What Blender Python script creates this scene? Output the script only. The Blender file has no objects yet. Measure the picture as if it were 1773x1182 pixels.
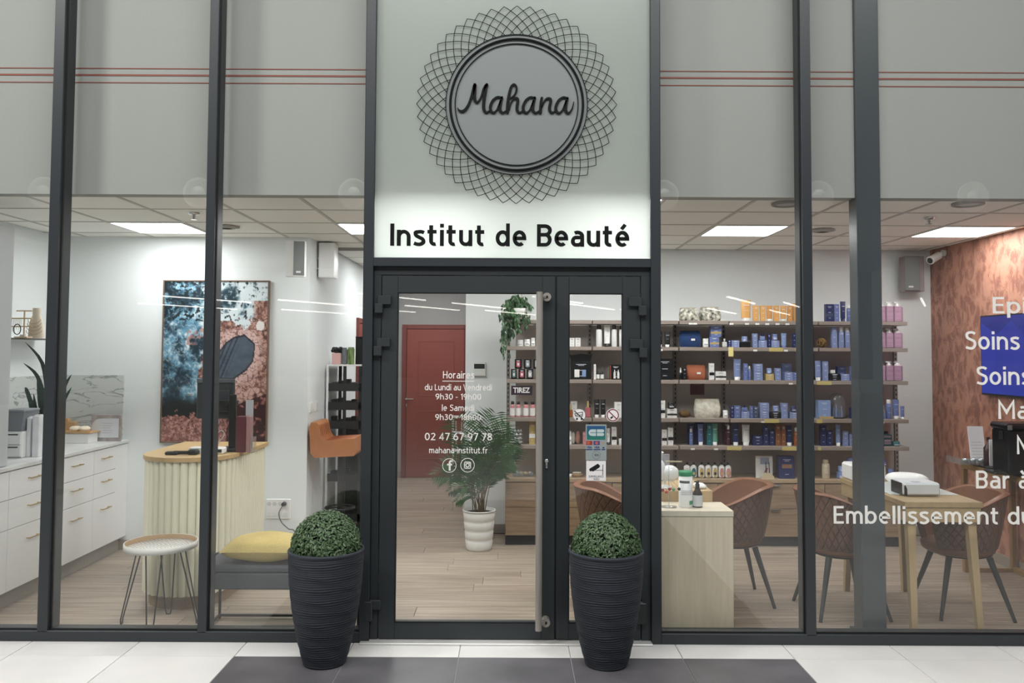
import bpy, math, random
from mathutils import Vector, Matrix
random.seed(7)
R=math.radians; PI=math.pi
C=bpy.context.scene.collection
sc=bpy.context.scene
# ---------------------------------------------------------------- camera
F=1430.0; CX,CY=886.5,545.0; EYE=1.75; PITCH=math.atan(63/1430); ROLL=.005; D=5.03
def P(px,py,d):
    """world point seen at photo pixel (px,py) at distance d in front of the camera (y = d-D)"""
    dx,dy=px-CX,py-CY
    dx,dy=dx+ROLL*dy,dy-ROLL*dx
    a,b=dx/F,-dy/F
    v=Vector((a,math.cos(PITCH)-b*math.sin(PITCH),math.sin(PITCH)+b*math.cos(PITCH)))
    v*=d/v.y
    return Vector((v.x,d-D,EYE+v.z))
def X(px,d,py=608): return P(px,py,d).x
def Z(py,d,px=886): return P(px,py,d).z
def Y(d): return d-D
cam_d=bpy.data.cameras.new('camera'); cam=bpy.data.objects.new('camera',cam_d); C.objects.link(cam)
cam_d.sensor_width=36; cam_d.lens=F/1773*36; cam_d.shift_y=-(591-CY)/1773; cam_d.clip_start=.05
fw=Vector((0,math.cos(PITCH),math.sin(PITCH))); up=Vector((0,-math.sin(PITCH),math.cos(PITCH))); rt=Vector((1,0,0))
r2=(rt+up*ROLL).normalized(); u2=(up-rt*ROLL).normalized()
cam.matrix_world=Matrix((( r2.x,u2.x,-fw.x,0),(r2.y,u2.y,-fw.y,-D),(r2.z,u2.z,-fw.z,EYE),(0,0,0,1)))
sc.camera=cam
sc.view_settings.view_transform='Standard'; sc.view_settings.look='None'
sc.view_settings.exposure=0.0; sc.view_settings.gamma=1; sc.view_settings.use_curve_mapping=False
w=bpy.data.worlds.new('world'); sc.world=w; w.use_nodes=True
w.node_tree.nodes['Background'].inputs[0].default_value=(.80,.86,.88,1)
w.node_tree.nodes['Background'].inputs[1].default_value=.20
def area(name,loc,rot,sx,sy,e,col=(1,1,1)):
    l=bpy.data.lights.new(name,'AREA'); l.shape='RECTANGLE'; l.size=sx; l.size_y=sy; l.energy=e; l.color=col
    o=bpy.data.objects.new(name,l); C.objects.link(o); o.location=loc; o.rotation_euler=rot; return o
# hall luminaires
area('hall_light',(-5.6,-3.4,6.8),(R(30),0,R(-45)),1.0,.5,250,(1,.98,.95))
area('hall_light',(1.0,-3.0,6.9),(R(5),0,0),7,.6,110,(1,1,.98))
area('hall_light',(.5,-4.9,6.95),(R(22),0,0),9,.8,440,(1,1,.99))
PANEL_E=17.5
# ---------------------------------------------------------------- materials
def lin(c):
    return tuple(((x/255)/12.92 if x/255<=.04045 else (((x/255)+.055)/1.055)**2.4) for x in c)+(1,)
MATS={}
def mat(name,col,rough=.5,metal=0,spec=.5,var=0,vscale=6,stretch=(1,1,1),bump=0,bscale=40,bstretch=None,emit=0,col2=None,rand=0,trans=0,alpha=None,sheen=0,coat=0,detail=4):
    if name in MATS: return MATS[name]
    m=bpy.data.materials.new(name); m.use_nodes=True; nt=m.node_tree; N=nt.nodes; L=nt.links
    b=N['Principled BSDF']; b.inputs['Roughness'].default_value=rough; b.inputs['Metallic'].default_value=metal
    b.inputs['Specular IOR Level'].default_value=spec; b.inputs['Coat Weight'].default_value=coat
    c=lin(col); b.inputs['Base Color'].default_value=c
    m.diffuse_color=c
    if sheen: b.inputs['Sheen Weight'].default_value=sheen
    if emit:
        b.inputs['Emission Color'].default_value=c; b.inputs['Emission Strength'].default_value=emit
    geo=None
    def pos(st):
        nonlocal geo
        geo=geo or N.new('ShaderNodeNewGeometry')
        mp=N.new('ShaderNodeMapping'); mp.inputs['Scale'].default_value=st
        L.new(geo.outputs['Position'],mp.inputs['Vector']); return mp
    if var or col2:
        c2=lin(col2) if col2 else tuple(max(0,x*(1-var)) for x in c[:3])+(1,)
        mp=pos(stretch); nz=N.new('ShaderNodeTexNoise'); nz.inputs['Scale'].default_value=vscale; nz.inputs['Detail'].default_value=detail
        if rand:
            oi=N.new('ShaderNodeObjectInfo'); ml=N.new('ShaderNodeVectorMath'); ml.operation='MULTIPLY_ADD'
            cb=N.new('ShaderNodeCombineXYZ'); 
            for k in range(3): L.new(oi.outputs['Random'],cb.inputs[k])
            ml.inputs[1].default_value=(17,31,5); L.new(cb.outputs[0],ml.inputs[0]); L.new(mp.outputs[0],ml.inputs[2])
            L.new(ml.outputs[0],nz.inputs['Vector'])
        else: L.new(mp.outputs[0],nz.inputs['Vector'])
        rp=N.new('ShaderNodeValToRGB'); rp.color_ramp.elements[0].position=.32; rp.color_ramp.elements[1].position=.68
        rp.color_ramp.elements[0].color=c2; rp.color_ramp.elements[1].color=c
        L.new(nz.outputs['Fac'],rp.inputs[0]); out=rp.outputs[0]
        if rand:
            hs=N.new('ShaderNodeHueSaturation'); mr=N.new('ShaderNodeMapRange'); mr.inputs[3].default_value=1-rand; mr.inputs[4].default_value=1+rand
            L.new(oi.outputs['Random'],mr.inputs[0]); L.new(mr.outputs[0],hs.inputs['Value']); L.new(out,hs.inputs['Color']); out=hs.outputs[0]
        L.new(out,b.inputs['Base Color'])
    if bump:
        mp=pos(bstretch or stretch); nz=N.new('ShaderNodeTexNoise'); nz.inputs['Scale'].default_value=bscale
        L.new(mp.outputs[0],nz.inputs['Vector']); bp=N.new('ShaderNodeBump'); bp.inputs['Strength'].default_value=bump; bp.inputs['Distance'].default_value=.01
        L.new(nz.outputs['Fac'],bp.inputs['Height']); L.new(bp.outputs[0],b.inputs['Normal'])
    MATS[name]=m; return m
def mix_glass(name,tint=(1,1,1),refl=.12,rough=0,haze=0,hcol=(200,205,205)):
    m=bpy.data.materials.new(name); m.use_nodes=True; nt=m.node_tree; N=nt.nodes; L=nt.links
    N.remove(N['Principled BSDF']); o=N['Material Output']
    t=N.new('ShaderNodeBsdfTransparent'); t.inputs[0].default_value=tint+(1,)
    g=N.new('ShaderNodeBsdfAnisotropic'); g.inputs['Roughness'].default_value=rough
    fr=N.new('ShaderNodeLayerWeight'); fr.inputs[0].default_value=.5
    pw=N.new('ShaderNodeMath'); pw.operation='POWER'; pw.inputs[1].default_value=5; L.new(fr.outputs['Facing'],pw.inputs[0])
    ml=N.new('ShaderNodeMath'); ml.operation='MULTIPLY_ADD'; ml.inputs[1].default_value=.9; ml.inputs[2].default_value=.04*refl; L.new(pw.outputs[0],ml.inputs[0])
    mx=N.new('ShaderNodeMixShader'); L.new(ml.outputs[0],mx.inputs[0]); L.new(t.outputs[0],mx.inputs[1]); L.new(g.outputs[0],mx.inputs[2])
    last=mx
    if haze:
        d=N.new('ShaderNodeBsdfDiffuse'); d.inputs[0].default_value=lin(hcol); m2=N.new('ShaderNodeMixShader'); m2.inputs[0].default_value=haze
        L.new(mx.outputs[0],m2.inputs[1]); L.new(d.outputs[0],m2.inputs[2]); last=m2
    L.new(last.outputs[0],o.inputs[0]); m.diffuse_color=(.8,.9,.9,.2); MATS[name]=m; return m
ALU=mat('anthracite_aluminium',(44,49,53),.42,.0,.5,bump=.04,bscale=900)
ALU2=mat('anthracite_leaf',(43,49,52),.45,0,.5,bump=.04,bscale=900)
ALU3=mat('anthracite_column',(70,76,80),.35,0,.5)
GASK=mat('black_gasket',(8,9,12),.7)
GLASS=mix_glass('window_glass',(.985,.99,.988),1.3)
CLEAR=mix_glass('clear_acrylic',(.93,.95,.95),2.2,haze=.10)
WHITE_WALL=mat('white_wall_paint',(234,239,240),.75,bump=.05,bscale=120,var=.03,vscale=1.2)
GREY_WALL=mat('corridor_grey_paint',(160,158,157),.8)
TAUPE_WALL=mat('taupe_wall_paint',(200,190,186),.8,var=.06,vscale=2)
BULK=mat('bulkhead_paint',(164,166,161),.85,bump=.06,bscale=60)
CEILT=mat('ceiling_tile_mineral',(248,247,240),.9,bump=.12,bscale=300,var=.04,vscale=3)
CEILG=mat('ceiling_grid_metal',(196,195,188),.6)
STEEL=mat('brushed_stainless',(186,180,172),.38,.55,var=.2,vscale=300,stretch=(1,1,.02))
CHROME=mat('chrome',(210,210,210),.15,1)
BLACK=mat('black_plastic',(18,19,21),.4)
BLACKM=mat('matt_black_metal',(30,31,33),.55)
WHITEP=mat('white_plastic',(235,236,235),.35)
WHITEM=mat('white_matt',(226,227,226),.7)
VINYL=mat('white_vinyl',(250,248,244),.6)
_n=VINYL.node_tree; _t=_n.nodes.new('ShaderNodeBsdfTranslucent'); _t.inputs[0].default_value=(.95,.94,.92,1); _m=_n.nodes.new('ShaderNodeMixShader'); _m.inputs[0].default_value=.2
_n.links.new(_n.nodes['Principled BSDF'].outputs[0],_m.inputs[1]); _n.links.new(_t.outputs[0],_m.inputs[2]); _n.links.new(_m.outputs[0],_n.nodes['Material Output'].inputs[0])
DARKV=mat('dark_sign_print',(15,17,17),.75,0,.2)
def text_points(s,size_off=0,res=3):
    cu=bpy.data.curves.new('t','FONT'); cu.body=s; cu.offset=size_off; cu.resolution_u=res; cu.extrude=0
    o=bpy.data.objects.new('t',cu); C.objects.link(o)
    dg=bpy.context.evaluated_depsgraph_get(); me=bpy.data.meshes.new_from_object(o.evaluated_get(dg))
    vs=[v.co.copy() for v in me.vertices]; fs=[tuple(p.vertices) for p in me.polygons]
    bpy.data.objects.remove(o); bpy.data.curves.remove(cu); bpy.data.meshes.remove(me)
    return vs,fs
# ---------------------------------------------------------------- mesh builder
class MB:
    def __init__(s): s.v=[]; s.f=[]; s.sm=[]
    def add(s,vs,fs,smooth=False):
        n=len(s.v); s.v+= [Vector(v) for v in vs]; s.f+=[tuple(i+n for i in f) for f in fs]; s.sm+=[smooth]*len(fs); return s
    def box(s,x0,x1,y0,y1,z0,z1,c=0):
        if x0>x1:x0,x1=x1,x0
        if y0>y1:y0,y1=y1,y0
        if z0>z1:z0,z1=z1,z0
        if not c:
            vs=[(x,y,z) for z in(z0,z1) for y in(y0,y1) for x in(x0,x1)]
            return s.add(vs,[(0,2,3,1),(4,5,7,6),(0,1,5,4),(2,6,7,3),(0,4,6,2),(1,3,7,5)])
        c=min(c,(x1-x0)*.45,(y1-y0)*.45,(z1-z0)*.45)
        vs=[];idx={}
        X_=(x0,x1);Y_=(y0,y1);Z_=(z0,z1)
        for i in(0,1):
            for j in(0,1):
                for k in(0,1):
                    p=[X_[i],Y_[j],Z_[k]]; q=[c if i==0 else -c,c if j==0 else -c,c if k==0 else -c]
                    for a in range(3):
                        t=[p[b]+(0 if b==a else q[b]) for b in range(3)]
                        idx[(i,j,k,a)]=len(vs); vs.append(t)
        f=[]
        I=lambda i,j,k,a:idx[(i,j,k,a)]
        f+=[(I(0,0,0,0),I(0,0,1,0),I(0,1,1,0),I(0,1,0,0)),(I(1,0,0,0),I(1,1,0,0),I(1,1,1,0),I(1,0,1,0)),
            (I(0,0,0,1),I(1,0,0,1),I(1,0,1,1),I(0,0,1,1)),(I(0,1,0,1),I(0,1,1,1),I(1,1,1,1),I(1,1,0,1)),
            (I(0,0,0,2),I(0,1,0,2),I(1,1,0,2),I(1,0,0,2)),(I(0,0,1,2),I(1,0,1,2),I(1,1,1,2),I(0,1,1,2))]
        for j in(0,1):
            for k in(0,1): f.append((I(0,j,k,1),I(1,j,k,1),I(1,j,k,2),I(0,j,k,2)))
        for i in(0,1):
            for k in(0,1): f.append((I(i,0,k,0),I(i,1,k,0),I(i,1,k,2),I(i,0,k,2)))
        for i in(0,1):
            for j in(0,1): f.append((I(i,j,0,0),I(i,j,1,0),I(i,j,1,1),I(i,j,0,1)))
        for i in(0,1):
            for j in(0,1):
                for k in(0,1): f.append((I(i,j,k,0),I(i,j,k,1),I(i,j,k,2)))
        return s.add(vs,f)
    def cyl(s,p0,p1,r0,r1=None,n=12,caps=True):
        r1=r0 if r1 is None else r1; p0=Vector(p0);p1=Vector(p1); a=(p1-p0).normalized()
        t=Vector((1,0,0)) if abs(a.x)<.9 else Vector((0,1,0)); u=a.cross(t).normalized(); v=a.cross(u)
        vs=[p+ (u*math.cos(2*PI*i/n)+v*math.sin(2*PI*i/n))*r for p,r in((p0,r0),(p1,r1)) for i in range(n)]
        s.add(vs,[(i,(i+1)%n,n+(i+1)%n,n+i) for i in range(n)],True)
        if caps: s.add(vs,[tuple(range(n-1,-1,-1)),tuple(range(n,2*n))])
        return s
    def tube(s,pts,r,n=6,closed=False,radii=None):
        pts=[Vector(p) for p in pts]; m=len(pts); vs=[]; pu=None
        for i,p in enumerate(pts):
            a=pts[(i+1)%m] if (closed or i<m-1) else p; b=pts[i-1] if (closed or i>0) else p
            t=(a-b).normalized()
            if pu is None:
                q=Vector((0,0,1)) if abs(t.z)<.9 else Vector((1,0,0)); u=t.cross(q).normalized()
            else: u=(pu-t*pu.dot(t)).normalized()
            pu=u; v=t.cross(u); rr=radii[i] if radii else r
            vs+=[p+(u*math.cos(2*PI*k/n)+v*math.sin(2*PI*k/n))*rr for k in range(n)]
        fs=[]
        for i in range(m if closed else m-1):
            j=(i+1)%m
            fs+=[(i*n+k,i*n+(k+1)%n,j*n+(k+1)%n,j*n+k) for k in range(n)]
        s.add(vs,fs,True)
        if not closed: s.add(vs[:n]+vs[-n:],[tuple(range(n-1,-1,-1)),tuple(range(n,2*n))])
        return s
    def lathe(s,prof,c=(0,0,0),n=20,sx=1,sy=1,smooth=True,caps=True):
        vs=[];c=Vector(c)
        for r,z in prof: vs+=[c+Vector((r*sx*math.cos(2*PI*k/n),r*sy*math.sin(2*PI*k/n),z)) for k in range(n)]
        fs=[(i*n+k,i*n+(k+1)%n,(i+1)*n+(k+1)%n,(i+1)*n+k) for i in range(len(prof)-1) for k in range(n)]
        s.add(vs,fs,smooth)
        if caps and prof[0][0]>1e-4: s.add(vs[:n],[tuple(range(n-1,-1,-1))])
        if caps and prof[-1][0]>1e-4: s.add(vs[-n:],[tuple(range(n))])
        return s
    def ell(s,c,rx,ry,rz,n=14,m=9,z0=-1,z1=1,pw=1):
        a0=math.asin(z0);a1=math.asin(z1); pr=[(math.cos(a0+(a1-a0)*i/m)**pw if abs(math.cos(a0+(a1-a0)*i/m))>1e-6 else 0,math.sin(a0+(a1-a0)*i/m)) for i in range(m+1)]
        vs=[];c=Vector(c)
        for r,z in pr:
            for k in range(n):
                q=2*PI*k/n; vs.append(c+Vector((r*rx*math.cos(q),r*ry*math.sin(q),z*rz)))
        fs=[(i*n+k,i*n+(k+1)%n,(i+1)*n+(k+1)%n,(i+1)*n+k) for i in range(m) for k in range(n)]
        return s.add(vs,fs,True)
    def prism(s,poly,y0,y1):
        """polygon in x,z extruded between y0 and y1"""
        n=len(poly); vs=[(x,y0,z) for x,z in poly]+[(x,y1,z) for x,z in poly]
        return s.add(vs,[tuple(range(n)),tuple(range(2*n-1,n-1,-1))]+[(i,n+i,n+(i+1)%n,(i+1)%n) for i in range(n)])
    def prismz(s,poly,z0,z1):
        n=len(poly); vs=[(x,y,z0) for x,y in poly]+[(x,y,z1) for x,y in poly]
        return s.add(vs,[tuple(range(n-1,-1,-1)),tuple(range(n,2*n))]+[(i,(i+1)%n,n+(i+1)%n,n+i) for i in range(n)])
    def rot(s,ax,ang,c=(0,0,0),frm=0):
        M=Matrix.Rotation(ang,3,ax);c=Vector(c)
        for i in range(frm,len(s.v)): s.v[i]=M@(s.v[i]-c)+c
        return s
    def mesh(s,name,m,org=(0,0,0)):
        me=bpy.data.meshes.new(name); o=Vector(org)
        me.from_pydata([v-o for v in s.v],[],s.f); me.polygons.foreach_set('use_smooth',s.sm)
        me.materials.append(m); me.update(); return me
ORG={}
def link(o,parent=None,org=(0,0,0)):
    C.objects.link(o); ORG[o.name]=Vector(org)
    if parent: o.parent=parent
    return o
def props(o,label=None,cat=None,group=None,kind=None):
    if label: o['label']=label
    if cat: o['category']=cat
    if group: o['group']=group
    if kind: o['kind']=kind
    return o
def thing(name,loc,label=None,cat=None,group=None,kind=None,rz=0):
    o=bpy.data.objects.new(name,None); o.location=loc; o.rotation_euler=(0,0,rz); o.empty_display_size=.1
    link(o,None,loc); return props(o,label,cat,group,kind)
def part(name,mb,m,parent,world=True,label=None,kind=None):
    """world=True: the vertices are world coordinates; else the parent's own"""
    org=ORG[parent.name] if world else Vector()
    o=bpy.data.objects.new(name,mb.mesh(name,m,org)); link(o,parent,ORG[parent.name]); return props(o,label,kind=kind)
def solo(name,mb,m,loc,label,cat=None,group=None,kind=None,world=True):
    o=bpy.data.objects.new(name,mb.mesh(name,m,loc if world else (0,0,0))); o.location=loc; link(o,None,loc); return props(o,label,cat,group,kind)
def inst(name,me,parent,loc=(0,0,0),rot=(0,0,0),scale=(1,1,1),label=None):
    o=bpy.data.objects.new(name,me); o.location=loc; o.rotation_euler=rot; o.scale=scale; link(o,parent,ORG[parent.name]); return props(o,label)
def children_of(o,kids): return kids.get(o.name,[])
def copy_tree(root,loc,rz,label,group=None):
    kids={}
    for o in C.objects:
        if o.parent: kids.setdefault(o.parent.name,[]).append(o)
    r=root.copy(); C.objects.link(r); r.location=loc; r.rotation_euler=(0,0,rz); r['label']=label; ORG[r.name]=Vector(loc)
    if group: r['group']=group
    for ch in kids.get(root.name,[]):
        c=ch.copy(); C.objects.link(c); c.parent=r
        for g in kids.get(ch.name,[]):
            d=g.copy(); C.objects.link(d); d.parent=c
    return r
_tc={}
def text_mb(s,x0,x1,zb,cap,y,ext,off=.0,fit=True,align=None):
    """lettering in the x-z plane facing the street; x0..x1 width, zb baseline, cap height"""
    key=(s,off)
    if key not in _tc: _tc[key]=text_points(s,off)
    if ('H',0) not in _tc: _tc[('H',0)]=text_points('H',0)
    H=max(v.y for v in _tc[('H',0)][0]); vs,fs=_tc[key]
    mx=max(v.x for v in vs);mn=min(v.x for v in vs); sz=cap/H; sx=(x1-x0)/(mx-mn) if fit else sz
    n=len(vs); mb=MB()
    front=[(x0+(v.x-mn)*sx,y-ext,zb+v.y*sz) for v in vs]; back=[(a,y,b) for a,_,b in front]
    mb.add(front,fs)
    if ext>0:
        from collections import Counter
        e=Counter()
        for f in fs:
            for i in range(len(f)): e[tuple(sorted((f[i],f[(i+1)%len(f)])))]+=1
        ed=[k for k,c in e.items() if c==1]
        mb.add(front+back,[(a,b,b+n,a+n) for a,b in ed])
    return mb
def text_px(name,s,px0,px1,pyb,cap,d,m,parent,ext=.001,off=0,label=None):
    a=P(px0,pyb,d);b=P(px1,pyb,d); mb=text_mb(s,a.x,b.x,(a.z+b.z)/2,cap/F*d,Y(d),ext,off)
    return part(name,mb,m,parent,label=label)
# ---------------------------------------------------------------- stroke alphabet (rounded sans)
def _arc(cx,cy,rx,ry,a0,a1,n=14):
    n=max(4,int(n*abs(a1-a0)/180)); return [(cx+rx*math.cos(R(a0+(a1-a0)*i/n)),cy+ry*math.sin(R(a0+(a1-a0)*i/n))) for i in range(n+1)]
def _spl(p,n=5):
    o=[]; v=[Vector(q) for q in p]
    for i in range(len(v)-1):
        a,b,c,d=v[max(i-1,0)],v[i],v[i+1],v[min(i+2,len(v)-1)]
        for j in range(n): t=j/n; o.append(tuple(.5*((2*b)+(c-a)*t+(2*a-5*b+4*c-d)*t*t+(3*b-a-3*c+d)*t**3)))
    return o+[tuple(v[-1])]
def glyph(c,w):
    t=w/2; X=.72
    st=lambda x,a,b:[(x,a),(x,b)]
    if c=='é': g,wd=glyph('e',w); return g+[[(.25,.80),(.40,1.0)]],wd
    if c=='à': g,wd=glyph('a',w); return g+[[(.14,1.0),(.28,.80)]],wd
    G={'o':([_arc(.29,X/2,.29-t,X/2-t,0,360,18)],.58),
    'a':([_arc(.27,.47,.23-t/2,X-t-.47,125,0)+[(.5-t/2,0)],[(.5-t/2,.41)]+_arc(.20,(.41+t)/2,.20-t,(.41-t)/2,90,270)+[(.32,t),(.5-t/2,.17)]],.5+t/2),
    'b':([st(t,0,1.03),_arc(.29,X/2,.29-t,X/2-t,0,360,18)],.58),'d':([st(.58-t,0,1.03),_arc(.29,X/2,.29-t,X/2-t,0,360,18)],.58),
    'p':([st(t,-.26,X),_arc(.29,X/2,.29-t,X/2-t,0,360,18)],.58),
    'e':([[(t,.36),(.56-t,.36)]+_arc(.28,X/2,.28-t,X/2-t,2,308,18)],.56),
    'f':([[(.17,0)]+_arc(.33,.80,.16,1.03-t-.80,180,78),[(.0,X-t),(.36,X-t)]],.38),
    'h':([st(t,0,1.03),_arc(.28,.40,.28-t,X-t-.40,180,0)+[(.56-t,0)]],.56),'n':([st(t,0,X),_arc(.28,.40,.28-t,X-t-.40,180,0)+[(.56-t,0)]],.56),
    'm':([st(t,0,X),_arc(.24,.42,.24-t,X-t-.42,180,0)+[(.48-t,0)],_arc(.72-t*2,.42,.24-t,X-t-.42,180,0)+[(.96-3*t,0)]],.96-2*t),
    'r':([st(t,0,X),_arc(.28,.40,.28-t,X-t-.40,180,72)],.38),'i':([st(t,0,X),[(t,.84),(t,1.0)]],w),'l':([st(t,0,1.03)],w),
    'u':([[(t,X)]+_arc(.27,.28,.27-t,.28-t,180,360)+[(.54-t,X)],st(.54-t,.3,0)],.54),
    's':([_spl([(.43,.60),(.33,X-t-.005),(.20,X-t-.01),(.09,.60),(.11,.47),(.24,.385),(.38,.30),(.41,.17),(.30,t),(.16,t-.005),(.03,.12)])],.46),
    't':([[(.15,.93)]+_arc(.29,.22,.14,.22-t,180,290),[(0,X-t),(.37,X-t)]],.40),
    '-':([[(.0,.38),(.26,.38)]],.26),'.':([[(t,0),(t,w*1.1)]],w),
    'I':([st(t,0,1.0)],w),'L':([[(t,1),(t,t),(.46,t)]],.46),'H':([st(t,0,1),st(.64-t,0,1),[(t,.52),(.64-t,.52)]],.64),
    'E':([[(.50,1-t),(t,1-t),(t,t),(.50,t)],[(t,.52),(.46,.52)]],.50),
    'B':([st(t,0,1),[(t,1-t)]+_arc(.33,(1.53-t)/2,.20,(.47-t)/2,90,-90)+[(t,.53)],[(t,.53)]+_arc(.34,(.53+t)/2,.26-t,(.53-t)/2,90,-90)+[(t,t)]],.60),
    'M':([[(t,0),(t,.96),(.40,.36),(.80-t,.96),(.80-t,0)]],.80),'V':([[(.04,1),(.30,.03),(.56,1)]],.60),
    'S':([_spl([(.50,.86),(.38,1-t),(.22,1-t),(.09,.85),(.11,.66),(.27,.55),(.45,.45),(.49,.25),(.37,t+.01),(.20,t),(.03,.13)])],.54),
    '0':([_arc(.28,.5,.28-t,.5-t,0,360,20)],.56),'1':([[(.04,.80),(.24,.95),(.24,0)]],.32),
    '2':([_arc(.26,.73,.26-t,.27-t,155,-25)+[(.07,t),(.52,t)]],.52),
    '3':([_arc(.24,.765,.23-t,.235-t,150,-90,12)+_arc(.24,.29,.27-t,.29-t,90,-150,12)],.52),
    '4':([[(.38,0),(.38,.96),(.05,.28),(.54,.28)]],.54),
    '6':([_arc(.28,.32,.28-t,.32-t,0,360,18),_spl([(t,.34),(.10,.60),(.22,.82),(.40,.97)])],.56),
    '7':([[(.02,1-t),(.46,1-t),(.17,0)]],.50),'8':([_arc(.27,.76,.24-t,.24-t,0,360,16),_arc(.27,.28,.27-t,.28-t,0,360,16)],.54),
    '9':([_arc(.28,.68,.28-t,.32-t,0,360,18),_spl([(.56-t,.66),(.46,.40),(.34,.18),(.16,.03)])],.56)}
    return G[c]
def stroke_solid(pl,w):
    n=len(pl); v=[Vector(p) for p in pl]; closed=(v[0]-v[-1]).length<1e-6
    if closed: v=v[:-1]; n-=1
    Lf=[];Rt=[]
    for i in range(n):
        a=v[i-1] if (i>0 or closed) else None; b=v[(i+1)%n] if (i<n-1 or closed) else None
        d1=(v[i]-a).normalized() if a is not None else None; d2=(b-v[i]).normalized() if b is not None else None
        if d1 is None: d1=d2
        if d2 is None: d2=d1
        n1=Vector((-d1.y,d1.x));n2=Vector((-d2.y,d2.x)); m=(n1+n2); m=m.normalized() if m.length>1e-6 else n1; k=w/2/max(.45,m.dot(n1)); Lf.append(v[i]+m*k);Rt.append(v[i]-m*k)
    vs=[(p.x,p.y,z) for z in(1,0) for l in(Lf,Rt) for p in l]; fs=[]
    for i in range(n if closed else n-1):
        j=(i+1)%n; fs+=[(i,n+i,n+j,j),(2*n+i,2*n+j,3*n+j,3*n+i),(i,j,2*n+j,2*n+i),(n+i,3*n+i,3*n+j,n+j)]
    if not closed: fs+=[(0,2*n,3*n,n),(n-1,2*n-1,4*n-1,3*n-1)]
    return vs,fs
_gc={}
def glyph_solid(c,w):
    """the strokes of a letter joined into one clean solid"""
    if (c,w) in _gc: return _gc[(c,w)]
    g,wd=glyph(c,w); acc=None
    for k,pl in enumerate(g):
        vs,fs=stroke_solid(pl,w); me=bpy.data.meshes.new('g'); me.from_pydata([(x,y,z*(1+.0)) for x,y,z in vs],[],fs)
        import bmesh
        bm=bmesh.new(); bm.from_mesh(me); bmesh.ops.recalc_face_normals(bm,faces=bm.faces); bm.to_mesh(me); bm.free()
        o=bpy.data.objects.new('g',me); C.objects.link(o)
        if acc is None: acc=o; continue
        md=acc.modifiers.new('b','BOOLEAN'); md.operation='UNION'; md.object=o; md.solver='EXACT'
        dg=bpy.context.evaluated_depsgraph_get(); nm=bpy.data.meshes.new_from_object(acc.evaluated_get(dg)); acc.modifiers.clear()
        if len(nm.vertices)>=8: old=acc.data; acc.data=nm; bpy.data.meshes.remove(old)
        bpy.data.objects.remove(o); bpy.data.meshes.remove(me)
    r=([v.co.copy() for v in acc.data.vertices],[tuple(p.vertices) for p in acc.data.polygons],wd)
    me=acc.data; bpy.data.objects.remove(acc); bpy.data.meshes.remove(me); _gc[(c,w)]=r; return r
def layout(s,w,sp=.115,space=.44):
    x=0;o=[]
    for c in s:
        if c==' ': x+=space-sp; continue
        g=glyph_solid(c,w); o.append((c,g,x)); x+=g[2]+sp
    return o,x-sp
def sans_px(name,s,px0,px1,pyb,cap,d,m,parent,ext=.001,w=.14,single=False,yoff=0):
    a=P(px0,pyb,d);b=P(px1,pyb,d); gl,tot=layout(s,w); sx=(b.x-a.x)/tot; sz=cap/F*d; z0=(a.z+b.z)/2; y=Y(d)+yoff
    mb=MB()
    for c,g,x in gl:
        if single: mb=MB()
        mb.add([(a.x+(x+v.x)*sx,y-ext*v.z,z0+v.y*sz) for v in g[0]],[f[::-1] for f in g[1]])
        if single: part(name,mb,m,parent)
    if not single: part(name,mb,m,parent)
# ================================================================ SETTING
CEIL=2.75
XL=X(97,7.32); XR=X(1613,8.05); DL=7.32; DB=8.05; XC0=-1.80; XC1=X(806,8.05); DC=11.5
YL,YB,YC=Y(DL),Y(DB),Y(DC)
def struct(name,mb,m,label=None,parent=None):
    if parent: return part(name,mb,m,parent)
    return solo(name,mb,m,(0,0,0),label,kind='structure')
# floors
screed=mat('screed',(88,80,72),.9)
PLANK=mat('laminate_plank',(176,162,146),.42,0,.4,col2=(134,120,106),vscale=5,stretch=(.35,9,1),rand=.10,detail=7,bump=.06,bscale=60,bstretch=(.4,8,1))
fl=struct('floor',MB().box(-4.9,4.9,.10,YC+.3,-.06,-.012),screed,'grey brown laminate plank floor of the shop')
y=.13;row=0;rnd=random.Random(3)
while y<YC:
    x0,x1=(XL,XR) if y<YB-.1 else (-1.95,XC1+.1)
    if y>YL: x0=-1.95
    x=x0-rnd.random()*1.2
    while x<x1:
        a=max(x,x0);b=min(x+1.28,x1)
        if b-a>.04:
            part('plank',MB().box(a+.0012,b-.0012,y+.0012,y+.1888,-.012,0,.0015),PLANK,fl)
        x+=1.28
    y+=.19;row+=1
TILE_L=mat('pale_stone_tile',(226,224,221),.38,0,.5,var=.10,vscale=2.2,rand=.02,bump=.03,bscale=60)
TILE_D=mat('dark_stone_tile',(104,102,106),.4,0,.5,col2=(82,80,84),vscale=3,rand=.04,bump=.03,bscale=60)
GROUT=mat('grout',(172,170,166),.9)
hall=struct('floor',MB().box(-16,16,-50,.12,-.08,-.006),GROUT,'hall floor of large pale tiles with a field of dark grey tiles')
T=.642; yj=Y(P(886,1138,1).y) if 0 else None
# depth of the joint seen at py 1138
def dfloor(px,py):
    v=P(px,py,1.0); return EYE/(EYE-v.z)
dj=dfloor(886,1138); xj=X(988,dj,1138)
for r in range(0,9):
    y1=Y(dj)-(r-1)*T; y0=y1-T
    if r==0: y0=Y(dj); y1=.10
    for k in range(-9,9):
        a=xj+k*T; dark=(-3<=k<=1) and 1<=r<=7
        part('tile',MB().box(a+.0025,a+T-.0025,y0+.0025,y1-.0025,-.006,.0,.001),TILE_D if dark else TILE_L,hall)
struct('floor',MB().box(-15.9,15.9,-49.9,Y(dj)-8*T,-.0055,-.0005),TILE_L,'far floor of the hall')
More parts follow.
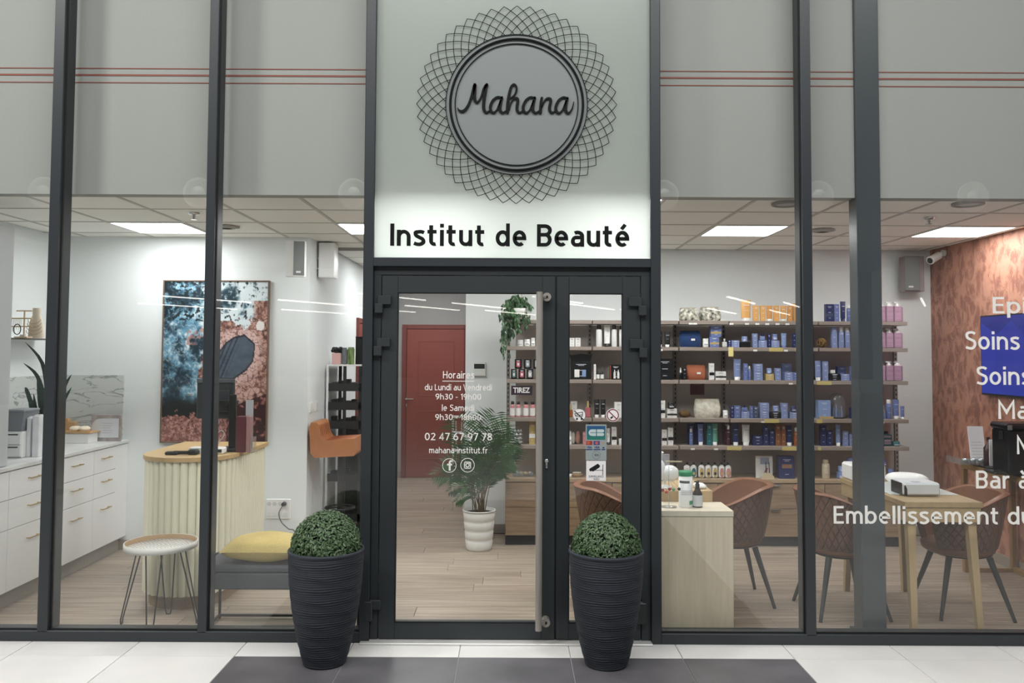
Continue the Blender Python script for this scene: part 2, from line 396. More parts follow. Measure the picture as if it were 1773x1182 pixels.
# threshold strip
struct('trim_1',MB().box(X(630,D),X(1128,D),-.035,.10,.0,.012,.003),mat('pale_threshold',(225,225,222),.35,.3),'pale metal threshold strip under the doors')
# walls
struct('wall_left',MB().box(XL-.12,XL,.12,YL+.12,0,CEIL+.1),WHITE_WALL,'white wall behind the white cabinets')
struct('wall_back',MB().box(XL,XC0,YL,YL+.14,0,CEIL+.05),WHITE_WALL,'white wall with the coastal picture')
struct('wall_side',MB().box(XC0-.14,XC0,YL+.14,YC,0,CEIL+.05),WHITE_WALL,'white side wall of the passage')
struct('wall_rear',MB().box(XC0-.14,XC1+.6,YC,YC+.12,0,CEIL+.05),GREY_WALL,'grey wall around the red door')
struct('wall_back',MB().box(XC1,XR+.1,YB,YB+.14,0,CEIL+.05),WHITE_WALL,'white wall behind the product shelves')
struct('wall_side',MB().box(XC1+.0,XC1+.14,YB+.14,YC,0,CEIL+.05),GREY_WALL,'far side wall of the passage')
# wallpaper with a leaf pattern
def wallpaper():
    m=bpy.data.materials.new('rust_leaf_wallpaper'); m.use_nodes=True; N=m.node_tree.nodes; L=m.node_tree.links; b=N['Principled BSDF']
    g=N.new('ShaderNodeNewGeometry'); mp=N.new('ShaderNodeMapping'); mp.inputs['Scale'].default_value=(1,1.0,.55); L.new(g.outputs['Position'],mp.inputs['Vector'])
    nz=N.new('ShaderNodeTexNoise'); nz.inputs['Scale'].default_value=7; nz.inputs['Detail'].default_value=3; L.new(mp.outputs[0],nz.inputs['Vector'])
    mx=N.new('ShaderNodeMixRGB'); mx.blend_type='ADD'; mx.inputs[0].default_value=.22; L.new(mp.outputs[0],mx.inputs[1]); L.new(nz.outputs['Color'],mx.inputs[2])
    vo=N.new('ShaderNodeTexVoronoi'); vo.inputs['Scale'].default_value=13; vo.feature='SMOOTH_F1'; vo.inputs['Smoothness'].default_value=.25; L.new(mx.outputs[0],vo.inputs['Vector'])
    n2=N.new('ShaderNodeTexNoise'); n2.inputs['Scale'].default_value=22; n2.inputs['Detail'].default_value=5; n2.inputs['Distortion'].default_value=2.2; L.new(mx.outputs[0],n2.inputs['Vector'])
    ml=N.new('ShaderNodeMath'); ml.operation='MULTIPLY_ADD'; ml.inputs[1].default_value=.75; L.new(vo.outputs['Distance'],ml.inputs[0])
    m3=N.new('ShaderNodeMath'); m3.operation='MULTIPLY'; m3.inputs[1].default_value=.85; L.new(n2.outputs['Fac'],m3.inputs[0]); L.new(m3.outputs[0],ml.inputs[2])
    rp=N.new('ShaderNodeValToRGB'); e=rp.color_ramp.elements; e[0].position=.38; e[0].color=lin((140,94,82)); e[1].position=.92; e[1].color=lin((190,138,116))
    q=rp.color_ramp.elements.new(.66); q.color=lin((152,102,86)); L.new(ml.outputs[0],rp.inputs[0]); L.new(rp.outputs[0],b.inputs['Base Color']); b.inputs['Roughness'].default_value=.6
    return m
struct('wall_right',MB().box(XR,XR+.12,.12,YB,0,CEIL+.1),wallpaper(),'rust coloured wallpaper with pale leaf pattern')
# bulkhead above the ceiling edge, with three red-brown lines
yb=Y(5.33); 
bh=struct('wall_front',MB().box(-4.9,4.9,yb-.10,yb,CEIL-.012,5.0),BULK,'pale bulkhead above the suspended ceiling')
REDL=mat('red_brown_line',(140,78,68),.6)
for py,h in((122,.006),(133.5,.011),(146.5,.006)):
    z=Z(py,5.33-.10); part('painted_line',MB().box(-4.9,4.9,yb-.103,yb-.1,z-h/2,z+h/2),REDL,bh)
struct('wall_left',MB().box(-4.9,-4.78,.08,yb,0,5.0),BULK,'return of the bulkhead on the left')
struct('wall_right',MB().box(4.78,4.9,.08,yb,0,5.0),BULK,'return of the bulkhead on the right')
# the room continues a bit past the side walls only in front of them
# baseboards
BB=mat('taupe_baseboard',(150,138,126),.55)
for nm,bx in(('baseboard_left',(X(203,DL),XC0,YL-.014,YL)),('baseboard_side',(XC0,XC0+.014,YL,YC)),('baseboard_back',(XC1,XR,YB-.014,YB)),
             ('baseboard_rear',(XC0,X(696,DC),YC-.014,YC)),('baseboard_right',(XR-.014,XR,.2,YB))):
    struct(nm,MB().box(*bx,0,.085,.003),BB,'taupe baseboard along the '+nm.split('_')[1]+' wall')
# suspended ceiling
ce=struct('ceiling',MB().box(XL-.1,XR+.1,yb-.02,YC+.1,CEIL+.06,CEIL+.1),mat('ceiling_void',(120,118,112),.9),'suspended ceiling of square mineral tiles')
GX=1.6; gy=[yb]+[Y(5.87+.6*k) for k in range(0,11)]
lights=[(-8,2),(-5,2),(-2,2),(0,2),(2,2),(-5,7)]  # grid column, row
PEM=mat('light_panel_diffuser',(253,254,252),.6,emit=PANEL_E)
grid=MB(); lightcells=set()
xs=[GX+.6*k for k in range(-10,6)]
for r in range(len(gy)-1):
    y0,y1=gy[r],gy[r+1]
    for k in range(-10,5):
        a,b=GX+.6*k,GX+.6*(k+1)
        a=max(a,XL);b=min(b,XR)
        if r>4:
            a=max(a,XC0);b=min(b,XC1+.0)
        if b-a<.05: continue
        yy1=min(y1,YB) if r<=4 else min(y1,YC)
        if (k,r) in((-8,2),(-5,2),(-2,2),(0,2),(3,2),(-5,6),(-5,8),(-4,0),(-2,0)):
            lightcells.add((a,b,y0,yy1)); continue
        part('ceiling_tile',MB().box(a+.012,b-.012,y0+.012,yy1-.012,CEIL+.004,CEIL+.02,.003),CEILT,ce)
g=MB()
for r,yv in enumerate(gy):
    if r<=4: g.box(XL,XR,yv-.012,yv+.012,CEIL+.001,CEIL+.03)
    elif yv<YC: g.box(XC0,XC1,yv-.012,yv+.012,CEIL+.001,CEIL+.03)
for xv in xs:
    if XL<xv<XR: g.box(xv-.012,xv+.012,yb,YB,CEIL,CEIL+.03)
    if XC0<xv<XC1: g.box(xv-.012,xv+.012,YB,YC,CEIL,CEIL+.03)
part('ceiling_grid',g,CEILG,ce,kind='stuff')
LL=['square light panel close behind the sign, left of centre','square light panel close behind the sign, right of centre','leftmost square light panel, in the ceiling near the left mullions','square light panel in the ceiling half hidden by the post left of the door',
 'square light panel in the ceiling hidden behind the shop sign','square light panel in the ceiling over the orange chair and pale desk',
 'rightmost square light panel, in the ceiling seen right of the steel column','square light panel at the start of the passage','square light panel deep in the passage']
cells=sorted(lightcells,key=lambda c:(c[2]>Y(8.2),round(c[2],3),c[0]))
for i,(a,b,y0,y1) in enumerate(cells):
    t=thing('ceiling_light',((a+b)/2,(y0+y1)/2,CEIL-.002),LL[i],'light','square light panels in the suspended ceiling')
    m=MB()
    for q in((a+.008,b-.008,y0+.008,y0+.022),(a+.008,b-.008,y1-.022,y1-.008),(a+.008,a+.022,y0+.022,y1-.022),(b-.022,b-.008,y0+.022,y1-.022)): m.box(*q,CEIL-.004,CEIL+.02)
    part('frame',m,WHITEP,t)
    part('diffuser',MB().box(a+.022,b-.022,y0+.022,y1-.022,CEIL+.002,CEIL+.012),PEM,t)
def ceil_ring(px,py,label,r=.10):
    v=P(px,py,1); d=(CEIL-EYE)/(v.z-EYE); x=P(px,py,d).x
    t=thing('ceiling_speaker',(x,Y(d),CEIL),label,'speaker')
    part('rim',MB().lathe([(r,0),(r,-.012),(r*.86,-.016),(r*.82,-.004)],(x,Y(d),CEIL),24),mat('grey_rim',(150,148,142),.5),t)
    part('grille',MB().lathe([(r*.82,-.004),(r*.3,-.012),(0.001,-.012)],(x,Y(d),CEIL),24),mat('grille_grey',(190,188,182),.6),t)
ceil_ring(1362,352,'round ceiling speaker left of the right mullion, near the ceiling edge')
ceil_ring(1676,352,'round ceiling speaker right of the steel column, near the ceiling edge')
def sprinkler(px,py,label):
    v=P(px,py,1); d=(CEIL-EYE)/(v.z-EYE); x=P(px,py,d).x; y=Y(d)
    t=thing('sprinkler',(x,y,CEIL),label,'sprinkler','fire sprinklers in the ceiling')
    part('escutcheon',MB().lathe([(.04,0),(.036,-.010),(.012,-.012)],(x,y,CEIL),18),CHROME,t)
    part('head',MB().cyl((x,y,CEIL-.01),(x,y,CEIL-.045),.012,.010,8).lathe([(.022,-.045),(.022,-.048)],(x,y,CEIL),12),CHROME,t)
sprinkler(336,369,'chrome fire sprinkler right of the leftmost light panel')
sprinkler(1608,377,'chrome fire sprinkler above the rightmost light panel')
def vent(px,py,label):
    v=P(px,py,1); d=(CEIL-EYE)/(v.z-EYE); x=P(px,py,d).x; y=Y(d)
    t=thing('air_vent',(x,y,CEIL),label,'vent')
    part('frame',MB().lathe([(.10,0),(.10,-.008),(.07,-.014)],(x,y,CEIL),20),mat('vent_grey',(172,170,165),.6),t)
    for k in range(3): part('slat',MB().lathe([(.07-.02*k,-.012),(.058-.02*k,-.018)],(x,y,CEIL),18),mat('vent_grey',(172,170,165),.6),t)
vent(393,392,'flat round ceiling vent right of the second mullion')
vent(1424,398,'flat round ceiling vent between the right mullion and the column')
# ---------------------------------------------------------------- facade frame (front faces at y = 0)
ZT=4.3
def fx(px): return X(px,D)
M0=fx(-185)
def post(name,px0,px1,dep,label,z0=0.0,z1=ZT,y0=0.0,seam=True,m=ALU):
    a,b=fx(px0),fx(px1); o=struct(name,MB().box(a,b,y0,y0+.028,z0,z1,.002),m,label)
    part('inner_profile',MB().box(a+.002,b-.002,y0+.034,y0+dep,z0,z1,.002),m,o)
    part('gasket',MB().box(a+.004,b-.004,y0+.027,y0+.035,z0,z1),GASK,o)
    return o
post('trim_2',78,95.5,.145,'leftmost dark mullion of the shop front',.055)
post('trim_3',351.5,367,.145,'second dark mullion from the left, in front of the picture',.055)
post('trim_4',627.5,644.5,.145,'dark post left of the doors')
post('trim_5',1127.5,1144,.145,'dark post right of the doors')
post('trim_6',1391.5,1408.5,.145,'dark mullion in the middle of the right windows',.055)
post('trim_7',-195,-178,.145,'dark mullion at the far left',.055)
post('trim_8',1860,1876,.145,'dark mullion at the far right',.055)
ZB=.062; 
def rail(name,pa,pb,label,z0=.0,z1=ZB):
    a,b=(pa if isinstance(pa,float) else fx(pa)),(pb if isinstance(pb,float) else fx(pb))
    o=struct(name,MB().box(a,b,.0,.028,z0,z1,.002),ALU,label)
    part('inner_profile',MB().box(a,b,.034,.13,z0,z1-.002,.002),ALU,o); part('gasket',MB().box(a,b,.027,.035,z0,z1-.004),GASK,o)
rail('trim_9',-4.9,628,'dark bottom rail of the left windows')
rail('trim_10',1144,4.9,'dark bottom rail of the right windows')
rail('trim_11',-4.9,4.9,'dark top rail of the shop front',ZT,ZT+.08)
post('trim_12',-480,-460,.145,'outer left frame post'); 
# header beam above doors
zs=Z(446.5,D); zh=Z(461.5,D)
tb=struct('trim_13',MB().box(fx(644.5),fx(1127.5),0,.13,zh,zs,.002),ALU,'dark transom beam above the doors')
# jamb recess (head and sides) set back
yj0=.03
zl=Z(477.5,D+.03)
struct('trim_14',MB().box(fx(644.5),fx(1127.5),yj0,.13,zl+.003,zh,.002),ALU2,'dark door frame head')
struct('trim_15',MB().box(fx(644.5),X(659,D+.03),yj0,.13,0,zl+.003,.002),ALU2,'dark door jamb on the left')
struct('trim_16',MB().box(X(1110,D+.03),fx(1127.5),yj0,.13,0,zl+.003,.002),ALU2,'dark door jamb on the right')
# glazed bays
def bay(n,xa,xb,label,za=ZB,zb=ZT):
    t=thing('window_%d'%n,((xa+xb)/2,.03,za),label,kind='structure')
    part('glass_pane',MB().box(xa+.004,xb-.004,.0285,.0335,za,zb),GLASS,t)
    g=MB(); 
    for q in((xa,xa+.006,za,zb),(xb-.006,xb,za,zb),(xa+.006,xb-.006,za,za+.006)): g.box(q[0],q[1],.024,.038,q[2],q[3])
    part('gasket',g,GASK,t); return t
w1=bay(1,fx(-178),fx(78),'left edge window pane of the shop front')
w2=bay(2,fx(95.5),fx(351.5),'window pane in front of the side table')
w3=bay(3,fx(367),fx(627.5),'window pane left of the doors')
w4=bay(4,fx(1144),fx(1391.5),'window pane right of the doors')
w5=bay(5,fx(1408.5),fx(1860),'wide right window pane with white lettering')
bay(6,-4.9,fx(-195),'window pane at the outer left'); bay(7,fx(1876),4.9,'window pane at the outer right')
# inner steel column
cx0,cx1=X(1487,D+.17),X(1529,D+.17)
col=struct('column',MB().box(cx0,cx1,.17,.30,.012,4.6,.006),ALU3,'dark steel column just behind the right window')
part('base_plate',MB().box(cx0-.02,cx1+.02,.15,.32,0,.012,.002),ALU3,col)
# ---------------------------------------------------------------- doors
yd=.03
def yD(px,py=608): return X(px,D+yd,py)
def leaf(n,pa,pb,ga,gb,label,both):
    a,b,g0,g1=yD(pa),yD(pb),yD(ga),yD(gb); z0=.016; z1=zl-.002; gz0=Z(1078,D+yd); gz1=Z(507.5,D+yd)
    t=thing('door_%d'%n,((a+b)/2,yd,z0),label,kind='structure')
    part('stile',MB().box(a,g0,yd-.002,yd+.06,z0,z1,.002),ALU2,t); part('stile',MB().box(g1,b,yd-.002,yd+.06,z0,z1,.002),ALU2,t)
    part('rail',MB().box(g0,g1,yd-.001,yd+.059,z0,gz0,.002),ALU2,t); part('rail',MB().box(g0,g1,yd-.001,yd+.059,gz1,z1,.002),ALU2,t)
    q=MB()
    for c in((g0,g0+.005,gz0,gz1),(g1-.005,g1,gz0,gz1),(g0,g1,gz0,gz0+.005),(g0,g1,gz1-.005,gz1)): q.box(c[0],c[1],yd-.003,yd+.012,c[2],c[3])
    part('gasket',q,GASK,t)
    part('glass_pane',MB().box(g0+.003,g1-.003,yd+.008,yd+.014,gz0+.003,gz1-.003),GLASS,t)
    return t
d1=leaf(1,660.5,961,688,939,'wide glazed left door leaf with opening hours',1)
d2=leaf(2,964,1108.5,985,1078,'narrow glazed right door leaf with payment sticker',1)
part('meeting_seal',MB().box(yD(960.5),yD(964.5),yd+.006,yd+.05,.016,zl-.002),GASK,d2)
HM=mat('hinge_black',(48,53,54),.4)
def hinge(door,plate,knuck):
    h=part('hinge',MB().box(yD(plate[0]),yD(plate[1]),yd-.026,yd-.001,Z(plate[3],D),Z(plate[2],D),.003),HM,door)
    part('knuckle',MB().box(yD(knuck[0]),yD(knuck[1]),yd-.034,yd-.001,Z(knuck[3],D),Z(knuck[2],D),.004),HM,h)
hinge(d1,(654,677,512,528),(649,663,526,543)); hinge(d1,(653,676,586,601),(648,662,600,617)); hinge(d1,(646,665,1041,1057),(638,651,1043,1077))
hinge(d2,(1088,1111,513,529),(1105,1119,528,545)); hinge(d2,(1090,1113,586,602),(1106,1120,601,618)); hinge(d2,(1095,1112,1042,1058),(1101,1117,1043,1079))
# pull handle
hx=X(934,D-.05); hz0=Z(1090,D-.05); hz1=Z(505,D-.05)
h=part('pull_handle',MB().cyl((hx,-.06,hz0),(hx,-.06,hz1),.020,n=20),STEEL,d1,label='long vertical brushed steel pull bar')
for py in(514,1075):
    zz=Z(py,D); m=MB().cyl((hx,-.06,zz),(hx+.045,-.015,zz),.011,n=10).cyl((hx+.045,-.03,zz),(hx+.045,yd,zz),.026,n=18)
    part('mount',m,STEEL,h); part('screw',MB().cyl((hx+.045,-.034,zz),(hx+.045,-.029,zz),.008,n=8),mat('dark_screw',(70,68,66),.4,1),h)
lx=yD(947); lk=part('lock',MB().lathe([(.013,0),(.013,.006),(.009,.008)],(0,0,0),14).rot('X',R(90)).box(-.006,.006,-.012,.0,-.045,-.008,.003),CHROME,d1,world=False)
lk.location=(lx-ORG[d1.name].x,-.006,Z(797,D+yd)-ORG[d1.name].z)
part('keyhole',MB().box(-.0015,.0015,-.0135,-.012,-.035,-.020),BLACK,lk,world=False)
# door lettering (on the glass)
dg=D+yd+.007
def vt(s,a,b,py,cap,off=.012): sans_px('lettering',s,a,b,py,cap,dg,VINYL,d1,.0008,.125)
vt('Horaires',767,821,655,12.5); vt('du Lundi au Vendredi',735.5,851.5,675.5,10.5); vt('9h30 - 19h00',754,833,691.5,10); vt('le Samedi',765,821,711,10.5)
vt('9h30 - 18h00',753.5,833,727,10); vt('02 47 67 97 78',735.5,852,762,12.5); vt('mahana-institut.fr',743,844.5,784.5,10.5)
a=P(766,659.5,dg);b=P(821,659.5,dg); part('underline',MB().box(a.x,b.x,a.y-.0008,a.y,a.z-.002,a.z+.002),VINYL,d1)
def disc(px,py,rpx,d,y0,y1,r0px=0,n=32):
    c=P(px,py,d); r=rpx/F*d; r0=r0px/F*d; m=MB()
    if r0:
        for i in range(n):
            p=[(c.x+q*math.cos(2*PI*j/n),c.z+q*math.sin(2*PI*j/n)) for q,j in((r0,i),(r,i),(r,i+1),(r0,i+1))]; m.prism(p[::-1],y0,y1)
    else: m.prism([(c.x+r*math.cos(2*PI*i/n),c.z+r*math.sin(2*PI*i/n)) for i in range(n)][::-1],y0,y1)
    return m
yg=Y(dg)
for px,py in((778,805.5),(809.5,805)):
    part('icon_ring',disc(px,py,12.2,dg,yg-.0008,yg,11.2),VINYL,d1)
c=P(778,805.5,dg); k=dg/F
def pp(c,pts): return [(c.x+x*k,c.z-y*k) for x,y in pts]
part('social_icon',MB().prism(pp(c,[(-1,9),(-1,0),(-4,0),(-4,-3),(-1,-3),(-1,-6),(1,-9),(5,-9),(5,-6),(3,-6),(2.3,-5),(2.3,-3),(5,-3),(4.5,0),(2.3,0),(2.3,9)]),yg-.0008,yg),VINYL,d1)
c=P(809.5,805,dg); m=MB()
for q in([(-6,-6),(6,-6),(6,-4.4),(-6,-4.4)],[(-6,4.6),(6,4.6),(6,6),(-6,6)],[(-6,-6),(-4.4,-6),(-4.4,6),(-6,6)],[(4.4,-6),(6,-6),(6,6),(4.4,6)]): m.prism(pp(c,q),yg-.0008,yg)
part('social_icon',m,VINYL,d1); part('social_icon_lens',disc(809.5,805,3.8,dg,yg-.0009,yg-.0001,2.2),VINYL,d1); part('social_icon_dot',disc(813,801.3,.9,dg,yg-.0009,yg-.0001),VINYL,d1)
# TIREZ plate
def plate(parent,name,px0,px1,py0,py1,d,th,m,y=None,label=None):
    a=P(px0,(py0+py1)/2,d);b=P(px1,(py0+py1)/2,d); yy=Y(d) if y is None else y
    return part(name,MB().box(a.x,b.x,yy-th,yy,Z(py1,d,px0),Z(py0,d,px0)),m,parent,label=label)
tz=plate(d1,'pull_sign',885,921.5,667.5,683.5,dg,.001,mat('plum_print',(52,38,50),.5),label='small plum sign reading TIREZ')
def vt2(s,a,b,py,cap,m,parent,off=.03,lift=.001): 
    q=P(a,py,dg);r=P(b,py,dg); part('lettering',text_mb(s,q.x,r.x,(q.z+r.z)/2,cap*k,yg-lift,.0004,off),m,parent)
vt2('TIREZ',888.5,917.5,679.5,8.5,VINYL,tz)
# door 2 stickers
s1=part('no_trolley_sticker',disc(1003,718.5,10.3,dg,yg-.0008,yg),mat('sticker_white',(240,236,236),.5),d2,label='round white sticker crossing out a shopping trolley')
DRED=mat('dark_red_print',(120,40,48),.5); DK=mat('ink_black',(16,16,18),.5)
def bar(p0,p1,wd,y,parent,m,name='print'):
    a=P(*p0,dg);b=P(*p1,dg); v=Vector((b.x-a.x,0,b.z-a.z)); n=Vector((-v.z,0,v.x)).normalized()*wd*k/2
    part(name,MB().prism([(q.x,q.z) for q in(a-n,a+n,b+n,b-n)][::-1],y-.0003,y),m,parent)
for q in(((995,716),(1009,713)),((995,716),(997,721)),((997,721),(1008,721)),((1008,721),(1009,713)),((996,718.5),(1009,718))): bar(*q,1.1,yg-.0009,s1,DK)
for q in(999,1007): part('print',disc(q,725,1.8,dg,yg-.0012,yg-.0009),DK,s1)
bar((994.5,711),(1011,727),1.6,yg-.0013,s1,DK)
s2=part('no_dog_sticker',disc(1061,718.5,11.6,dg,yg-.0008,yg),mat('sticker_white',(240,236,236),.5),d2,label='round red ringed prohibition sticker')
part('print',disc(1061,718.5,10.6,dg,yg-.0012,yg-.0009,8.8),DRED,s2); bar((1054,711.5),(1068,725.5),1.8,yg-.0013,s2,DRED)
bar((1057,724),(1061,721),2.8,yg-.0010,s2,DK)
s3=plate(d2,'payment_sticker',1014,1050,734.5,796.5,dg,.0008,mat('sticker_grey',(150,160,160),.5),label='grey bank card sticker with blue and green panel')
m=bpy.data.materials.new('blue_green_print'); m.use_nodes=True; N=m.node_tree.nodes; gg=N.new('ShaderNodeNewGeometry'); sx=N.new('ShaderNodeSeparateXYZ'); mr=N.new('ShaderNodeMapRange'); rp=N.new('ShaderNodeValToRGB')
m.node_tree.links.new(gg.outputs['Position'],sx.inputs[0]); m.node_tree.links.new(sx.outputs['Z'],mr.inputs[0]); mr.inputs[1].default_value=Z(761,dg); mr.inputs[2].default_value=Z(737,dg)
rp.color_ramp.elements[0].color=lin((40,120,100)); rp.color_ramp.elements[1].color=lin((35,80,130)); m.node_tree.links.new(mr.outputs[0],rp.inputs[0]); m.node_tree.links.new(rp.outputs[0],N['Principled BSDF'].inputs['Base Color'])
plate(s3,'print_panel',1016,1048,737,761,dg,.0004,m,y=yg-.0009)
PALE=mat('pale_print',(190,205,205),.5)
c=P(1026,750,dg); rr=[(c.x+6.5*k*math.cos(t)-.0,c.z+6*k*math.sin(t)) for t in[R(50+260*i/14) for i in range(15)]]
cb=MB()
def halfround(x0,x1,y0,y1,side):
    pts=[];r=(y1-y0)/2;cy=(y0+y1)/2
    for i in range(9):
        t=-PI/2+PI*i/8
        pts.append(((x1-r+r*math.cos(t)) if side>0 else (x0+r-r*math.cos(t)),cy+r*math.sin(t)))
    pts+=[(x0,y1),(x0,y0)] if side>0 else [(x1,y1),(x1,y0)]
    o=[(P(x,y,dg).x,P(x,y,dg).z) for x,y in pts]
    return o if side<0 else o[::-1]
cb.prism(halfround(1019,1032,743,754.5,-1),yg-.0016,yg-.0013)
cb.prism(halfround(1033.5,1046,743,748.3,1),yg-.0016,yg-.0013); cb.prism(halfround(1033.5,1046,749.3,754.5,1),yg-.0016,yg-.0013)
part('card_mark',cb,PALE,s3); bar((1022,748.8),(1033,748.8),.9,yg-.0018,s3,mat('blue_line',(35,95,120),.5))
for px0,col in((1014.8,(150,60,55)),(1027.5,(70,70,130)),):
    plate(s3,'card_mark',px0,px0+11,763,770,dg,.0004,mat('cm%d'%px0,col,.5),y=yg-.0009)
plate(s3,'card_mark',1041,1047,764,769,dg,.0004,mat('cm3',(165,150,140),.5),y=yg-.0009)
part('card_mark',disc(1018.6,766.5,2.6,dg,yg-.0018,yg-.0014),mat('cm4',(190,90,70),.5),s3); part('card_mark',disc(1033,766.5,2.6,dg,yg-.0018,yg-.0014),mat('cm5',(190,90,90),.5),s3)
INK=mat('navy_print',(30,50,110),.5)
vt2('VISA',1016,1025,776,3.6,INK,s3); vt2('VISA',1029,1038.5,776,3.6,INK,s3); vt2('e',1043,1046.5,776,3.6,INK,s3)
for a_,b_ in((1014.5,1026),(1027.5,1039.5),(1041.5,1048)): bar((a_,778),(b_,778),1.7,yg-.0009,s3,INK)
part('contactless_mark',disc(1032.5,787.5,7,dg,yg-.0012,yg-.0009,6.3),mat('grey_print',(110,120,122),.5),s3)
for q in(0,2.6,5.2): bar((1029.5+q,785.5),(1031.2+q,789.5),1,yg-.0012,s3,DK)
s4=plate(d2,'video_surveillance_sticker',1015,1049,797.5,832,dg,.0008,mat('sticker_white',(240,236,236),.5),label='white sticker with a black camera reading SURVEILLANCE VIDEO')
c=P(1032,815,dg)
part('print',MB().prism(pp(c,[(-11,-4),(3,-12.5),(7,-9),(6,-6),(-5,1),(-8,0),(-10,1),(-12,-2)][::1]),yg-.0013,yg-.0009),DK,s4)
bar((1028,813.8),(1043.5,813.8),.9,yg-.0009,s4,DK); bar((1043.8,804),(1043.8,822),1.1,yg-.0009,s4,DK)
vt2('SURVEILLANCE',1019.5,1045,826.3,3.6,DK,s4,.0); vt2('VIDEO',1027,1037.5,831,3.4,DK,s4,.0)
# window 5 lettering
wg=D+.0285
def wt(s,a,b,py,cap): sans_px('lettering',s,a,b,py,cap,wg,VINYL,w5,.001,.135)
wt('Epi',1719,1777,542.5,28.5); wt('Soins',1671.5,1765,605,31.5); wt('Soins',1691,1785,666,31.5); wt('Ma',1728.5,1781,725,31); wt('M',1761,1785,786,31)
wt('Bar à',1690,1782,845.5,30.5); wt('Embellissement du',1443.5,1788,907,30)
# inner red door in the passage
RED=mat('red_brown_door',(138,72,62),.5,var=.05,vscale=4); REDF=mat('red_brown_frame',(118,60,54),.5)
da=X(697,DC);db=X(812,DC);zt=Z(562,DC,750)
d3=thing('door_3',((da+db)/2,YC,0),'red brown panelled door at the end of the passage',kind='structure')
part('door_frame',MB().box(da,da+.06,YC-.04,YC,0,zt,.003).box(db-.06,db,YC-.04,YC,0,zt,.003).box(da+.06,db-.06,YC-.04,YC,zt-.06,zt,.003),REDF,d3)
part('door_leaf',MB().box(da+.063,db-.063,YC-.028,YC-.002,.008,zt-.063,.003),RED,d3)
for z0,z1 in((.25,.92),(1.12,zt-.22)):
    m=MB(); x0,x1=da+.22,db-.2
    for q in((x0,x1,z0,z0+.02),(x0,x1,z1-.02,z1),(x0,x0+.02,z0+.02,z1-.02),(x1-.02,x1,z0+.02,z1-.02)): m.box(q[0],q[1],YC-.034,YC-.028,q[2],q[3],.002)
    part('panel_moulding',m,RED,d3)
hz=Z(690,DC,707); hx_=X(704,DC)
hd=part('door_handle',MB().cyl((hx_,YC-.028,hz),(hx_,YC-.07,hz),.010).cyl((hx_,YC-.07,hz),(hx_+.11,YC-.07,hz),.009).cyl((hx_,YC-.029,hz),(hx_,YC-.036,hz),.024),CHROME,d3)
part('keyhole_rose',MB().cyl((hx_,YC-.029,hz-.085),(hx_,YC-.036,hz-.085),.022,n=16),CHROME,hd)
# red door in the side wall of the passage
y4=Y(9.55); d4=thing('door_4',(XC0,y4+.45,0),'red brown door on the side wall of the passage',kind='structure')
part('door_frame',MB().box(XC0,XC0+.03,y4,y4+.06,0,2.13,.003).box(XC0,XC0+.03,y4+.84,y4+.9,0,2.13,.003).box(XC0,XC0+.03,y4+.06,y4+.84,2.07,2.13,.003),REDF,d4)
part('door_leaf',MB().box(XC0,XC0+.02,y4+.062,y4+.838,.008,2.068,.003),RED,d4)
# ---------------------------------------------------------------- hall ceiling with lamps seen only in the glass
hc=struct('ceiling',MB().box(-24,24,-56,-.0,7.2,7.3),mat('hall_ceiling',(150,152,150),.9),'ceiling of the hall')
STRIP=mat('strip_lamp',(255,252,244),.5,emit=9)
for i,(x,yy,L_) in enumerate(((-13,-30,5),(-9,-33,5),(-5,-29,5),(-1.5,-34,5),(2,-30,5),(6,-33,5),(9.5,-29,5),(13,-33,5),(-7,-40,6),(0,-41,6),(7,-40,6),(15,-41,6),(-16,-36,6),(-11,-42,6),(4,-36,6),(11,-38,6),(-4,-37,5),(18,-31,6))):
    n0=MB(); n0.box(-.035,.035,-L_/2,L_/2,-.025,.025); n0.rot('Z',R(28)); o=part('strip_lamp',n0,STRIP,hc,world=False); o.location=(x,yy,3.9+.04*(i%3))
    part('hanger',MB().cyl((0,0,.03),(0,0,3.2),.01,n=6),CHROME,o,world=False)
a2=5.6; dv=D+a2; zsp=Z(335,dv)
for i in range(-5,6):
    x=X(335,dv)+i*(X(607,dv)-X(335,dv)); c=(x,-a2+.0,zsp); o=part('spot_lamp',MB().ell((0,0,0),.09,.09,.09,18,10).lathe([(.20,-.02),(.20,.02),(.175,.02),(.175,-.02)],(0,0,0),24,1,1),mat('spot_white',(235,235,232),.4,emit=.12),hc,world=False)
    o.location=c; o.rotation_euler=(R(90),0,0)
# hall sides so the glass has something to mirror
struct('wall_front',MB().box(-24,24,-50,-49.9,0,7.2),mat('hall_wall',(120,124,126),.9),'far wall of the hall behind the viewer')
struct('ceiling',MB().box(-4.9,4.9,.05,yb,4.95,5.05),BULK,'soffit above the shop windows')
# ================================================================ SIGN
ys=.03
def pl_sign():
    m=bpy.data.materials.new('frosted_sign_panel'); m.use_nodes=True; N=m.node_tree.nodes; L=m.node_tree.links
    N.remove(N['Principled BSDF']); d=N.new('ShaderNodeBsdfDiffuse'); t=N.new('ShaderNodeBsdfTranslucent'); d.inputs[0].default_value=lin((197,204,199)); t.inputs[0].default_value=lin((245,249,246))
    mx=N.new('ShaderNodeMixShader'); mx.inputs[0].default_value=.72; L.new(d.outputs[0],mx.inputs[1]); L.new(t.outputs[0],mx.inputs[2])
    g=N.new('ShaderNodeBsdfAnisotropic'); g.inputs['Roughness'].default_value=.25; m2=N.new('ShaderNodeMixShader'); m2.inputs[0].default_value=.03; L.new(mx.outputs[0],m2.inputs[1]); L.new(g.outputs[0],m2.inputs[2]); L.new(m2.outputs[0],N['Material Output'].inputs[0]); return m
sg=thing('shop_sign',(0,ys,zs),'frosted sign panel above the doors with round petal emblem and dark lettering','sign')
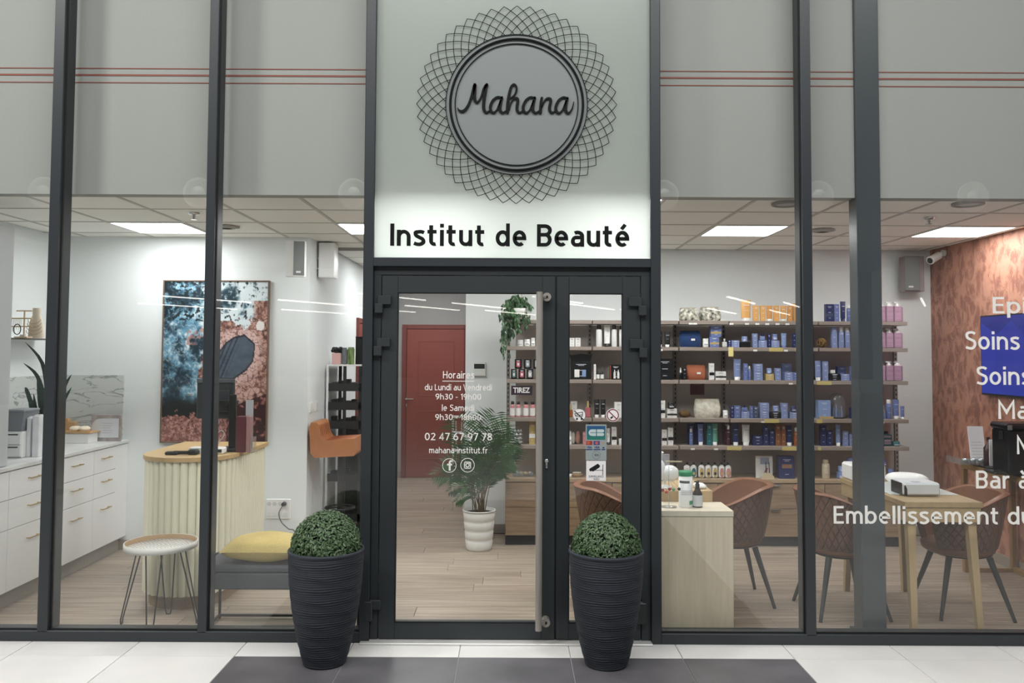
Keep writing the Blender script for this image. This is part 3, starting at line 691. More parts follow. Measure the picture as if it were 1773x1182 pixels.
part('panel',MB().box(fx(644.5),fx(1127.5),ys,ys+.006,zs,ZT),pl_sign(),sg)
ds=D+ys; 
def S(px,py,y=None):
    v=P(px,py,ds); return (v.x,ys if y is None else y,v.z)
sc_=P(894.5,181.5,ds); kk=ds/F
def circ(r,y,n=96): return [(sc_.x+r*kk*math.cos(2*PI*i/n),y,sc_.z+r*kk*math.sin(2*PI*i/n)) for i in range(n)]
MEDM=mat('medallion_grey',(116,122,122),.5)
part('medallion',MB().prism([(p[0],p[2]) for p in circ(124,0)][::-1],ys-.006,ys),MEDM,sg,label='grey round plate behind the script lettering')
part('ring',MB().tube(circ(124,ys-.012),.0028,6,True),DARKV,sg)
part('ring',MB().tube(circ(116,ys-.014),.0075,8,True),DARKV,sg,label='thickest dark ring of the emblem')
part('ring',MB().tube(circ(107.5,ys-.012),.0035,6,True),DARKV,sg)
pts=[]
for i in range(13):
    t=i/12; r=175-(175-124)*t; th=R(20.5)*(t**.95)
    pts.append((math.sin(th)*r*kk,0,math.cos(th)*r*kk))
mw=MB().tube(pts,.0022,4).mesh('petal_wire',DARKV); mw2=MB().tube([(-p[0],p[1],p[2]) for p in pts],.0022,4).mesh('petal_wire',DARKV)
base=Vector((sc_.x,ys-.010,sc_.z))-ORG[sg.name]
for i in range(48):
    inst('petal_wire',mw,sg,base,(0,R(7.5*i),0)); inst('petal_wire',mw2,sg,base+Vector((0,-.003,0)),(0,R(7.5*i),0))
# script lettering
a_b=[(692,322,26),(662,304,24),(622,304,26),(572,342,34),(542,400,38),(532,450,38),(548,495,34),(582,508,26),(620,472,22),(650,402,22),(672,340,22)]
a_s=[(688,305,30),(675,360,38),(664,420,40),(662,470,40),(680,503,34),(710,508,24),(745,482,18),(765,450,12)]
def shf(l,dx): return [(x+dx,y+(3 if dx>400 else 0)+(2 if dx>800 else 0),w) for x,y,w in l]
STRK=[('letter',[(98,445,8),(112,475,20),(150,492,32),(196,472,36),(240,410,34),(272,330,34),(300,240,40),(318,170,44),(328,140,42)]),
 ('letter',[(326,140,44),(325,220,42),(322,300,42),(332,350,40),(357,372,30),(388,345,24),(418,280,26),(440,210,32),(465,160,38),(487,140,40)]),
 ('letter',[(485,140,44),(470,200,44),(455,290,44),(445,380,42),(443,440,42),(455,485,40),(480,508,28),(515,490,20),(540,470,14)]),
 ('letter',a_b),('letter',a_s),
 ('letter',[(800,318,16),(845,285,22),(875,235,26),(882,180,26),(865,143,26),(838,135,26),(810,170,34),(790,240,38),(775,320,42),(765,400,44),(760,460,42),(762,505,38)]),
 ('letter',[(785,470,14),(805,390,20),(835,335,24),(870,315,28),(896,328,36),(898,370,40),(888,430,40),(892,480,38),(915,508,28),(945,500,20),(975,475,14)]),
 ('letter',shf(a_b,437)),('letter',shf(a_s,437)),
 ('letter',[(1218,315,34),(1210,370,40),(1204,440,42),(1200,508,40)]),
 ('letter',[(1215,450,16),(1240,380,22),(1275,330,24),(1305,318,28),(1332,332,38),(1335,375,40),(1322,430,40),(1325,480,38),(1350,510,28),(1380,500,20),(1405,480,12)]),
 ('letter',shf(a_b,872)),('letter',[(1560,315,30),(1547,370,38),(1537,425,40),(1535,475,40),(1553,508,34),(1582,512,24),(1612,475,20),(1632,420,16),(1642,365,10)])]
def smooth(pts,n=5):
    o=[]
    for i in range(len(pts)-1):
        p0=Vector(pts[max(i-1,0)]);p1=Vector(pts[i]);p2=Vector(pts[i+1]);p3=Vector(pts[min(i+2,len(pts)-1)])
        for j in range(n):
            t=j/n; o.append(.5*((2*p1)+(p2-p0)*t+(2*p0-5*p1+4*p2-p3)*t*t+(3*p1-p0-3*p2+p3)*t**3))
    o.append(Vector(pts[-1])); return o
def ribbon(mb,st,zoom,x0,y0,yf,yb_):
    q=smooth(st); L_=[];R_=[]
    for i,p in enumerate(q):
        a=q[max(i-1,0)];b=q[min(i+1,len(q)-1)]; t=Vector((b.x-a.x,b.y-a.y)); t.normalize(); n=Vector((-t.y,t.x))*p.z/2
        for lst,sg_ in((L_,1),(R_,-1)):
            w_=P(x0+(p.x+sg_*n.x)/zoom,y0+(p.y+sg_*n.y)/zoom,ds); lst.append((w_.x,w_.z))
    m=len(q); vs=[(x,yf,z) for x,z in L_]+[(x,yf,z) for x,z in R_]+[(x,yb_,z) for x,z in L_]+[(x,yb_,z) for x,z in R_]
    fs=[]
    for i in range(m-1):
        fs+=[(i,i+1,m+i+1,m+i),(2*m+i,3*m+i,3*m+i+1,2*m+i+1),(i,2*m+i,2*m+i+1,i+1),(m+i,m+i+1,3*m+i+1,3*m+i)]
    fs+=[(0,m,3*m,2*m),(m-1,3*m-1,4*m-1,2*m-1)]
    mb.add(vs,fs)
    for e in(q[0],q[-1]):
        c=P(x0+e.x/zoom,y0+e.y/zoom,ds); r=e.z/2/zoom*kk
        mb.prism([(c.x+r*math.cos(2*PI*i/10),c.z+r*math.sin(2*PI*i/10)) for i in range(10)][::-1],yf+.0003,yb_)
grp=[(0,1,2),(3,4),(5,6),(7,8),(9,10),(11,12)]
for n_,g_ in enumerate(grp):
    mb=MB()
    for i in g_: ribbon(mb,STRK[i][1],7.709,780,130,ys-.017-.0004*(n_%2),ys-.006)
    part('script_letter',mb,DARKV,sg)
# Institut de Beaute, letter by letter
sans_px('letter','Institut de Beauté',676,1089,426.5,38.5,ds,DARKV,sg,.014,.155,single=True)
# ================================================================ PLANTERS
POT=mat('ribbed_charcoal_pot',(52,56,64),.55,0,.35,bump=.25,bscale=30,bstretch=(3,3,60))
LEAF=mat('boxwood_leaf',(92,118,78),.42,0,.5,col2=(44,66,42),vscale=90)
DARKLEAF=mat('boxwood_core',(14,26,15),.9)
SOIL=mat('dark_soil',(38,30,26),.95)
def planter():
    t=thing('potted_boxwood',(0,0,0),'x','plant')
    H_=Z(957,4.62)-0; H_=.635
    prof=[(.0,0),(.112,0),(.118,.006)]
    n=150
    for i in range(n+1):
        u=i/n; r=.119+.086*(1-(1-u)**2.0)*.985+.004*u; r+= (.0022 if i%3==0 else -.0012)+.0008*math.sin(i*1.7)
        prof.append((r,.01+u*(H_-.03)))
    rt_=prof[-1][0]; prof+=[(rt_+.003,H_-.012),(rt_+.003,H_-.003),(rt_-.002,H_),(rt_-.012,H_),(rt_-.014,H_-.05),(.02,H_-.05),(.0,H_-.05)]
    mb=MB(); nn=40; 
    mb.lathe(prof,(0,0,0),nn)
    rg=random.Random(5)
    # wavy ridges
    for i,v in enumerate(mb.v):
        if .01<v.z<H_-.03:
            a=math.atan2(v.y,v.x); v.z+=.0025*math.sin(a*3+v.z*40)+.0015*math.sin(a*7+v.z*90)
    part('pot',mb,POT,t,world=False)
    part('soil',MB().lathe([(.185,H_-.049),(.0,H_-.045)],(0,0,0),24),SOIL,t,world=False)
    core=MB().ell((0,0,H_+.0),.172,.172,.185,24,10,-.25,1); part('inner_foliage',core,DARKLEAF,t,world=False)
    lf=MB()
    for i in range(4200):
        z=rg.uniform(-.22,1); a=rg.uniform(0,2*PI); rr_=math.sqrt(1-z*z) if z>0 else 1; n_=Vector((rr_*math.cos(a),rr_*math.sin(a),z)).normalized()
        rad=.172+rg.random()**.7*.026; p=Vector((n_.x*rad,n_.y*rad,n_.z*rad*1.04+H_+.004))
        n2=(n_+Vector((rg.uniform(-1,1),rg.uniform(-1,1),rg.uniform(-.4,1)))*.55).normalized()
        q=n2.cross(Vector((rg.uniform(-1,1),rg.uniform(-1,1),rg.uniform(-1,1)))).normalized(); s_=n2.cross(q)
        l=rg.uniform(.0095,.0155); w_=l*.42
        lf.add([p-q*l,p+s_*w_-n2*.0015,p+q*l,p-s_*w_-n2*.0015,p+n2*.0018],[(0,3,4),(0,4,1),(1,4,2),(4,3,2)],True)
    part('foliage',lf,LEAF,t,world=False,kind='stuff')
    return t
pl=planter(); pc=P(570,1140,4.62); pl.location=(X(570,4.72),Y(4.72),0); pl['label']='dark ribbed pot with boxwood ball, left of the doors'; pl['group']='boxwood planters by the doors'
copy_tree(pl,(X(1049.5,4.72),Y(4.72),0),.9,'dark ribbed pot with boxwood ball, in front of the narrow right door leaf','boxwood planters by the doors')
# ================================================================ LEFT: CABINETS
CAB=mat('white_cabinet_front',(232,232,232),.4,coat=.1); CABB=mat('white_cabinet_body',(214,214,214),.5); BRASS=mat('brass',(196,170,120),.3,1)
MARB=mat('worktop_marble',(226,226,224),.3,col2=(196,197,197),vscale=5,stretch=(1,.6,1))
XF=X(212,7.25,760)   # cabinet front plane
kick=mat('kick_panel',(150,144,136),.6)
def dcol(px,py=820): return XF/(X(px,1,py))
ztop=.955
def fronts(t,d0,d1,zsplit=(.12,.535,.735,.925),skip=False):
    y0,y1=Y(d0),Y(d1)
    for i in range(3):
        dr=part('drawer',MB().box(XF,XF+.019,y0+.002,y1-.002,zsplit[i]+.0025,zsplit[i+1]-.0015,.0015),CAB,t)
        zc=zsplit[i+1]-(.075 if i else .10); yc=(y0+y1)/2; L_=.075
        part('handle',MB().cyl((XF+.045,yc-L_,zc),(XF+.045,yc+L_,zc),.005,n=8).cyl((XF+.018,yc-L_*.8,zc),(XF+.045,yc-L_*.8,zc),.004,n=8).cyl((XF+.018,yc+L_*.8,zc),(XF+.045,yc+L_*.8,zc),.004,n=8),BRASS,dr)
EDG=[5.02,5.60,6.16,6.73,7.10]
CL=['white drawer cabinet nearest the window, cut by the picture edge','white drawer cabinet partly behind the leftmost mullion, under the paper bags','white drawer cabinet just right of the leftmost mullion','white narrow drawer cabinet nearest the back wall']
for i in range(4):
    t=thing('base_cabinet',((XL+XF)/2,(Y(EDG[i])+Y(EDG[i+1]))/2,0),CL[i],'cabinet','white drawer cabinets along the left wall')
    y1=Y(EDG[i+1]) if i<3 else YL-.001
    part('carcass',MB().box(XL+.001,XF,Y(EDG[i])+.001,y1-.001,.12,.93),CABB,t)
    fronts(t,EDG[i],EDG[i+1])
    if i==3: part('filler_panel',MB().box(XF,XF+.016,Y(EDG[4])+.002,YL-.002,.1225,.925),CAB,t)
    part('plinth',MB().box(XL+.001,XF-.04,Y(EDG[i])+.001,y1-.001,0,.12),kick,t)
solo('worktop',MB().box(XL+.001,XF+.028,Y(5.02),YL-.001,.931,.957,.002),MARB,(XF,Y(6.2),.931),'pale marble worktop running over the white drawer cabinets','worktop')
# marble splashback
def marble():
    m=bpy.data.materials.new('veined_marble'); m.use_nodes=True; N=m.node_tree.nodes; L=m.node_tree.links; b=N['Principled BSDF']; b.inputs['Roughness'].default_value=.25
    g=N.new('ShaderNodeNewGeometry'); mp=N.new('ShaderNodeMapping'); mp.inputs['Rotation'].default_value=(0,R(12),0); mp.inputs['Scale'].default_value=(1,1,3.2); L.new(g.outputs['Position'],mp.inputs[0])
    n=N.new('ShaderNodeTexNoise'); n.inputs['Scale'].default_value=2.6; n.inputs['Detail'].default_value=8; n.inputs['Distortion'].default_value=.9; L.new(mp.outputs[0],n.inputs[0])
    rp=N.new('ShaderNodeValToRGB'); e=rp.color_ramp.elements; e[0].position=.0;e[0].color=lin((208,212,209)); e[1].position=1;e[1].color=lin((216,219,216))
    for p,c in((.485,(206,210,208)),(.505,(138,144,144)),(.525,(205,209,207))): q=e.new(p); q.color=lin(c)
    L.new(n.outputs[0],rp.inputs[0]); L.new(rp.outputs[0],b.inputs['Base Color']); return m
MV=marble()
zsb=Z(649,DL,150)
sb=thing('splashback',(XL,YL,.958),'grey veined marble splashback panel behind the worktop','panel')
part('back_panel',MB().box(XL+.001,X(215,DL,680),YL-.012,YL-.0005,.958,zsb,.001),MV,sb)
part('side_panel',MB().box(XL+.0005,XL+.012,Y(5.65),YL-.013,.958,zsb,.001),MV,sb)
# tall cabinet on the worktop at the picture edge
zc=Z(394,5.6,15)
t=thing('wall_cabinet',(XL+.29,Y(5.35),.958),'tall light grey cabinet standing on the worktop at the left edge','cabinet')
xc=X(21,5.6,450)
part('body',MB().box(XL+.002,xc-.018,Y(5.06),Y(5.62),.958,zc,.002),mat('light_grey_cabinet',(190,194,197),.5),t)
part('door',MB().box(xc-.017,xc,Y(5.062),Y(5.618),.962,zc-.002,.002),mat('light_grey_cabinet',(190,194,197),.5),t)
# jewellery shelf on the left wall
ds0,ds1=6.25,6.98; xs1=X(16,6.3,585); 
zsf=Z(585,6.5,40)
sh=thing('wall_shelf',(XL,Y(6.6),zsf),'small white shelf with jewellery on the left wall','shelf')
part('shelf_board',MB().box(XL+.001,XL+.20,Y(ds0),Y(ds1),zsf-.012,zsf,.001),WHITEM,sh); part('edge_strip',MB().box(XL+.2,XL+.203,Y(ds0),Y(ds1),zsf-.012,zsf),mat('dark_strip',(70,66,60),.5),sh)
BEI=mat('beige_wood',(214,186,150),.6,var=.15,vscale=30); CREAM=mat('cream_fabric',(228,216,196),.9,bump=.2,bscale=200)
def pw(px,py,d): return P(px,py,d)
dj_=6.45
t=thing('necklace_stand',(X(38,dj_),Y(dj_)-.0,zsf),'wooden necklace rack hung with fine chains on the wall shelf','jewellery stand')
def tp(mb,pts,r,d,n=5): return mb.tube([P(x,y,d) for x,y in pts],r,n)
x_=lambda px:P(px,560,dj_).x
m=MB(); zt_=Z(537,dj_,35)
m.cyl((x_(42),Y(dj_),zsf),(x_(42),Y(dj_),zt_),.006,n=6)
for py in(538,551,565): m.cyl((x_(28 if py<545 else 20),Y(dj_),Z(py,dj_,35)),(x_(55),Y(dj_),Z(py,dj_,35)),.005,n=6)
m.box(x_(30),x_(52),Y(dj_)-.04,Y(dj_)+.04,zsf,zsf+.01); part('rack',m,BEI,t)
CH=mat('fine_chain',(190,170,130),.4,.6)
for i,px in enumerate((20,23.5,27,30.5,34,37)):
    m=MB(); z0=Z(551,dj_,35); zz=z0-.09-.02*(i%3); m.tube([(x_(px-1),Y(dj_)-.012,z0),(x_(px),Y(dj_)-.014,zz),(x_(px+2),Y(dj_)-.012,z0)],.0014,4); part('chain',m,CH,t)
part('bracelet',MB().tube([(x_(34)+.028*math.cos(a),Y(dj_)-.03,Z(570,dj_,35)+.04*math.sin(a)) for a in[2*PI*i/16 for i in range(16)]],.004,5,True),mat('dark_bracelet',(60,50,44),.6),t)
t=thing('jewellery_bust',(X(63,6.55),Y(6.55),zsf),'cream fabric necklace bust on the right of the wall shelf','jewellery stand')
xb=lambda px:P(px,560,6.55).x
m=MB(); hh=Z(533,6.55,60)-zsf
m.lathe([(.06,0),(.062,.02),(.055,hh*.45),(.045,hh*.62),(.032,hh*.75),(.034,hh*.9),(.03,hh)],(xb(63),Y(6.55),zsf),18,1,.6); part('bust',m,CREAM,t)
for i in range(4):
    zz=zsf+hh*(.62-.12*i); rr_=.05+.004*i; part('bead_strand',MB().tube([(xb(63)+rr_*math.cos(a),Y(6.55)-.026-.012*math.sin(-a)*0-.02*abs(math.sin(a)),zz-.035*abs(math.sin(a))) for a in[PI+PI*j/10 for j in range(11)]],.003,4),mat('bead_beige',(200,176,140),.5),t)
solo('price_card',MB().box(-.022,.022,-.002,.002,0,.03).rot('X',R(-20)),WHITEM,(XL+.17,Y(6.52),zsf),'small white price card left on the jewellery shelf','card',world=False)
# snake plant
t=thing('snake_plant',(X(78,6.72,760),Y(6.72),.957),'snake plant with long dark leaves in a tan pot behind the leftmost mullion','plant')
px0=X(78,6.72,760); yy=Y(6.72); zp=.957
part('pot',MB().lathe([(.0,0),(.055,0),(.062,.02),(.066,.19),(.062,.19),(.058,.17),(0,.17)],(px0,yy,zp),20),mat('tan_pot',(150,130,100),.7),t)
SN=mat('snake_leaf',(34,62,48),.4,col2=(20,38,32),vscale=30,stretch=(1,1,4))
def blade(mb,pts,wd,nrm=(0,-1,0)):
    q=smooth([(p[0],p[1],p[2]) for p in pts],4); m=len(q); vs=[]
    for i,p in enumerate(q):
        a=q[max(i-1,0)];b=q[min(i+1,m-1)]; t_=(b-a).normalized(); s_=t_.cross(Vector(nrm)).normalized(); u=i/(m-1); w_=wd*(.55+1.1*u-1.65*u*u+.0) if u<1 else 0; w_=max(w_,.0006)
        vs+=[p-s_*w_,p+Vector(nrm)*-.004*(w_/wd),p+s_*w_]
    fs=[]
    for i in range(m-1):
        for k_ in(0,1): fs.append((i*3+k_,i*3+k_+1,i*3+3+k_+1,i*3+3+k_))
    mb.add(vs,fs,True)
for pts in([(76,745),(80,690),(68,628),(51,592)],[(76,745),(78,690),(64,650),(48,628)],[(74,745),(70,700),(64,655)],[(72,745),(60,705),(46,675),(43,673)],[(74,745),(66,715),(58,680)],[(72,748),(62,725),(50,718)],
           [(80,745),(98,700),(112,668),(124,648)],[(82,745),(100,710),(112,690),(124,670)],[(79,745),(84,680),(92,620)],[(72,745),(58,715),(52,690),(47,712)]):
    q=[]
    for i,(a_,b_) in enumerate(pts):
        v=P(a_,b_,6.72); v.y+= .02*i*((a_%3)-1); q.append(tuple(v))
    q[0]=(px0,yy,zp+.165); part('leaf',(lambda mb:(blade(mb,q,.028),mb)[1])(MB()),SN,t)
# items on the worktop
GB=mat('grey_basket',(120,124,130),.7,bump=.3,bscale=400)
def bxs(name,px0,px1,py0,py1,d,dep,m,label,cat,ch=.004,group=None):
    a=P(px0,py1,d);b=P(px1,py0,d); return solo(name,MB().box(a.x,b.x,Y(d),Y(d)+dep,a.z,b.z,ch),m,((a.x+b.x)/2,Y(d)+dep/2,a.z),label,cat,group)
# white organiser on worktop
d_=6.05; wz=.957
org=thing('drawer_organiser',(X(25,d_,770),Y(d_)+.1,wz),'white two drawer organiser on the worktop under the grey basket','organiser')
xa,xb_=X(8,d_,765),X(38,d_,765); zo=Z(747,d_,20)
part('body',MB().box(xa,xb_,Y(d_),Y(d_)+.22,wz,zo,.004),WHITEP,org)
for i in range(2):
    z0=wz+.008+i*(zo-wz-.008)/2; z1=z0+(zo-wz-.016)/2; dr=part('drawer',MB().box(xa+.005,xb_-.005,Y(d_)-.012,Y(d_)-.001,z0,z1-.004,.003),WHITEM,org); part('grip_slot',MB().box((xa+xb_)/2-.04,(xa+xb_)/2+.04,Y(d_)-.0135,Y(d_)-.0125,z1-.022,z1-.012),mat('slot_dark',(60,62,64),.7),dr)
bk=thing('storage_basket',((xa+xb_)/2,Y(d_)+.1,zo),'grey woven plastic basket standing on the white organiser','basket')
zb_=Z(710,d_,20); m=MB(); x0,x1=xa+.005,X(41,d_,720)
m.prism([(x0+.008,zo+.001),(x1-.018,zo+.001),(x1,zb_),(x0-.006,zb_)],Y(d_)+.005,Y(d_)+.2); part('basket_body',m,GB,bk)
part('rim',MB().box(x0-.010,x1+.004,Y(d_),Y(d_)+.205,zb_-.014,zb_+.004,.004),mat('grey_basket_rim',(132,136,142),.6),bk)
BAG=mat('pale_bag',(222,224,226),.7,var=.12,vscale=18)
for i,(p0,p1,top,lab) in enumerate(((45,53,723,'pale paper carton with grey print beside the grey basket'),(55,68,720,'pale marbled carton left of the snake plant pot'))):
    d2_=6.1; a=P(p0,775,d2_);b=P(p1,top,d2_); t=thing('paper_bag',((a.x+b.x)/2,Y(d2_)+.04,wz),lab,'bag'); part('bag_body',MB().box(a.x,b.x,Y(d2_),Y(d2_)+.08,wz,b.z,.003),BAG,t); part('bag_top_fold',MB().box(a.x+.003,b.x-.003,Y(d2_)+.02,Y(d2_)+.06,b.z,b.z+.008,.001),BAG,t)
# tray with items right of mullion
d_=7.0; WOODT=mat('light_tray_wood',(196,158,112),.55,var=.15,vscale=10,stretch=(1,8,1))
a=X(98,d_,745);b=X(158,d_,745); zt1=Z(746,d_,130)
bx_=solo('storage_box',MB().box(X(112,d_,750),X(153,d_,750),Y(d_),Y(d_)+.16,wz,zt1-.02,.003),WHITEP,(X(130,d_),Y(d_),wz),'white shallow box under the wooden tray on the worktop','box')
tr=thing('wooden_tray',((a+b)/2,Y(d_)+.09,zt1-.02),'light wooden tray holding towels on the back of the worktop','tray')
part('tray_base',MB().box(a,b,Y(d_)-.01,Y(d_)+.17,zt1-.0195,zt1-.012,.002),WOODT,tr); part('tray_edge',MB().box(a,b,Y(d_)-.014,Y(d_)-.0105,zt1-.019,zt1,.001).box(a,b,Y(d_)+.1705,Y(d_)+.175,zt1-.019,zt1,.001),WOODT,tr)
for i,(px,w_) in enumerate(((123,12),(139,11))):
    c=P(px,742,d_); solo('folded_towel',MB().ell((0,0,.0245),.045,.05,.024,14,8,pw=.6),CREAM,(c.x,Y(d_)+.07,zt1-.0115),'cream rolled towel on the wooden tray, '+('left' if i==0 else 'right')+' one','towel','towels on the tray',world=False)
t=thing('wooden_holder',(X(113,d_),Y(d_)+.2,wz),'tan stepped wooden holder behind the tray on the worktop','holder'); a=X(104,7.15,740);b=X(124,7.15,740)
part('body',MB().box(a,b,Y(7.19),Y(7.25),wz,Z(730,7.2,115),.003).box(X(110,7.2,740),X(118,7.2,740),Y(7.195),Y(7.245),Z(730,7.2,115),Z(724,7.2,115),.003),WOODT,t)
# arch plaque in frame
d_=7.17; t=thing('framed_price_plaque',(X(184,d_),Y(d_),wz),'grey arched price plaque in a marbled frame against the back wall','frame')
a=P(157,762,d_);b=P(210,718,d_); part('frame_board',MB().box(a.x,b.x,Y(d_),Y(d_)+.02,wz,b.z,.002),mat('frame_taupe',(176,168,164),.5,col2=(138,128,126),vscale=14),t)
pa=[];cx,cz=P(181,739,d_).x,(b.z+wz)/2; hh=(b.z-wz)*.36
for i in range(13): q=PI/2+PI*i/12; pa.append((cx-.03+hh*math.cos(q),cz+hh*math.sin(q)))
pa+=[(b.x-.02,cz-hh),(b.x-.02,cz+hh)]
part('plaque',MB().prism(pa,Y(d_)-.004,Y(d_)),mat('plaque_grey',(206,208,212),.6),t)
for i in range(5): part('print_line',MB().box(cx-.02+.006*(i%2),cx+.07-.008*(i%3),Y(d_)-.0046,Y(d_)-.004,cz+.04-.02*i-.0015,cz+.04-.02*i+.0015),mat('print_grey',(150,152,156),.7),t)
# wall tag right of splashback: none. small faucet
solo('soap_tap',MB().cyl((0,0,0),(0,0,.02),.014,n=10).tube([(0,0,.02),(0,-.01,.04),(.02,-.03,.035)],.006,6),CHROME,(X(108,6.5,765),Y(6.5),.957),'tiny chrome tap just right of the leftmost mullion','tap',world=False)
# ================================================================ PICTURE
dp=DL-.03; a=P(281,765,dp);b=P(464,486,dp); pa_=P(278,764,dp)
x0,x1=X(280,dp,608),X(464.5,dp,608); z0,z1=Z(767,dp,370),Z(485,dp,370)
pic=thing('wall_picture',((x0+x1)/2,YL,z0),'tall framed aerial coast picture with blue sea and red rocks','picture')
FRM=mat('picture_frame_bronze',(120,98,84),.4)
part('frame',MB().box(x0,x0+.012,YL-.035,YL-.001,z0,z1,.002).box(x1-.012,x1,YL-.035,YL-.001,z0,z1,.002).box(x0+.012,x1-.012,YL-.035,YL-.001,z0,z0+.012,.002).box(x0+.012,x1-.012,YL-.035,YL-.001,z1-.012,z1,.002),FRM,pic)
from mathutils import noise as NZ
def nz(x,y,s,seed=0,oct=4): return NZ.fractal(Vector((x*s,y*s*1.5,seed)),.9,2.0,oct)*.5+.5
def mixc(a,b,t): t=max(0,min(1,t)); return tuple(a[i]*(1-t)+b[i]*t for i in range(3))
def ss(a,b,x): t=max(0,min(1,(x-a)/(b-a))); return t*t*(3-2*t)
POOL=[(.50,.47),(.60,.38),(.68,.345),(.78,.33),(.885,.39),(.87,.50),(.80,.56),(.68,.615),(.53,.615),(.46,.60)]
def inside(poly,x,y):
    c=False;j=len(poly)-1
    for i in range(len(poly)):
        xi,yi=poly[i];xj,yj=poly[j]
        if (yi>y)!=(yj>y) and x<(xj-xi)*(y-yi)/(yj-yi)+xi: c=not c
        j=i
    return c
def distp(poly,x,y):
    d=9
    for i in range(len(poly)):
        a=Vector(poly[i]);b=Vector(poly[(i+1)%len(poly)]);p=Vector((x,y));t=max(0,min(1,(p-a).dot(b-a)/(b-a).length_squared)); d=min(d,(p-a-(b-a)*t).length)
    return d
def coast(u,v):
    n1=nz(u,v,4,1,5);n2=nz(u,v,11,2,5);n3=nz(u,v,26,3,3);cell=NZ.voronoi(Vector((u*26,v*36,0)))[0]; crack=cell[1]-cell[0]
    sea=mixc((26,50,64),(104,154,182),ss(.34,.60,n1*.6+n2*.4)); foam=ss(.44,.66,n2*.55+n3*.3+.30*ss(.15,.62,u+.22*(n1-.5))-.10*ss(.35,.6,v)-.03)
    c=mixc(sea,(222,234,238),foam)
    web=max(0,1-abs(nz(u,v,17,9,3)-.5)*14)*(.35+.65*ss(.2,.6,n1)); c=mixc(c,(214,230,236),.75*web)
    if v<.25: c=mixc(c,(12,34,44),ss(.54,.68,n3+.30*(1-u)-.17))
    dt=math.hypot((u-.62)*1.0,(v-.10)*1.5); 
    if dt<.13: c=mixc(c,(22,52,66),ss(.13,.06,dt)*ss(.3,.55,n3+.1))
    rock=mixc((122,82,72),(204,160,146),ss(.25,.6,n2*.5+n3*.5)); rock=mixc((72,46,46),rock,ss(.02,.12,crack))
    # right landmass boundary
    bd=.52-.16*ss(.38,.50,v)+.10*(n2-.5)
    top=.265+.05*(n2-.5)*3-.03*(u-.5)
    if u>.84+.1*(n2-.5) and .12<v<.28: c=mixc(c,rock,ss(.0,.06,u-.84))
    if v>top and u>bd: c=rock
    if .84<=v+.05*(n2-.5)*2: c=mixc((140,92,84),(200,152,142),ss(.3,.7,n3)) if crack>.06 else (92,54,54)
    elif .70<v and u<.42+.1*(n1-.5) : c=mixc(c,(16,26,28),ss(.70,.78,v+.08*(n2-.5)))
    if .27<v<.40 and .22<u<.52 and n3+n2*.4>.78: c=mixc(c,(176,120,112),.7)
    inn=inside(POOL,u,v); dd=distp(POOL,u,v)
    if not inn and dd<.10 and v>.30 and u>.50: c=mixc((222,190,184),c,ss(.02,.09,dd+.08*(n2-.5)))
    if not inn and u>.60 and .40<v<.80: c=mixc(c,(218,180,174),.75*ss(.46,.56,n2)*ss(.82,.66,v-(u-.6)*.3))
    if not inn and u>.5 and v>.27 and crack<.05: c=mixc(c,(96,58,54),.7)
    if u>.62 and v>.70+.12*(1-u)*2: c=mixc((58,30,32),(170,112,108),ss(.5,.72,n3*.6+n2*.4))
    if inn:
        c=mixc((72,84,98),(98,112,126),n2)
        s_=(u*.72+v*.95)  ; q=(u-.60)*1.0+(v-.50)*.62
        if -.14<q<.06 and (int((q+.2)*70)%3==0): c=(42,50,62)
        if dd<.012: c=(40,44,52)
    if math.hypot((u-.93),(v-.275)*1.5)<.035+.02*n3: c=(236,230,228)
    return c
NU,NV=150,230
vs=[(x0+.012+(x1-x0-.024)*i/NU,YL-.026,z1-.012-(z1-z0-.024)*j/NV) for j in range(NV+1) for i in range(NU+1)]
fs=[(j*(NU+1)+i,(j+1)*(NU+1)+i,(j+1)*(NU+1)+i+1,j*(NU+1)+i+1) for j in range(NV) for i in range(NU)]
me=bpy.data.meshes.new('print'); o_=ORG[pic.name]; me.from_pydata([Vector(v)-o_ for v in vs],[],fs)
ca=me.color_attributes.new('Col','FLOAT_COLOR','POINT'); buf=[]
for j in range(NV+1):
    for i in range(NU+1): buf+=lin(coast(i/NU,j/NV))
ca.data.foreach_set('color',buf)
m=bpy.data.materials.new('coast_print'); m.use_nodes=True; at=m.node_tree.nodes.new('ShaderNodeVertexColor'); at.layer_name='Col'; m.node_tree.links.new(at.outputs[0],m.node_tree.nodes['Principled BSDF'].inputs['Base Color']); m.node_tree.nodes['Principled BSDF'].inputs['Roughness'].default_value=.5
me.materials.append(m); o=bpy.data.objects.new('print',me); link(o,pic,o_)
part('backing',MB().box(x0+.012,x1-.012,YL-.025,YL-.001,z0+.012,z1-.012),FRM,pic)
# ================================================================ RECEPTION DESK
CREAMF=mat('cream_flute',(226,222,198),.5); OAKT=mat('oak_top',(198,168,120),.45,var=.18,vscale=5,stretch=(1,8,1)); OAKB=mat('oak_plinth',(150,124,92),.5,var=.2,vscale=6,stretch=(1,1,6))
xd0,xd1=-2.575,-1.955; rD=(xd1-xd0)/2; xm=(xd0+xd1)/2; yd0,yd1=Y(5.62)+rD,Y(6.62)-.04; hD=1.02
desk=thing('reception_desk',(xm,(yd0+yd1)/2,0),'rounded fluted cream reception desk with an oak top','desk')
def stadium(r_,y0,y1,n=14,round_back=False):
    p=[(xm+r_*math.cos(PI+PI*i/n),y0+r_*math.sin(PI+PI*i/n)) for i in range(n+1)]
    return p+[(xm+r_,y1),(xm-r_,y1)]
part('top',MB().prismz(stadium(rD+.02,yd0,yd1+.04),hD-.028,hD),OAKT,desk)
part('core',MB().prismz(stadium(rD-.03,yd0,yd1),.09,hD-.028),CREAMF,desk)
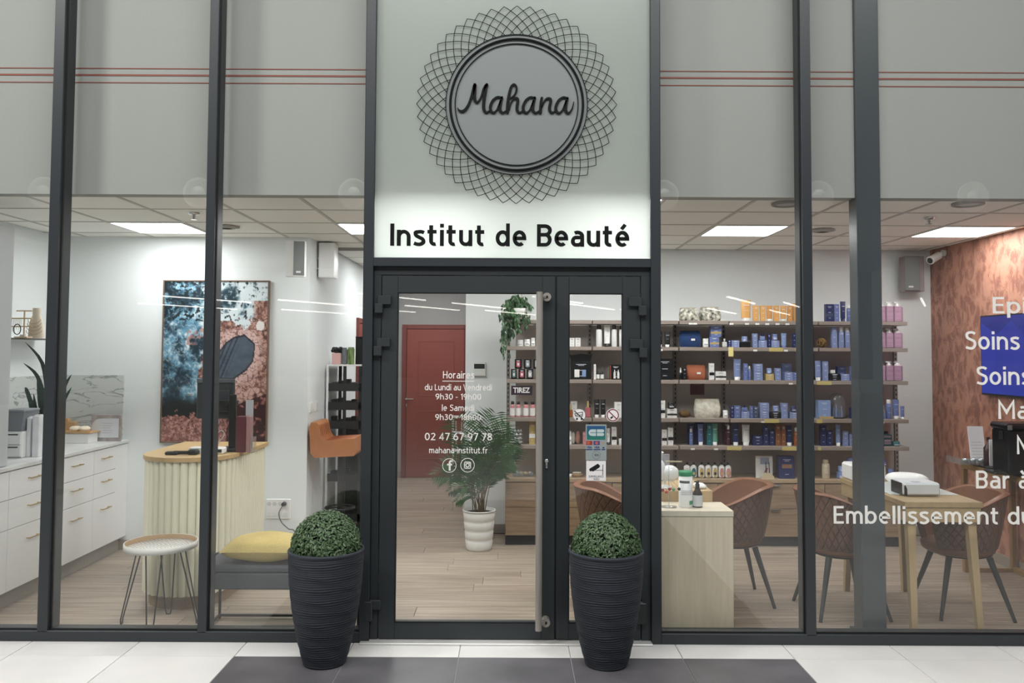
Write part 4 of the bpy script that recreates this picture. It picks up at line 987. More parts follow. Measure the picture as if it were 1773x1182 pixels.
part('plinth',MB().prismz(stadium(rD-.035,yd0,yd1),.0,.09),OAKB,desk)
fl_=MB().cyl((0,0,.09),(0,0,hD-.03),.027,n=14,caps=True).mesh('flute',CREAMF)
rf=rD-.018; L1=(yd1-yd0); nst=int(L1/.05); narc=int(PI*rf/.05)
o_=ORG[desk.name]
def fput(x,y): inst('flute',fl_,desk,(x-o_.x,y-o_.y,0))
for i in range(narc+1):
    a=PI+PI*i/narc; fput(xm+rf*math.cos(a),yd0+rf*math.sin(a))
for i in range(1,nst+1):
    yq=yd0+L1*i/nst-.012; fput(xm+rf,yq); fput(xm-rf,yq)
# monitor on desk (seen from behind)
zD=hD+.0005
def bx(px,py,d): return P(px,py,d)
dm=6.12
t=thing('monitor',(X(392,dm,700),Y(dm),zD),'black computer monitor seen from behind on the oak desk top','monitor')
a=P(352,725,dm);b=P(404,656,dm)
part('screen_back',MB().box(a.x-.06,b.x,Y(dm)+.02,Y(dm)+.05,a.z,b.z,.006).box(a.x,b.x-.03,Y(dm)+.0,Y(dm)+.02,a.z+.05,b.z-.08,.006),mat('monitor_grey',(44,48,52),.45),t)
part('screen_lip',MB().box(a.x-.06,b.x+.001,Y(dm)+.012,Y(dm)+.02,b.z-.03,b.z,.002),mat('monitor_edge',(78,82,86),.4),t)
x1=X(400,6.0,700); m=MB().box(x1-.025,x1+.025,Y(6.03),Y(6.05),zD+.02,Z(683,6.0,400),.003); part('stand',m,BLACK,t)
part('arm',MB().box(x1-.12,x1+.01,Y(6.05),Y(6.14),Z(703,6.0,400),Z(694,6.0,400),.003),BLACK,t)
part('base',MB().box(x1-.09,x1+.06,Y(5.94),Y(6.14),zD,zD+.02,.004),BLACK,t)
# second screen left of mullion: keyboard/phone/papers
d_=5.78
t=thing('desk_phone',(X(313,d_,776),Y(d_),zD),'black phone handset lying on the left of the desk top','phone')
a=P(287,779,d_);b=P(343,773,d_)
part('handset',MB().box(a.x,a.x+.09,Y(d_)-.03,Y(d_)+.03,zD,zD+.022,.009).box(b.x-.07,b.x,Y(d_)-.02,Y(d_)+.04,zD,zD+.035,.010).box(a.x+.05,b.x-.03,Y(d_)-.01,Y(d_)+.02,zD+.004,zD+.026,.008),BLACK,t)
t=thing('paper_stack',(X(355,5.95,770),Y(5.95),zD),'stack of white papers on the desk behind the second mullion','papers')
a=P(336,772,5.95);b=P(374,762,5.95)
for i in range(4): part('sheet',MB().box(a.x+.004*i,b.x-.006*i,Y(5.82)+.003*i,Y(5.93)-.003*i,zD+.011*i,zD+.011*i+.009,.001),WHITEM,t)
t=thing('card_terminal',(X(378,5.8,775),Y(5.8),zD),'white card payment terminal on the desk beside the monitor stand','terminal')
xx=X(379,5.82,770); part('body',MB().box(xx-.035,xx+.03,Y(5.82),Y(5.90),zD,zD+.045,.008),WHITEP,t); part('keypad',MB().box(xx-.02,xx+.02,Y(5.818),Y(5.82),zD+.012,zD+.034),BLACK,t)
t=thing('cable_bundle',(X(383,5.96,750),Y(5.98),zD),'grey looped cables hanging beside the monitor stand','cable')
xx=X(381,5.98,750); part('cable',MB().tube(smooth([(xx-.04,Y(5.98),zD+.004),(xx+.0,Y(5.97),zD+.07),(xx+.03,Y(5.98),zD+.12),(xx+.01,Y(5.98),zD+.15),(xx-.03,Y(5.98),zD+.11),(xx-.01,Y(5.96),zD+.03)]),.0035,5),mat('grey_cable',(190,188,184),.5),t)
t=thing('brochure_holder',(X(420,6.0,750),Y(5.98),zD),'dark red brochure box on the right side of the desk top','holder')
a=P(408,775,5.92);b=P(425,721,5.92)
part('holder_body',MB().box(a.x,b.x,Y(5.92),Y(6.0),zD,b.z,.002),mat('burgundy_card',(84,36,44),.5),t)
part('side_panel',MB().box(b.x+.0005,b.x+.03,Y(5.93),Y(5.99),zD,b.z,.002),mat('dusty_pink_card',(150,112,112),.5),t)
part('card',MB().box(b.x-.025,b.x+.03,Y(6.001),Y(6.004),zD+.02,Z(692,6.0,425)),mat('grey_card',(168,170,174),.6),t)
part('clear_pocket',MB().box(b.x+.032,b.x+.06,Y(5.93),Y(5.99),zD,zD+.11,.002),CLEAR,t)
# ================================================================ SIDE TABLE
cx_,cd=X(278,5.35,940),5.36; zt=Z(938,cd,278)
st=thing('side_table',(cx_,Y(cd),0),'small round white tray table on black hairpin legs by the window','table')
PATM=bpy.data.materials.new('herringbone_tray'); PATM.use_nodes=True
N=PATM.node_tree.nodes; L=PATM.node_tree.links; g=N.new('ShaderNodeNewGeometry'); wv=N.new('ShaderNodeTexWave'); wv.wave_type='BANDS'; wv.bands_direction='DIAGONAL'; wv.inputs['Scale'].default_value=22; wv.inputs['Distortion'].default_value=2.5; wv.inputs['Detail'].default_value=0
L.new(g.outputs['Position'],wv.inputs[0]); rp=N.new('ShaderNodeValToRGB'); rp.color_ramp.elements[0].color=lin((178,174,168)); rp.color_ramp.elements[1].color=lin((222,222,220)); rp.color_ramp.elements[0].position=.35; rp.color_ramp.elements[1].position=.5
L.new(wv.outputs['Fac'],rp.inputs[0]); L.new(rp.outputs[0],N['Principled BSDF'].inputs['Base Color'])
rt_=.222
part('tray_floor',MB().lathe([(rt_-.008,0),(rt_-.008,.006),(0,.006)],(cx_,Y(cd),zt-.03),40),PATM,st)
part('rim',MB().lathe([(rt_-.006,-.004),(rt_,-.004),(rt_,.036),(rt_-.006,.036),(rt_-.006,-.004)],(cx_,Y(cd),zt-.03),40,caps=False),mat('tray_rim_white',(214,212,206),.5),st)
part('rim_lining',MB().lathe([(rt_-.0075,.003),(rt_-.0065,.0355)],(cx_,Y(cd),zt-.03),40,caps=False),mat('tray_rim_wood',(190,160,122),.5),st)
for a in(200,290,20,110):
    q=R(a-15); r0,r1=.13,.235; c0=Vector((cx_+r0*math.cos(q),Y(cd)+r0*math.sin(q),zt-.034)); c1=Vector((cx_+r1*math.cos(q),Y(cd)+r1*math.sin(q)*.8,.004)); s_=Vector((-math.sin(q),math.cos(q),0))
    part('leg',MB().tube([c0-s_*.05,c1-s_*.02+Vector((0,0,.03)),c1-s_*.012,c1+s_*.012,c1+s_*.02+Vector((0,0,.03)),c0+s_*.05],.0045,6),BLACKM,st)
# ================================================================ BENCH + CUSHION
BEN=mat('grey_bench_fabric',(62,68,74),.85,var=.12,vscale=40,bump=.1,bscale=400)
bx0,bx1=X(342,5.16,1000),X(342,5.16,1000)+1.02; by0,by1=Y(5.15)+.02,Y(5.50); zb1=.415; zb0=.27
be=thing('bench',((bx0+bx1)/2,(by0+by1)/2,0),'grey upholstered bench on a thin black metal frame by the window','bench')
part('seat',MB().box(bx0,bx1,by0,by1,zb0,zb1-.045,.01),BEN,be); part('cushion_top',MB().box(bx0+.002,bx1-.002,by0+.002,by1-.002,zb1-.046,zb1,.014),BEN,be)
for x in(bx0+.03,bx1-.03):
    for y in(by0+.02,by1-.02): part('leg',MB().box(x-.007,x+.007,y-.007,y+.007,.0,zb0+.001),BLACKM,be)
    part('stretcher',MB().box(x-.007,x+.007,by0+.027,by1-.027,.012,.026),BLACKM,be)
for y in(by0+.02,by1-.02): part('stretcher',MB().box(bx0+.037,bx1-.037,y-.007,y+.007,.012,.026),BLACKM,be)
YEL=mat('mustard_fabric',(204,182,112),.9,var=.22,vscale=160,bump=.5,bscale=260)
def cushion(L_,W_,H_):
    n=22;vs=[];fs=[]
    for s_ in(1,-1):
        for j in range(n+1):
            for i in range(n+1):
                u=-1+2*i/n;v=-1+2*j/n; pinch=1-.10*(1-abs(u))**0*(v*v)*(1-u*u)*.6
                h=max(0,(1-abs(u)**3.2)*(1-abs(v)**3.2))**.55
                x=u*L_/2*(1-.05*(1-u*u)*v*v*0-.07*(1-v*v)*abs(u)**3*0); y=v*W_/2*(1-.06*(1-u*u)*abs(v)**4)
                x*=1-.06*(1-v*v)*abs(u)**4
                vs.append((x,y,s_*h*H_/2+.006*math.sin(u*5+v*3)*h))
    m=(n+1)*(n+1)
    for s_ in(0,1):
        for j in range(n):
            for i in range(n):
                a=s_*m+j*(n+1)+i; f=(a,a+1,a+n+2,a+n+1); fs.append(f if s_==0 else f[::-1])
    return MB().add(vs,fs,True)
cu=thing('cushion',(X(460,5.3,950)+.0,(by0+by1)/2+.0,zb1+.0845),'mustard yellow cushion lying on the grey bench','cushion')
part('cover',cushion(.50,.36,.155),YEL,cu,world=False)
m=MB(); 
for i in range(9): a=i*.7; m.cyl((-.245,-.165,0),(-.30-.005*math.cos(a),-.185-.012*math.sin(a),-.025-.012*math.cos(a)),.0045,.006,5)
part('tassel',m,mat('dark_tassel',(48,50,56),.9),cu,world=False)
# ================================================================ BACK LEFT CORNER
def spk(px0,px1,py0,py1,d,fy,label,side):
    a=P(px0,py1,d);b=P(px1,py0,d); t=thing('wall_speaker',((a.x+b.x)/2,Y(d),a.z),label,'speaker')
    return t,a,b
GR=mat('speaker_grille',(128,132,132),.7,bump=.4,bscale=900); GR2=mat('speaker_grille_light',(160,164,164),.7)
d_=6.98; t,a,b=spk(492,526,416,478,d_,0,'white wall speaker with grey grille left of the wall corner',0)
yq=Y(d_); xc_=P(508,450,d_).x
m=MB().prismz([(a.x,yq+.10),(a.x+.004,yq+.02),(xc_,yq),(b.x,yq+.03),(b.x,yq+.10)],a.z,b.z); part('cabinet',m,WHITEP,t)
part('grille',MB().prismz([(xc_+.002,yq-.005),(b.x+.001,yq+.025),(b.x+.001,yq+.03),(xc_+.002,yq+.0)],a.z+.01,b.z-.006),GR,t)
part('badge',MB().prismz([(xc_+.025,yq-.001),(xc_+.06,yq+.010),(xc_+.06,yq+.013),(xc_+.025,yq+.002)],a.z+.03,a.z+.045),WHITEP,t)
part('bracket',MB().cyl(((a.x+b.x)/2,yq+.10,(a.z+b.z)/2),((a.x+b.x)/2,YL-.001,(a.z+b.z)/2),.015,n=8).cyl((a.x-.04,YL-.03,(a.z+b.z)/2-.03),(a.x-.04,YL-.002,(a.z+b.z)/2-.03),.02,n=8),mat('bracket_grey',(160,162,160),.5),t)
d_=7.55; t,a,b=spk(551,579,420,480,d_,0,'white wall speaker with cable on the passage side wall',0); yq=Y(d_)
part('cabinet',MB().box(a.x,b.x,yq,yq+.17,a.z,b.z,.004),WHITEP,t)
part('bracket',MB().box(XC0+.001,a.x-.001,yq+.05,yq+.09,a.z+.02,b.z-.02,.002),mat('bracket_grey',(160,162,160),.5),t)
m=MB()
for k_ in range(3): m.tube([((XC0+a.x)/2+.02*math.cos(q)*(1-.15*k_),yq+.03-.004*k_,(a.z+b.z)/2-.03+.05*math.sin(q)) for q in[2*PI*i/14 for i in range(14)]],.004,5,True)
part('cable',m,WHITEP,t)
# light switches on side wall, sockets on back wall
t=thing('light_switch',(XC0,Y(7.46),Z(704,7.45,545)),'pair of white light switches on the passage wall above the orange stool','switch')
for i in range(2):
    yq=Y(7.38+.20*i); zc_=Z(705,7.45,545); f=part('switch_plate',MB().box(XC0+.0005,XC0+.010,yq,yq+.10,zc_-.045,zc_+.045,.003),WHITEP,t); part('rocker',MB().box(XC0+.0105,XC0+.015,yq+.025,yq+.075,zc_-.03,zc_+.03,.002),WHITEM,f)
d_=DL-.012; a=P(460,898,d_);b=P(503,864,d_)
t=thing('wall_sockets',((a.x+b.x)/2,YL,a.z),'white double row socket plate low on the back wall','socket')
part('plate',MB().box(a.x,b.x,YL-.010,YL-.0005,a.z,b.z,.003),WHITEP,t)
for i in range(4):
    xx=a.x+.028+.047*i; part('socket',MB().cyl((xx,YL-.011,b.z-.042),(xx,YL-.0101,b.z-.042),.018,n=16),mat('socket_grey',(205,206,206),.5),t)
    part('socket_module',MB().box(xx-.018,xx+.018,YL-.0125,YL-.0105,a.z+.02,a.z+.06,.001),WHITEM,t)
t=thing('power_cable',(X(489,7.1,872),YL-.02,Z(874,7.25,489)),'black plug and cable running from the wall socket down to the bench','cable')
xx=X(489,7.25,874); zz=Z(874,7.25,489)
part('plug',MB().cyl((xx,YL-.012,zz),(xx,YL-.055,zz),.02,.016,12),BLACK,t)
q=[P(489,876,7.22),P(483,888,7.1),P(487,903,6.9),P(499,915,6.6),P(513,927,6.2),P(530,950,5.9),P(520,1000,5.75)]; q[-1].z=.006; q[-2].z=.05
part('cable',MB().tube(smooth([tuple(p) for p in q]),.0045,6),BLACK,t)
# small dark socket on the desk side
# black shelving tower
tx0,tx1=XC0+.02,XC0+.36; ty0,ty1=Y(7.95),Y(8.55)
tw=thing('shelving_tower',((tx0+tx1)/2,(ty0+ty1)/2,0),'tall black shelving tower with white edge beside the orange stool','shelf')
part('side_post',MB().box(tx0,tx0+.02,ty0,ty0+.03,0,1.6,.002),WHITEP,tw,label='white upright')
for x,y in((tx1-.03,ty0),(tx0,ty1-.03),(tx1-.03,ty1-.03),(tx0+.16,ty0+.005)): part('post',MB().box(x,x+.028,y,y+.028,0,1.6,.002),BLACKM,tw)
zs_=[.12,.50,.80,1.00,1.18,1.36]
for z in zs_: part('shelf',MB().box(tx0+.021,tx1,ty0+.031,ty1-.031,z,z+.03,.002),BLACKM,tw)
for z in zs_: part('shelf_lip',MB().box(tx0+.021,tx1,ty0+.0,ty0+.005,z,z+.075,.001),BLACKM,tw)
part('top_board',MB().box(tx0,tx1,ty0,ty1,1.6,1.615,.002),WHITEP,tw)
part('lower_panel',MB().box(tx0+.021,tx1,ty1-.03,ty1-.02,.12,1.0,.002),BLACKM,tw)
zt_=1.6155
def S_(px,py=630,d=8.05): return X(px,d,py)
t=thing('pink_pot',(S_(584),ty0+.08,zt_),'pink box holding black brushes on top of the shelving tower','pot')
part('box',MB().box(S_(577),S_(592),ty0+.03,ty0+.11,zt_,zt_+.11,.004),mat('pale_pink',(222,180,176),.6),t)
rg=random.Random(2)
m=MB()
for i in range(14): x=S_(577)+rg.random()*.08; m.ell((x,ty0+.05+rg.random()*.05,zt_+.115+rg.random()*.05),.022,.02,.018,8,5)
part('contents',m,BLACK,t)
GRN=mat('green_print',(150,170,110),.6,col2=(66,92,50),vscale=40,stretch=(1,1,.2))
for i,(p0,p1,hh,mm,lb) in enumerate(((593.5,602,.15,mat('grey_print2',(120,126,130),.5,var=.4,vscale=50),'grey patterned packet on top of the shelving tower'),(603,614,.155,GRN,'green packet on top of the shelving tower'))):
    t=thing('packet',((S_(p0)+S_(p1))/2,ty0+.07,zt_),lb,'packet'); part('packet_body',MB().box(S_(p0),S_(p1),ty0+.05,ty0+.09,zt_,zt_+hh,.006),mm,t); part('seal',MB().box(S_(p0)+.002,S_(p1)-.002,ty0+.068,ty0+.072,zt_+hh,zt_+hh+.012),mm,t)
t=thing('black_bin',(S_(621),ty0+.25,1.6155),'black tall box at the right end of the shelving tower top','box'); part('box_body',MB().box(S_(614.5),S_(614.5)+.09,ty0+.12,ty0+.3,1.6155,Z(585,8.2,620),.004),BLACK,t); part('lid',MB().box(S_(614.5)-.002,S_(614.5)+.092,ty0+.118,ty0+.302,Z(585,8.2,620)+.0005,Z(585,8.2,620)+.012,.003),BLACK,t)
for k_,(z,n_) in enumerate(((1.39,4),(1.21,4),(1.03,5),(.53,3))):
    for i in range(n_):
        x=tx0+.05+i*.065; h_=.05+.03*((i*7+k_)%3)/2
        solo('black_box',MB().box(-.026,.026,-.04,.04,0,h_,.004),BLACK if (i+k_)%3 else mat('charcoal_card',(52,54,58),.5),(x,ty0+.16,z+.0005),'small dark box on the %s shelf of the black tower, %s from the left'%(['highest inner','second inner','third inner','lowest filled'][k_],['first','second','third','fourth','fifth'][i]),'box','dark boxes in the shelving tower',world=False)
solo('white_jar',MB().lathe([(.0,0),(.022,0),(.022,.05),(.018,.055),(0,.055)],(0,0,0),14),WHITEP,(S_(586),ty0+.10,.8305),'small white jar low in the shelving tower under the stool seat','jar',world=False)
# orange bar stool
ORG_L=mat('orange_leather',(186,122,78),.5,var=.12,vscale=14,bump=.15,bscale=60); 
d_=7.5; sx0,sx1=X(545,d_,760),X(624,d_,760); zs1=Z(757,d_,580); zs0=Z(788,d_,580); zbk=Z(728,d_,560)
so=thing('bar_stool',((sx0+sx1)/2+.02,Y(d_)+.0,0),'orange quilted bar stool against the passage wall','stool')
prof=[(sx0+.045,zs0),(sx1-.02,zs0+.02),(sx1,zs0+.05),(sx1-.02,zs1+.01),(sx0+.13,zs1-.01),(sx0+.10,zs1+.03),(sx0+.085,zbk-.02),(sx0+.06,zbk),(sx0+.015,zbk),(sx0-.005,zbk-.04),(sx0+.01,zs0+.04)]
part('seat_shell',MB().prism(prof,Y(d_)-.20,Y(d_)+.20),ORG_L,so)
for i in range(7): yq=Y(d_)-.18+.06*i; part('quilt_seam',MB().tube([(sx0+.088,yq,zbk-.03),(sx0+.104,yq,zs1+.035),(sx0+.135,yq,zs1-.006),(sx1-.03,yq,zs1+.008)],.0025,4),mat('orange_seam',(150,76,34),.6),so)
cxs=(sx0+sx1)/2+.03; part('column',MB().cyl((cxs,Y(d_),.03),(cxs,Y(d_),zs0+.01),.022,n=14),BLACKM,so)
part('base_disc',MB().lathe([(0.0,0),(.19,0),(.19,.008),(.03,.03),(0,.03)],(cxs,Y(d_),0),28),BLACKM,so)
part('footrest',MB().tube([(cxs+.13*math.cos(a),Y(d_)+.13*math.sin(a),.34) for a in[2*PI*i/20 for i in range(20)]],.009,6,True).cyl((cxs-.13,Y(d_),.34),(cxs+.13,Y(d_),.34),.007,n=6),BLACKM,so)
# ================================================================ PASSAGE: step ladder, thermostat, palm, hanging plant
LW=mat('ladder_white',(214,214,212),.4)
d_=9.2; t=thing('step_ladder',(X(795,d_,780),Y(d_),0),'slim white step ladder leaning in the passage near the corner','ladder')
xa,xb_=X(784,d_,780),X(803.5,d_,780)
for x in(xa,xb_): part('rail',MB().box(x-.011,x+.011,Y(d_)-.015,Y(d_)+.015,0.0,Z(719,d_,795),.003),LW,t)
for i,py in enumerate((721,748,778,808,838)): part('tread',MB().box(xa+.0115,xb_-.0115,Y(d_)-.04,Y(d_)+.04,Z(py,d_,795)-.012,Z(py,d_,795)+.008,.003),LW,t)
for x in(xa+.03,xb_-.03): part('rear_leg',MB().cyl((x,Y(d_)+.02,Z(730,d_,795)),(x,Y(d_)+.35,.008),.009,n=6),LW,t)
d_=DB-.03; a=P(819,651,d_);b=P(841,627,d_)
t=thing('thermostat',((a.x+b.x)/2,YB,a.z),'white wall control unit with dark display above the palm','thermostat')
part('housing',MB().box(a.x,b.x,YB-.030,YB-.0005,a.z,b.z,.004),WHITEP,t); part('display',MB().box(a.x+.010,b.x-.010,YB-.0315,YB-.0302,b.z-.062,b.z-.015),mat('display_dark',(50,56,54),.3),t)
part('button_flap',MB().box(a.x+.008,b.x-.008,YB-.0325,YB-.0302,a.z+.012,a.z+.055,.001),WHITEM,t)
# palm
pdp=7.40; px_=X(829.5,pdp,900)
pm=thing('potted_palm',(px_,Y(pdp),0),'bushy green palm in a white ribbed pot in front of the back wall','plant')
hp=Z(886,pdp-.12,829)
prof=[(0,0),(.108,0),(.112,.01)]
for i in range(4):
    z0=.01+i*(hp-.02)/4; r0=.112+.028*i/4; prof+=[(r0+.004,z0+.008),(r0+.010,z0+(hp-.02)/4-.012),(r0+.003,z0+(hp-.02)/4-.001)]
prof+=[(.148,hp-.008),(.148,hp),(.138,hp),(.136,hp-.03),(0,hp-.03)]
part('pot',MB().lathe(prof,(px_,Y(pdp),0),28),mat('white_pot',(228,228,224),.45),pm); part('soil',MB().lathe([(.135,hp-.029),(0,hp-.02)],(px_,Y(pdp),0),16),SOIL,pm)
PALM=mat('palm_green',(66,108,62),.5,col2=(30,64,38),vscale=9); PSTEM=mat('palm_stem',(120,112,70),.6,col2=(84,66,44),vscale=20)
rg=random.Random(11)
def frond(tip,bend,base):
    m=MB(); b0=Vector(base); tp=Vector(tip); mid=(b0+tp)/2+Vector(bend); pts=[b0.lerp(mid,t).lerp(mid.lerp(tp,t),t) for t in[i/16 for i in range(17)]]
    m.tube(pts,.0035,5,radii=[.0045*(1-.8*i/16) for i in range(17)]); m2=MB()
    Lf=(tp-b0).length
    for i in range(5,17):
        p=pts[i]; t_=(pts[min(i+1,16)]-pts[i-1]).normalized(); u=(i-5)/11; ln=Lf*.30*(math.sin(PI*(.18+.72*u)))+.02
        s_=t_.cross(Vector((rg.uniform(-.5,.5),-1,.2))).normalized()
        for sg_ in(-1,1):
            for q in(0,.5):
                pp_=p.lerp(pts[min(i+1,16)],q); dr=(s_*sg_*.85+t_*.8+Vector((0,0,-.15-.2*u))).normalized(); w_=t_*.0065
                e=pp_+dr*ln*rg.uniform(.85,1.1); e.z-=.02*ln/.15; h=pp_.lerp(e,.5)+Vector((0,0,.006))
                m2.add([pp_,h+w_,e,h-w_],[(0,1,2,3)],True)
    return m,m2
FR=[(792,725),(858,716),(838,722),(875,740),(888,762),(884,790),(880,770),(770,800),(782,824),(752,822),(800,842),(790,868),(806,800),(872,815),(835,760),(850,745),(820,772),(866,778),(812,760),(888,800),(778,850),(860,800),(840,790),(826,800)]
for i,(fx_,fy_) in enumerate(FR):
    dd=pdp+rg.uniform(-.25,.07); tip=P(fx_,fy_,dd); a=rg.uniform(0,2*PI); r_=rg.uniform(.01,.06); base=(px_+r_*math.cos(a),Y(pdp)+r_*math.sin(a),hp-.025)
    dx=tip.x-px_; m,m2=frond(tip,(-dx*.22,0,.10+.16*abs(dx)/.3*(1 if fy_>780 else .3)),base)
    f=part('frond',m2,PALM,pm); part('stalk',m,PSTEM,f)
# hanging plant
hd_=7.55; c=P(893,546,hd_)
hp_=thing('hanging_plant',(P(903,546,hd_).x,Y(hd_),Z(552,hd_,903)),'trailing green plant in a white bowl above the left end of the shelves','plant')
cc=P(903,553,hd_); part('bowl',MB().lathe([(0,0),(.05,.0),(.085,.05),(.095,.10),(.088,.10),(.07,.04),(0,.03)],(cc.x,Y(hd_),cc.z),20),mat('white_pot',(228,228,224),.45),hp_)
part('cord',MB().cyl((cc.x,Y(hd_),cc.z+.05),(cc.x,Y(hd_),CEIL-.001),.0025,n=5),mat('cord_beige',(180,170,150),.8),hp_)
HG=mat('glossy_leaf',(66,104,62),.35,col2=(32,60,40),vscale=12)
for i in range(16):
    a=rg.uniform(0,2*PI); ex=[(868,600),(875,612),(880,560),(868,545),(878,580),(888,575),(900,560),(915,545),(918,530),(905,520),(890,515),(875,525),(893,570),(872,575),(885,540),(910,560)][i]
    tip=P(ex[0],ex[1],hd_+rg.uniform(-.10,.08)); b0=Vector((cc.x,Y(hd_),cc.z+.09)); top=Vector(((b0.x+tip.x)/2,(b0.y+tip.y)/2,max(b0.z,tip.z)+.08))
    if tip.x<b0.x-.03: top.x=tip.x*.75+b0.x*.25
    pts=[b0.lerp(top,t).lerp(top.lerp(tip,t),t) for t in[j/12 for j in range(13)]]
    v=part('vine',MB().tube(pts,.0025,4),PSTEM,hp_); m=MB()
    for j in range(1,13):
        for s2 in range(3):
            p=pts[j]+Vector((rg.uniform(-.03,.03),rg.uniform(-.03,.03),rg.uniform(-.02,.02))); dr=Vector((rg.uniform(-.6,.6),rg.uniform(-.6,.3),-1)).normalized(); ln=rg.uniform(.045,.085); n_=Vector((rg.uniform(-.5,.5),-1,rg.uniform(0,.5))).normalized(); s_=dr.cross(n_).normalized()*ln*.22
            m.add([p,p+dr*ln*.45+s_,p+dr*ln,p+dr*ln*.45-s_,p+dr*ln*.5+n_*.006],[(0,1,4),(1,2,4),(2,3,4),(3,0,4)],True)
    part('leaves',m,HG,v,kind='stuff')
# ================================================================ CHAIRS AND TABLES ON THE RIGHT
TAN=bpy.data.materials.new('quilted_brown_leather'); TAN.use_nodes=True
N=TAN.node_tree.nodes; L=TAN.node_tree.links; b_=N['Principled BSDF']; b_.inputs['Base Color'].default_value=lin((106,74,58)); b_.inputs['Roughness'].default_value=.42
tc=N.new('ShaderNodeTexCoord'); uvx=N.new('ShaderNodeSeparateXYZ'); L.new(tc.outputs['UV'],uvx.inputs[0])
def line(sgn):
    a1=N.new('ShaderNodeMath'); a1.operation='MULTIPLY_ADD'; a1.inputs[1].default_value=sgn; L.new(uvx.outputs['Y'],a1.inputs[0]); L.new(uvx.outputs['X'],a1.inputs[2])
    a2_=N.new('ShaderNodeMath'); a2_.operation='PINGPONG'; a2_.inputs[1].default_value=.5; L.new(a1.outputs[0],a2_.inputs[0]); return a2_
l1,l2=line(1),line(-1); mn_=N.new('ShaderNodeMath'); mn_.operation='MINIMUM'; L.new(l1.outputs[0],mn_.inputs[0]); L.new(l2.outputs[0],mn_.inputs[1])
mr=N.new('ShaderNodeMapRange'); mr.inputs[2].default_value=.12; L.new(mn_.outputs[0],mr.inputs[0]); bp=N.new('ShaderNodeBump'); bp.inputs['Distance'].default_value=.012; bp.inputs['Strength'].default_value=.8; L.new(mr.outputs[0],bp.inputs['Height']); L.new(bp.outputs[0],b_.inputs['Normal'])
TANI=mat('tan_leather_inner',(124,82,56),.45,var=.1,vscale=10); PIPE=mat('leather_piping',(128,76,50),.5); CLEG=mat('chair_leg_black',(44,48,50),.5)
def tub_chair():
    t=thing('tub_chair',(0,0,0),'x','chair')
    n=44; A=R(150); rows=8
    def rim(th): 
        u=abs(th)/A; return .815-.155*ss(.30,.95,u)
    def pt(th,v,ins=0):
        z=.40+(rim(th)-.40)*v; r=.215+.085*v**.8-ins
        if v<.12: r-=.04*(1-v/.12)**2
        return (r*math.sin(th),-r*math.cos(th)*.98,z)
    vs=[];fs=[];uv=[]
    for j in range(rows+1):
        for i in range(n+1):
            th=-A+2*A*i/n; vs.append(pt(th,j/rows)); uv.append((th*5.2,j/rows*4.2))
    for j in range(rows):
        for i in range(n): a=j*(n+1)+i; fs.append((a,a+1,a+n+2,a+n+1))
    mb=MB().add(vs,fs,True); o=part('outer_shell',mb,TAN,t,world=False)
    ul=o.data.uv_layers.new(name='UVMap')
    for lp in o.data.loops: ul.data[lp.index].uv=uv[lp.vertex_index]
    vs=[];fs=[]
    for j in range(rows+1):
        for i in range(n+1): th=-A+2*A*i/n; vs.append(pt(th,.15+.85*j/rows,.045))
    for j in range(rows):
        for i in range(n): a=j*(n+1)+i; fs.append((a+1,a,a+n+1,a+n+2))
    part('inner_shell',MB().add(vs,fs,True),TANI,t,world=False)
    # top edge
    vs=[];fs=[]
    for i in range(n+1):
        th=-A+2*A*i/n; p=Vector(pt(th,1)); q=Vector(pt(th,1,.045)); mdl=(p+q)/2+Vector((0,0,.012)); vs+=[p,mdl,q]
    for i in range(n): a=i*3; fs+=[(a,a+3,a+4,a+1),(a+1,a+4,a+5,a+2)]
    for s_ in(-1,1):
        th=s_*A; k0=len(vs); 
        for j in range(rows+1): vs+=[Vector(pt(th,j/rows)),Vector(pt(th,max(j/rows,.0),.045))]
        for j in range(rows): a=k0+2*j; fs.append((a,a+1,a+3,a+2))
    part('rim',MB().add(vs,fs,True),TANI,t,world=False)
    part('piping',MB().tube([pt(-A+2*A*i/n,1,-.003) for i in range(n+1)],.004,5),PIPE,t,world=False)
    part('seat_cushion',MB().lathe([(0,.40),(.19,.40),(.225,.42),(.232,.455),(.20,.475),(.1,.482),(0,.482)],(0,.015,0),28),TANI,t,world=False)
    part('underside',MB().lathe([(0,.385),(.16,.385),(.195,.3995),(0,.3995)],(0,.0,0),24),BLACKM,t,world=False)
    for sx in(-1,1):
        for sy in(-1,1): part('leg',MB().cyl((sx*.13,sy*.13,.392),(sx*.235,sy*.235,.0),.021,.011,12),CLEG,t,world=False)
    return t
G_='brown leather tub chairs'
ch=tub_chair(); ch.location=(1.575,Y(5.97),0); ch.rotation_euler=(0,0,R(90)); ch['label']='brown quilted tub chair just right of the pale desk'; ch['group']=G_
copy_tree(ch,(.735,Y(5.86),0),R(-90),'brown tub chair seen through the narrow door leaf, left of the pale desk',G_)
copy_tree(ch,(2.24,Y(5.69),0),R(-88),'brown tub chair left of the wooden table, partly behind the steel column',G_)
copy_tree(ch,(3.07,Y(5.71),0),R(86),'brown tub chair on the wallpaper side of the wooden table',G_)
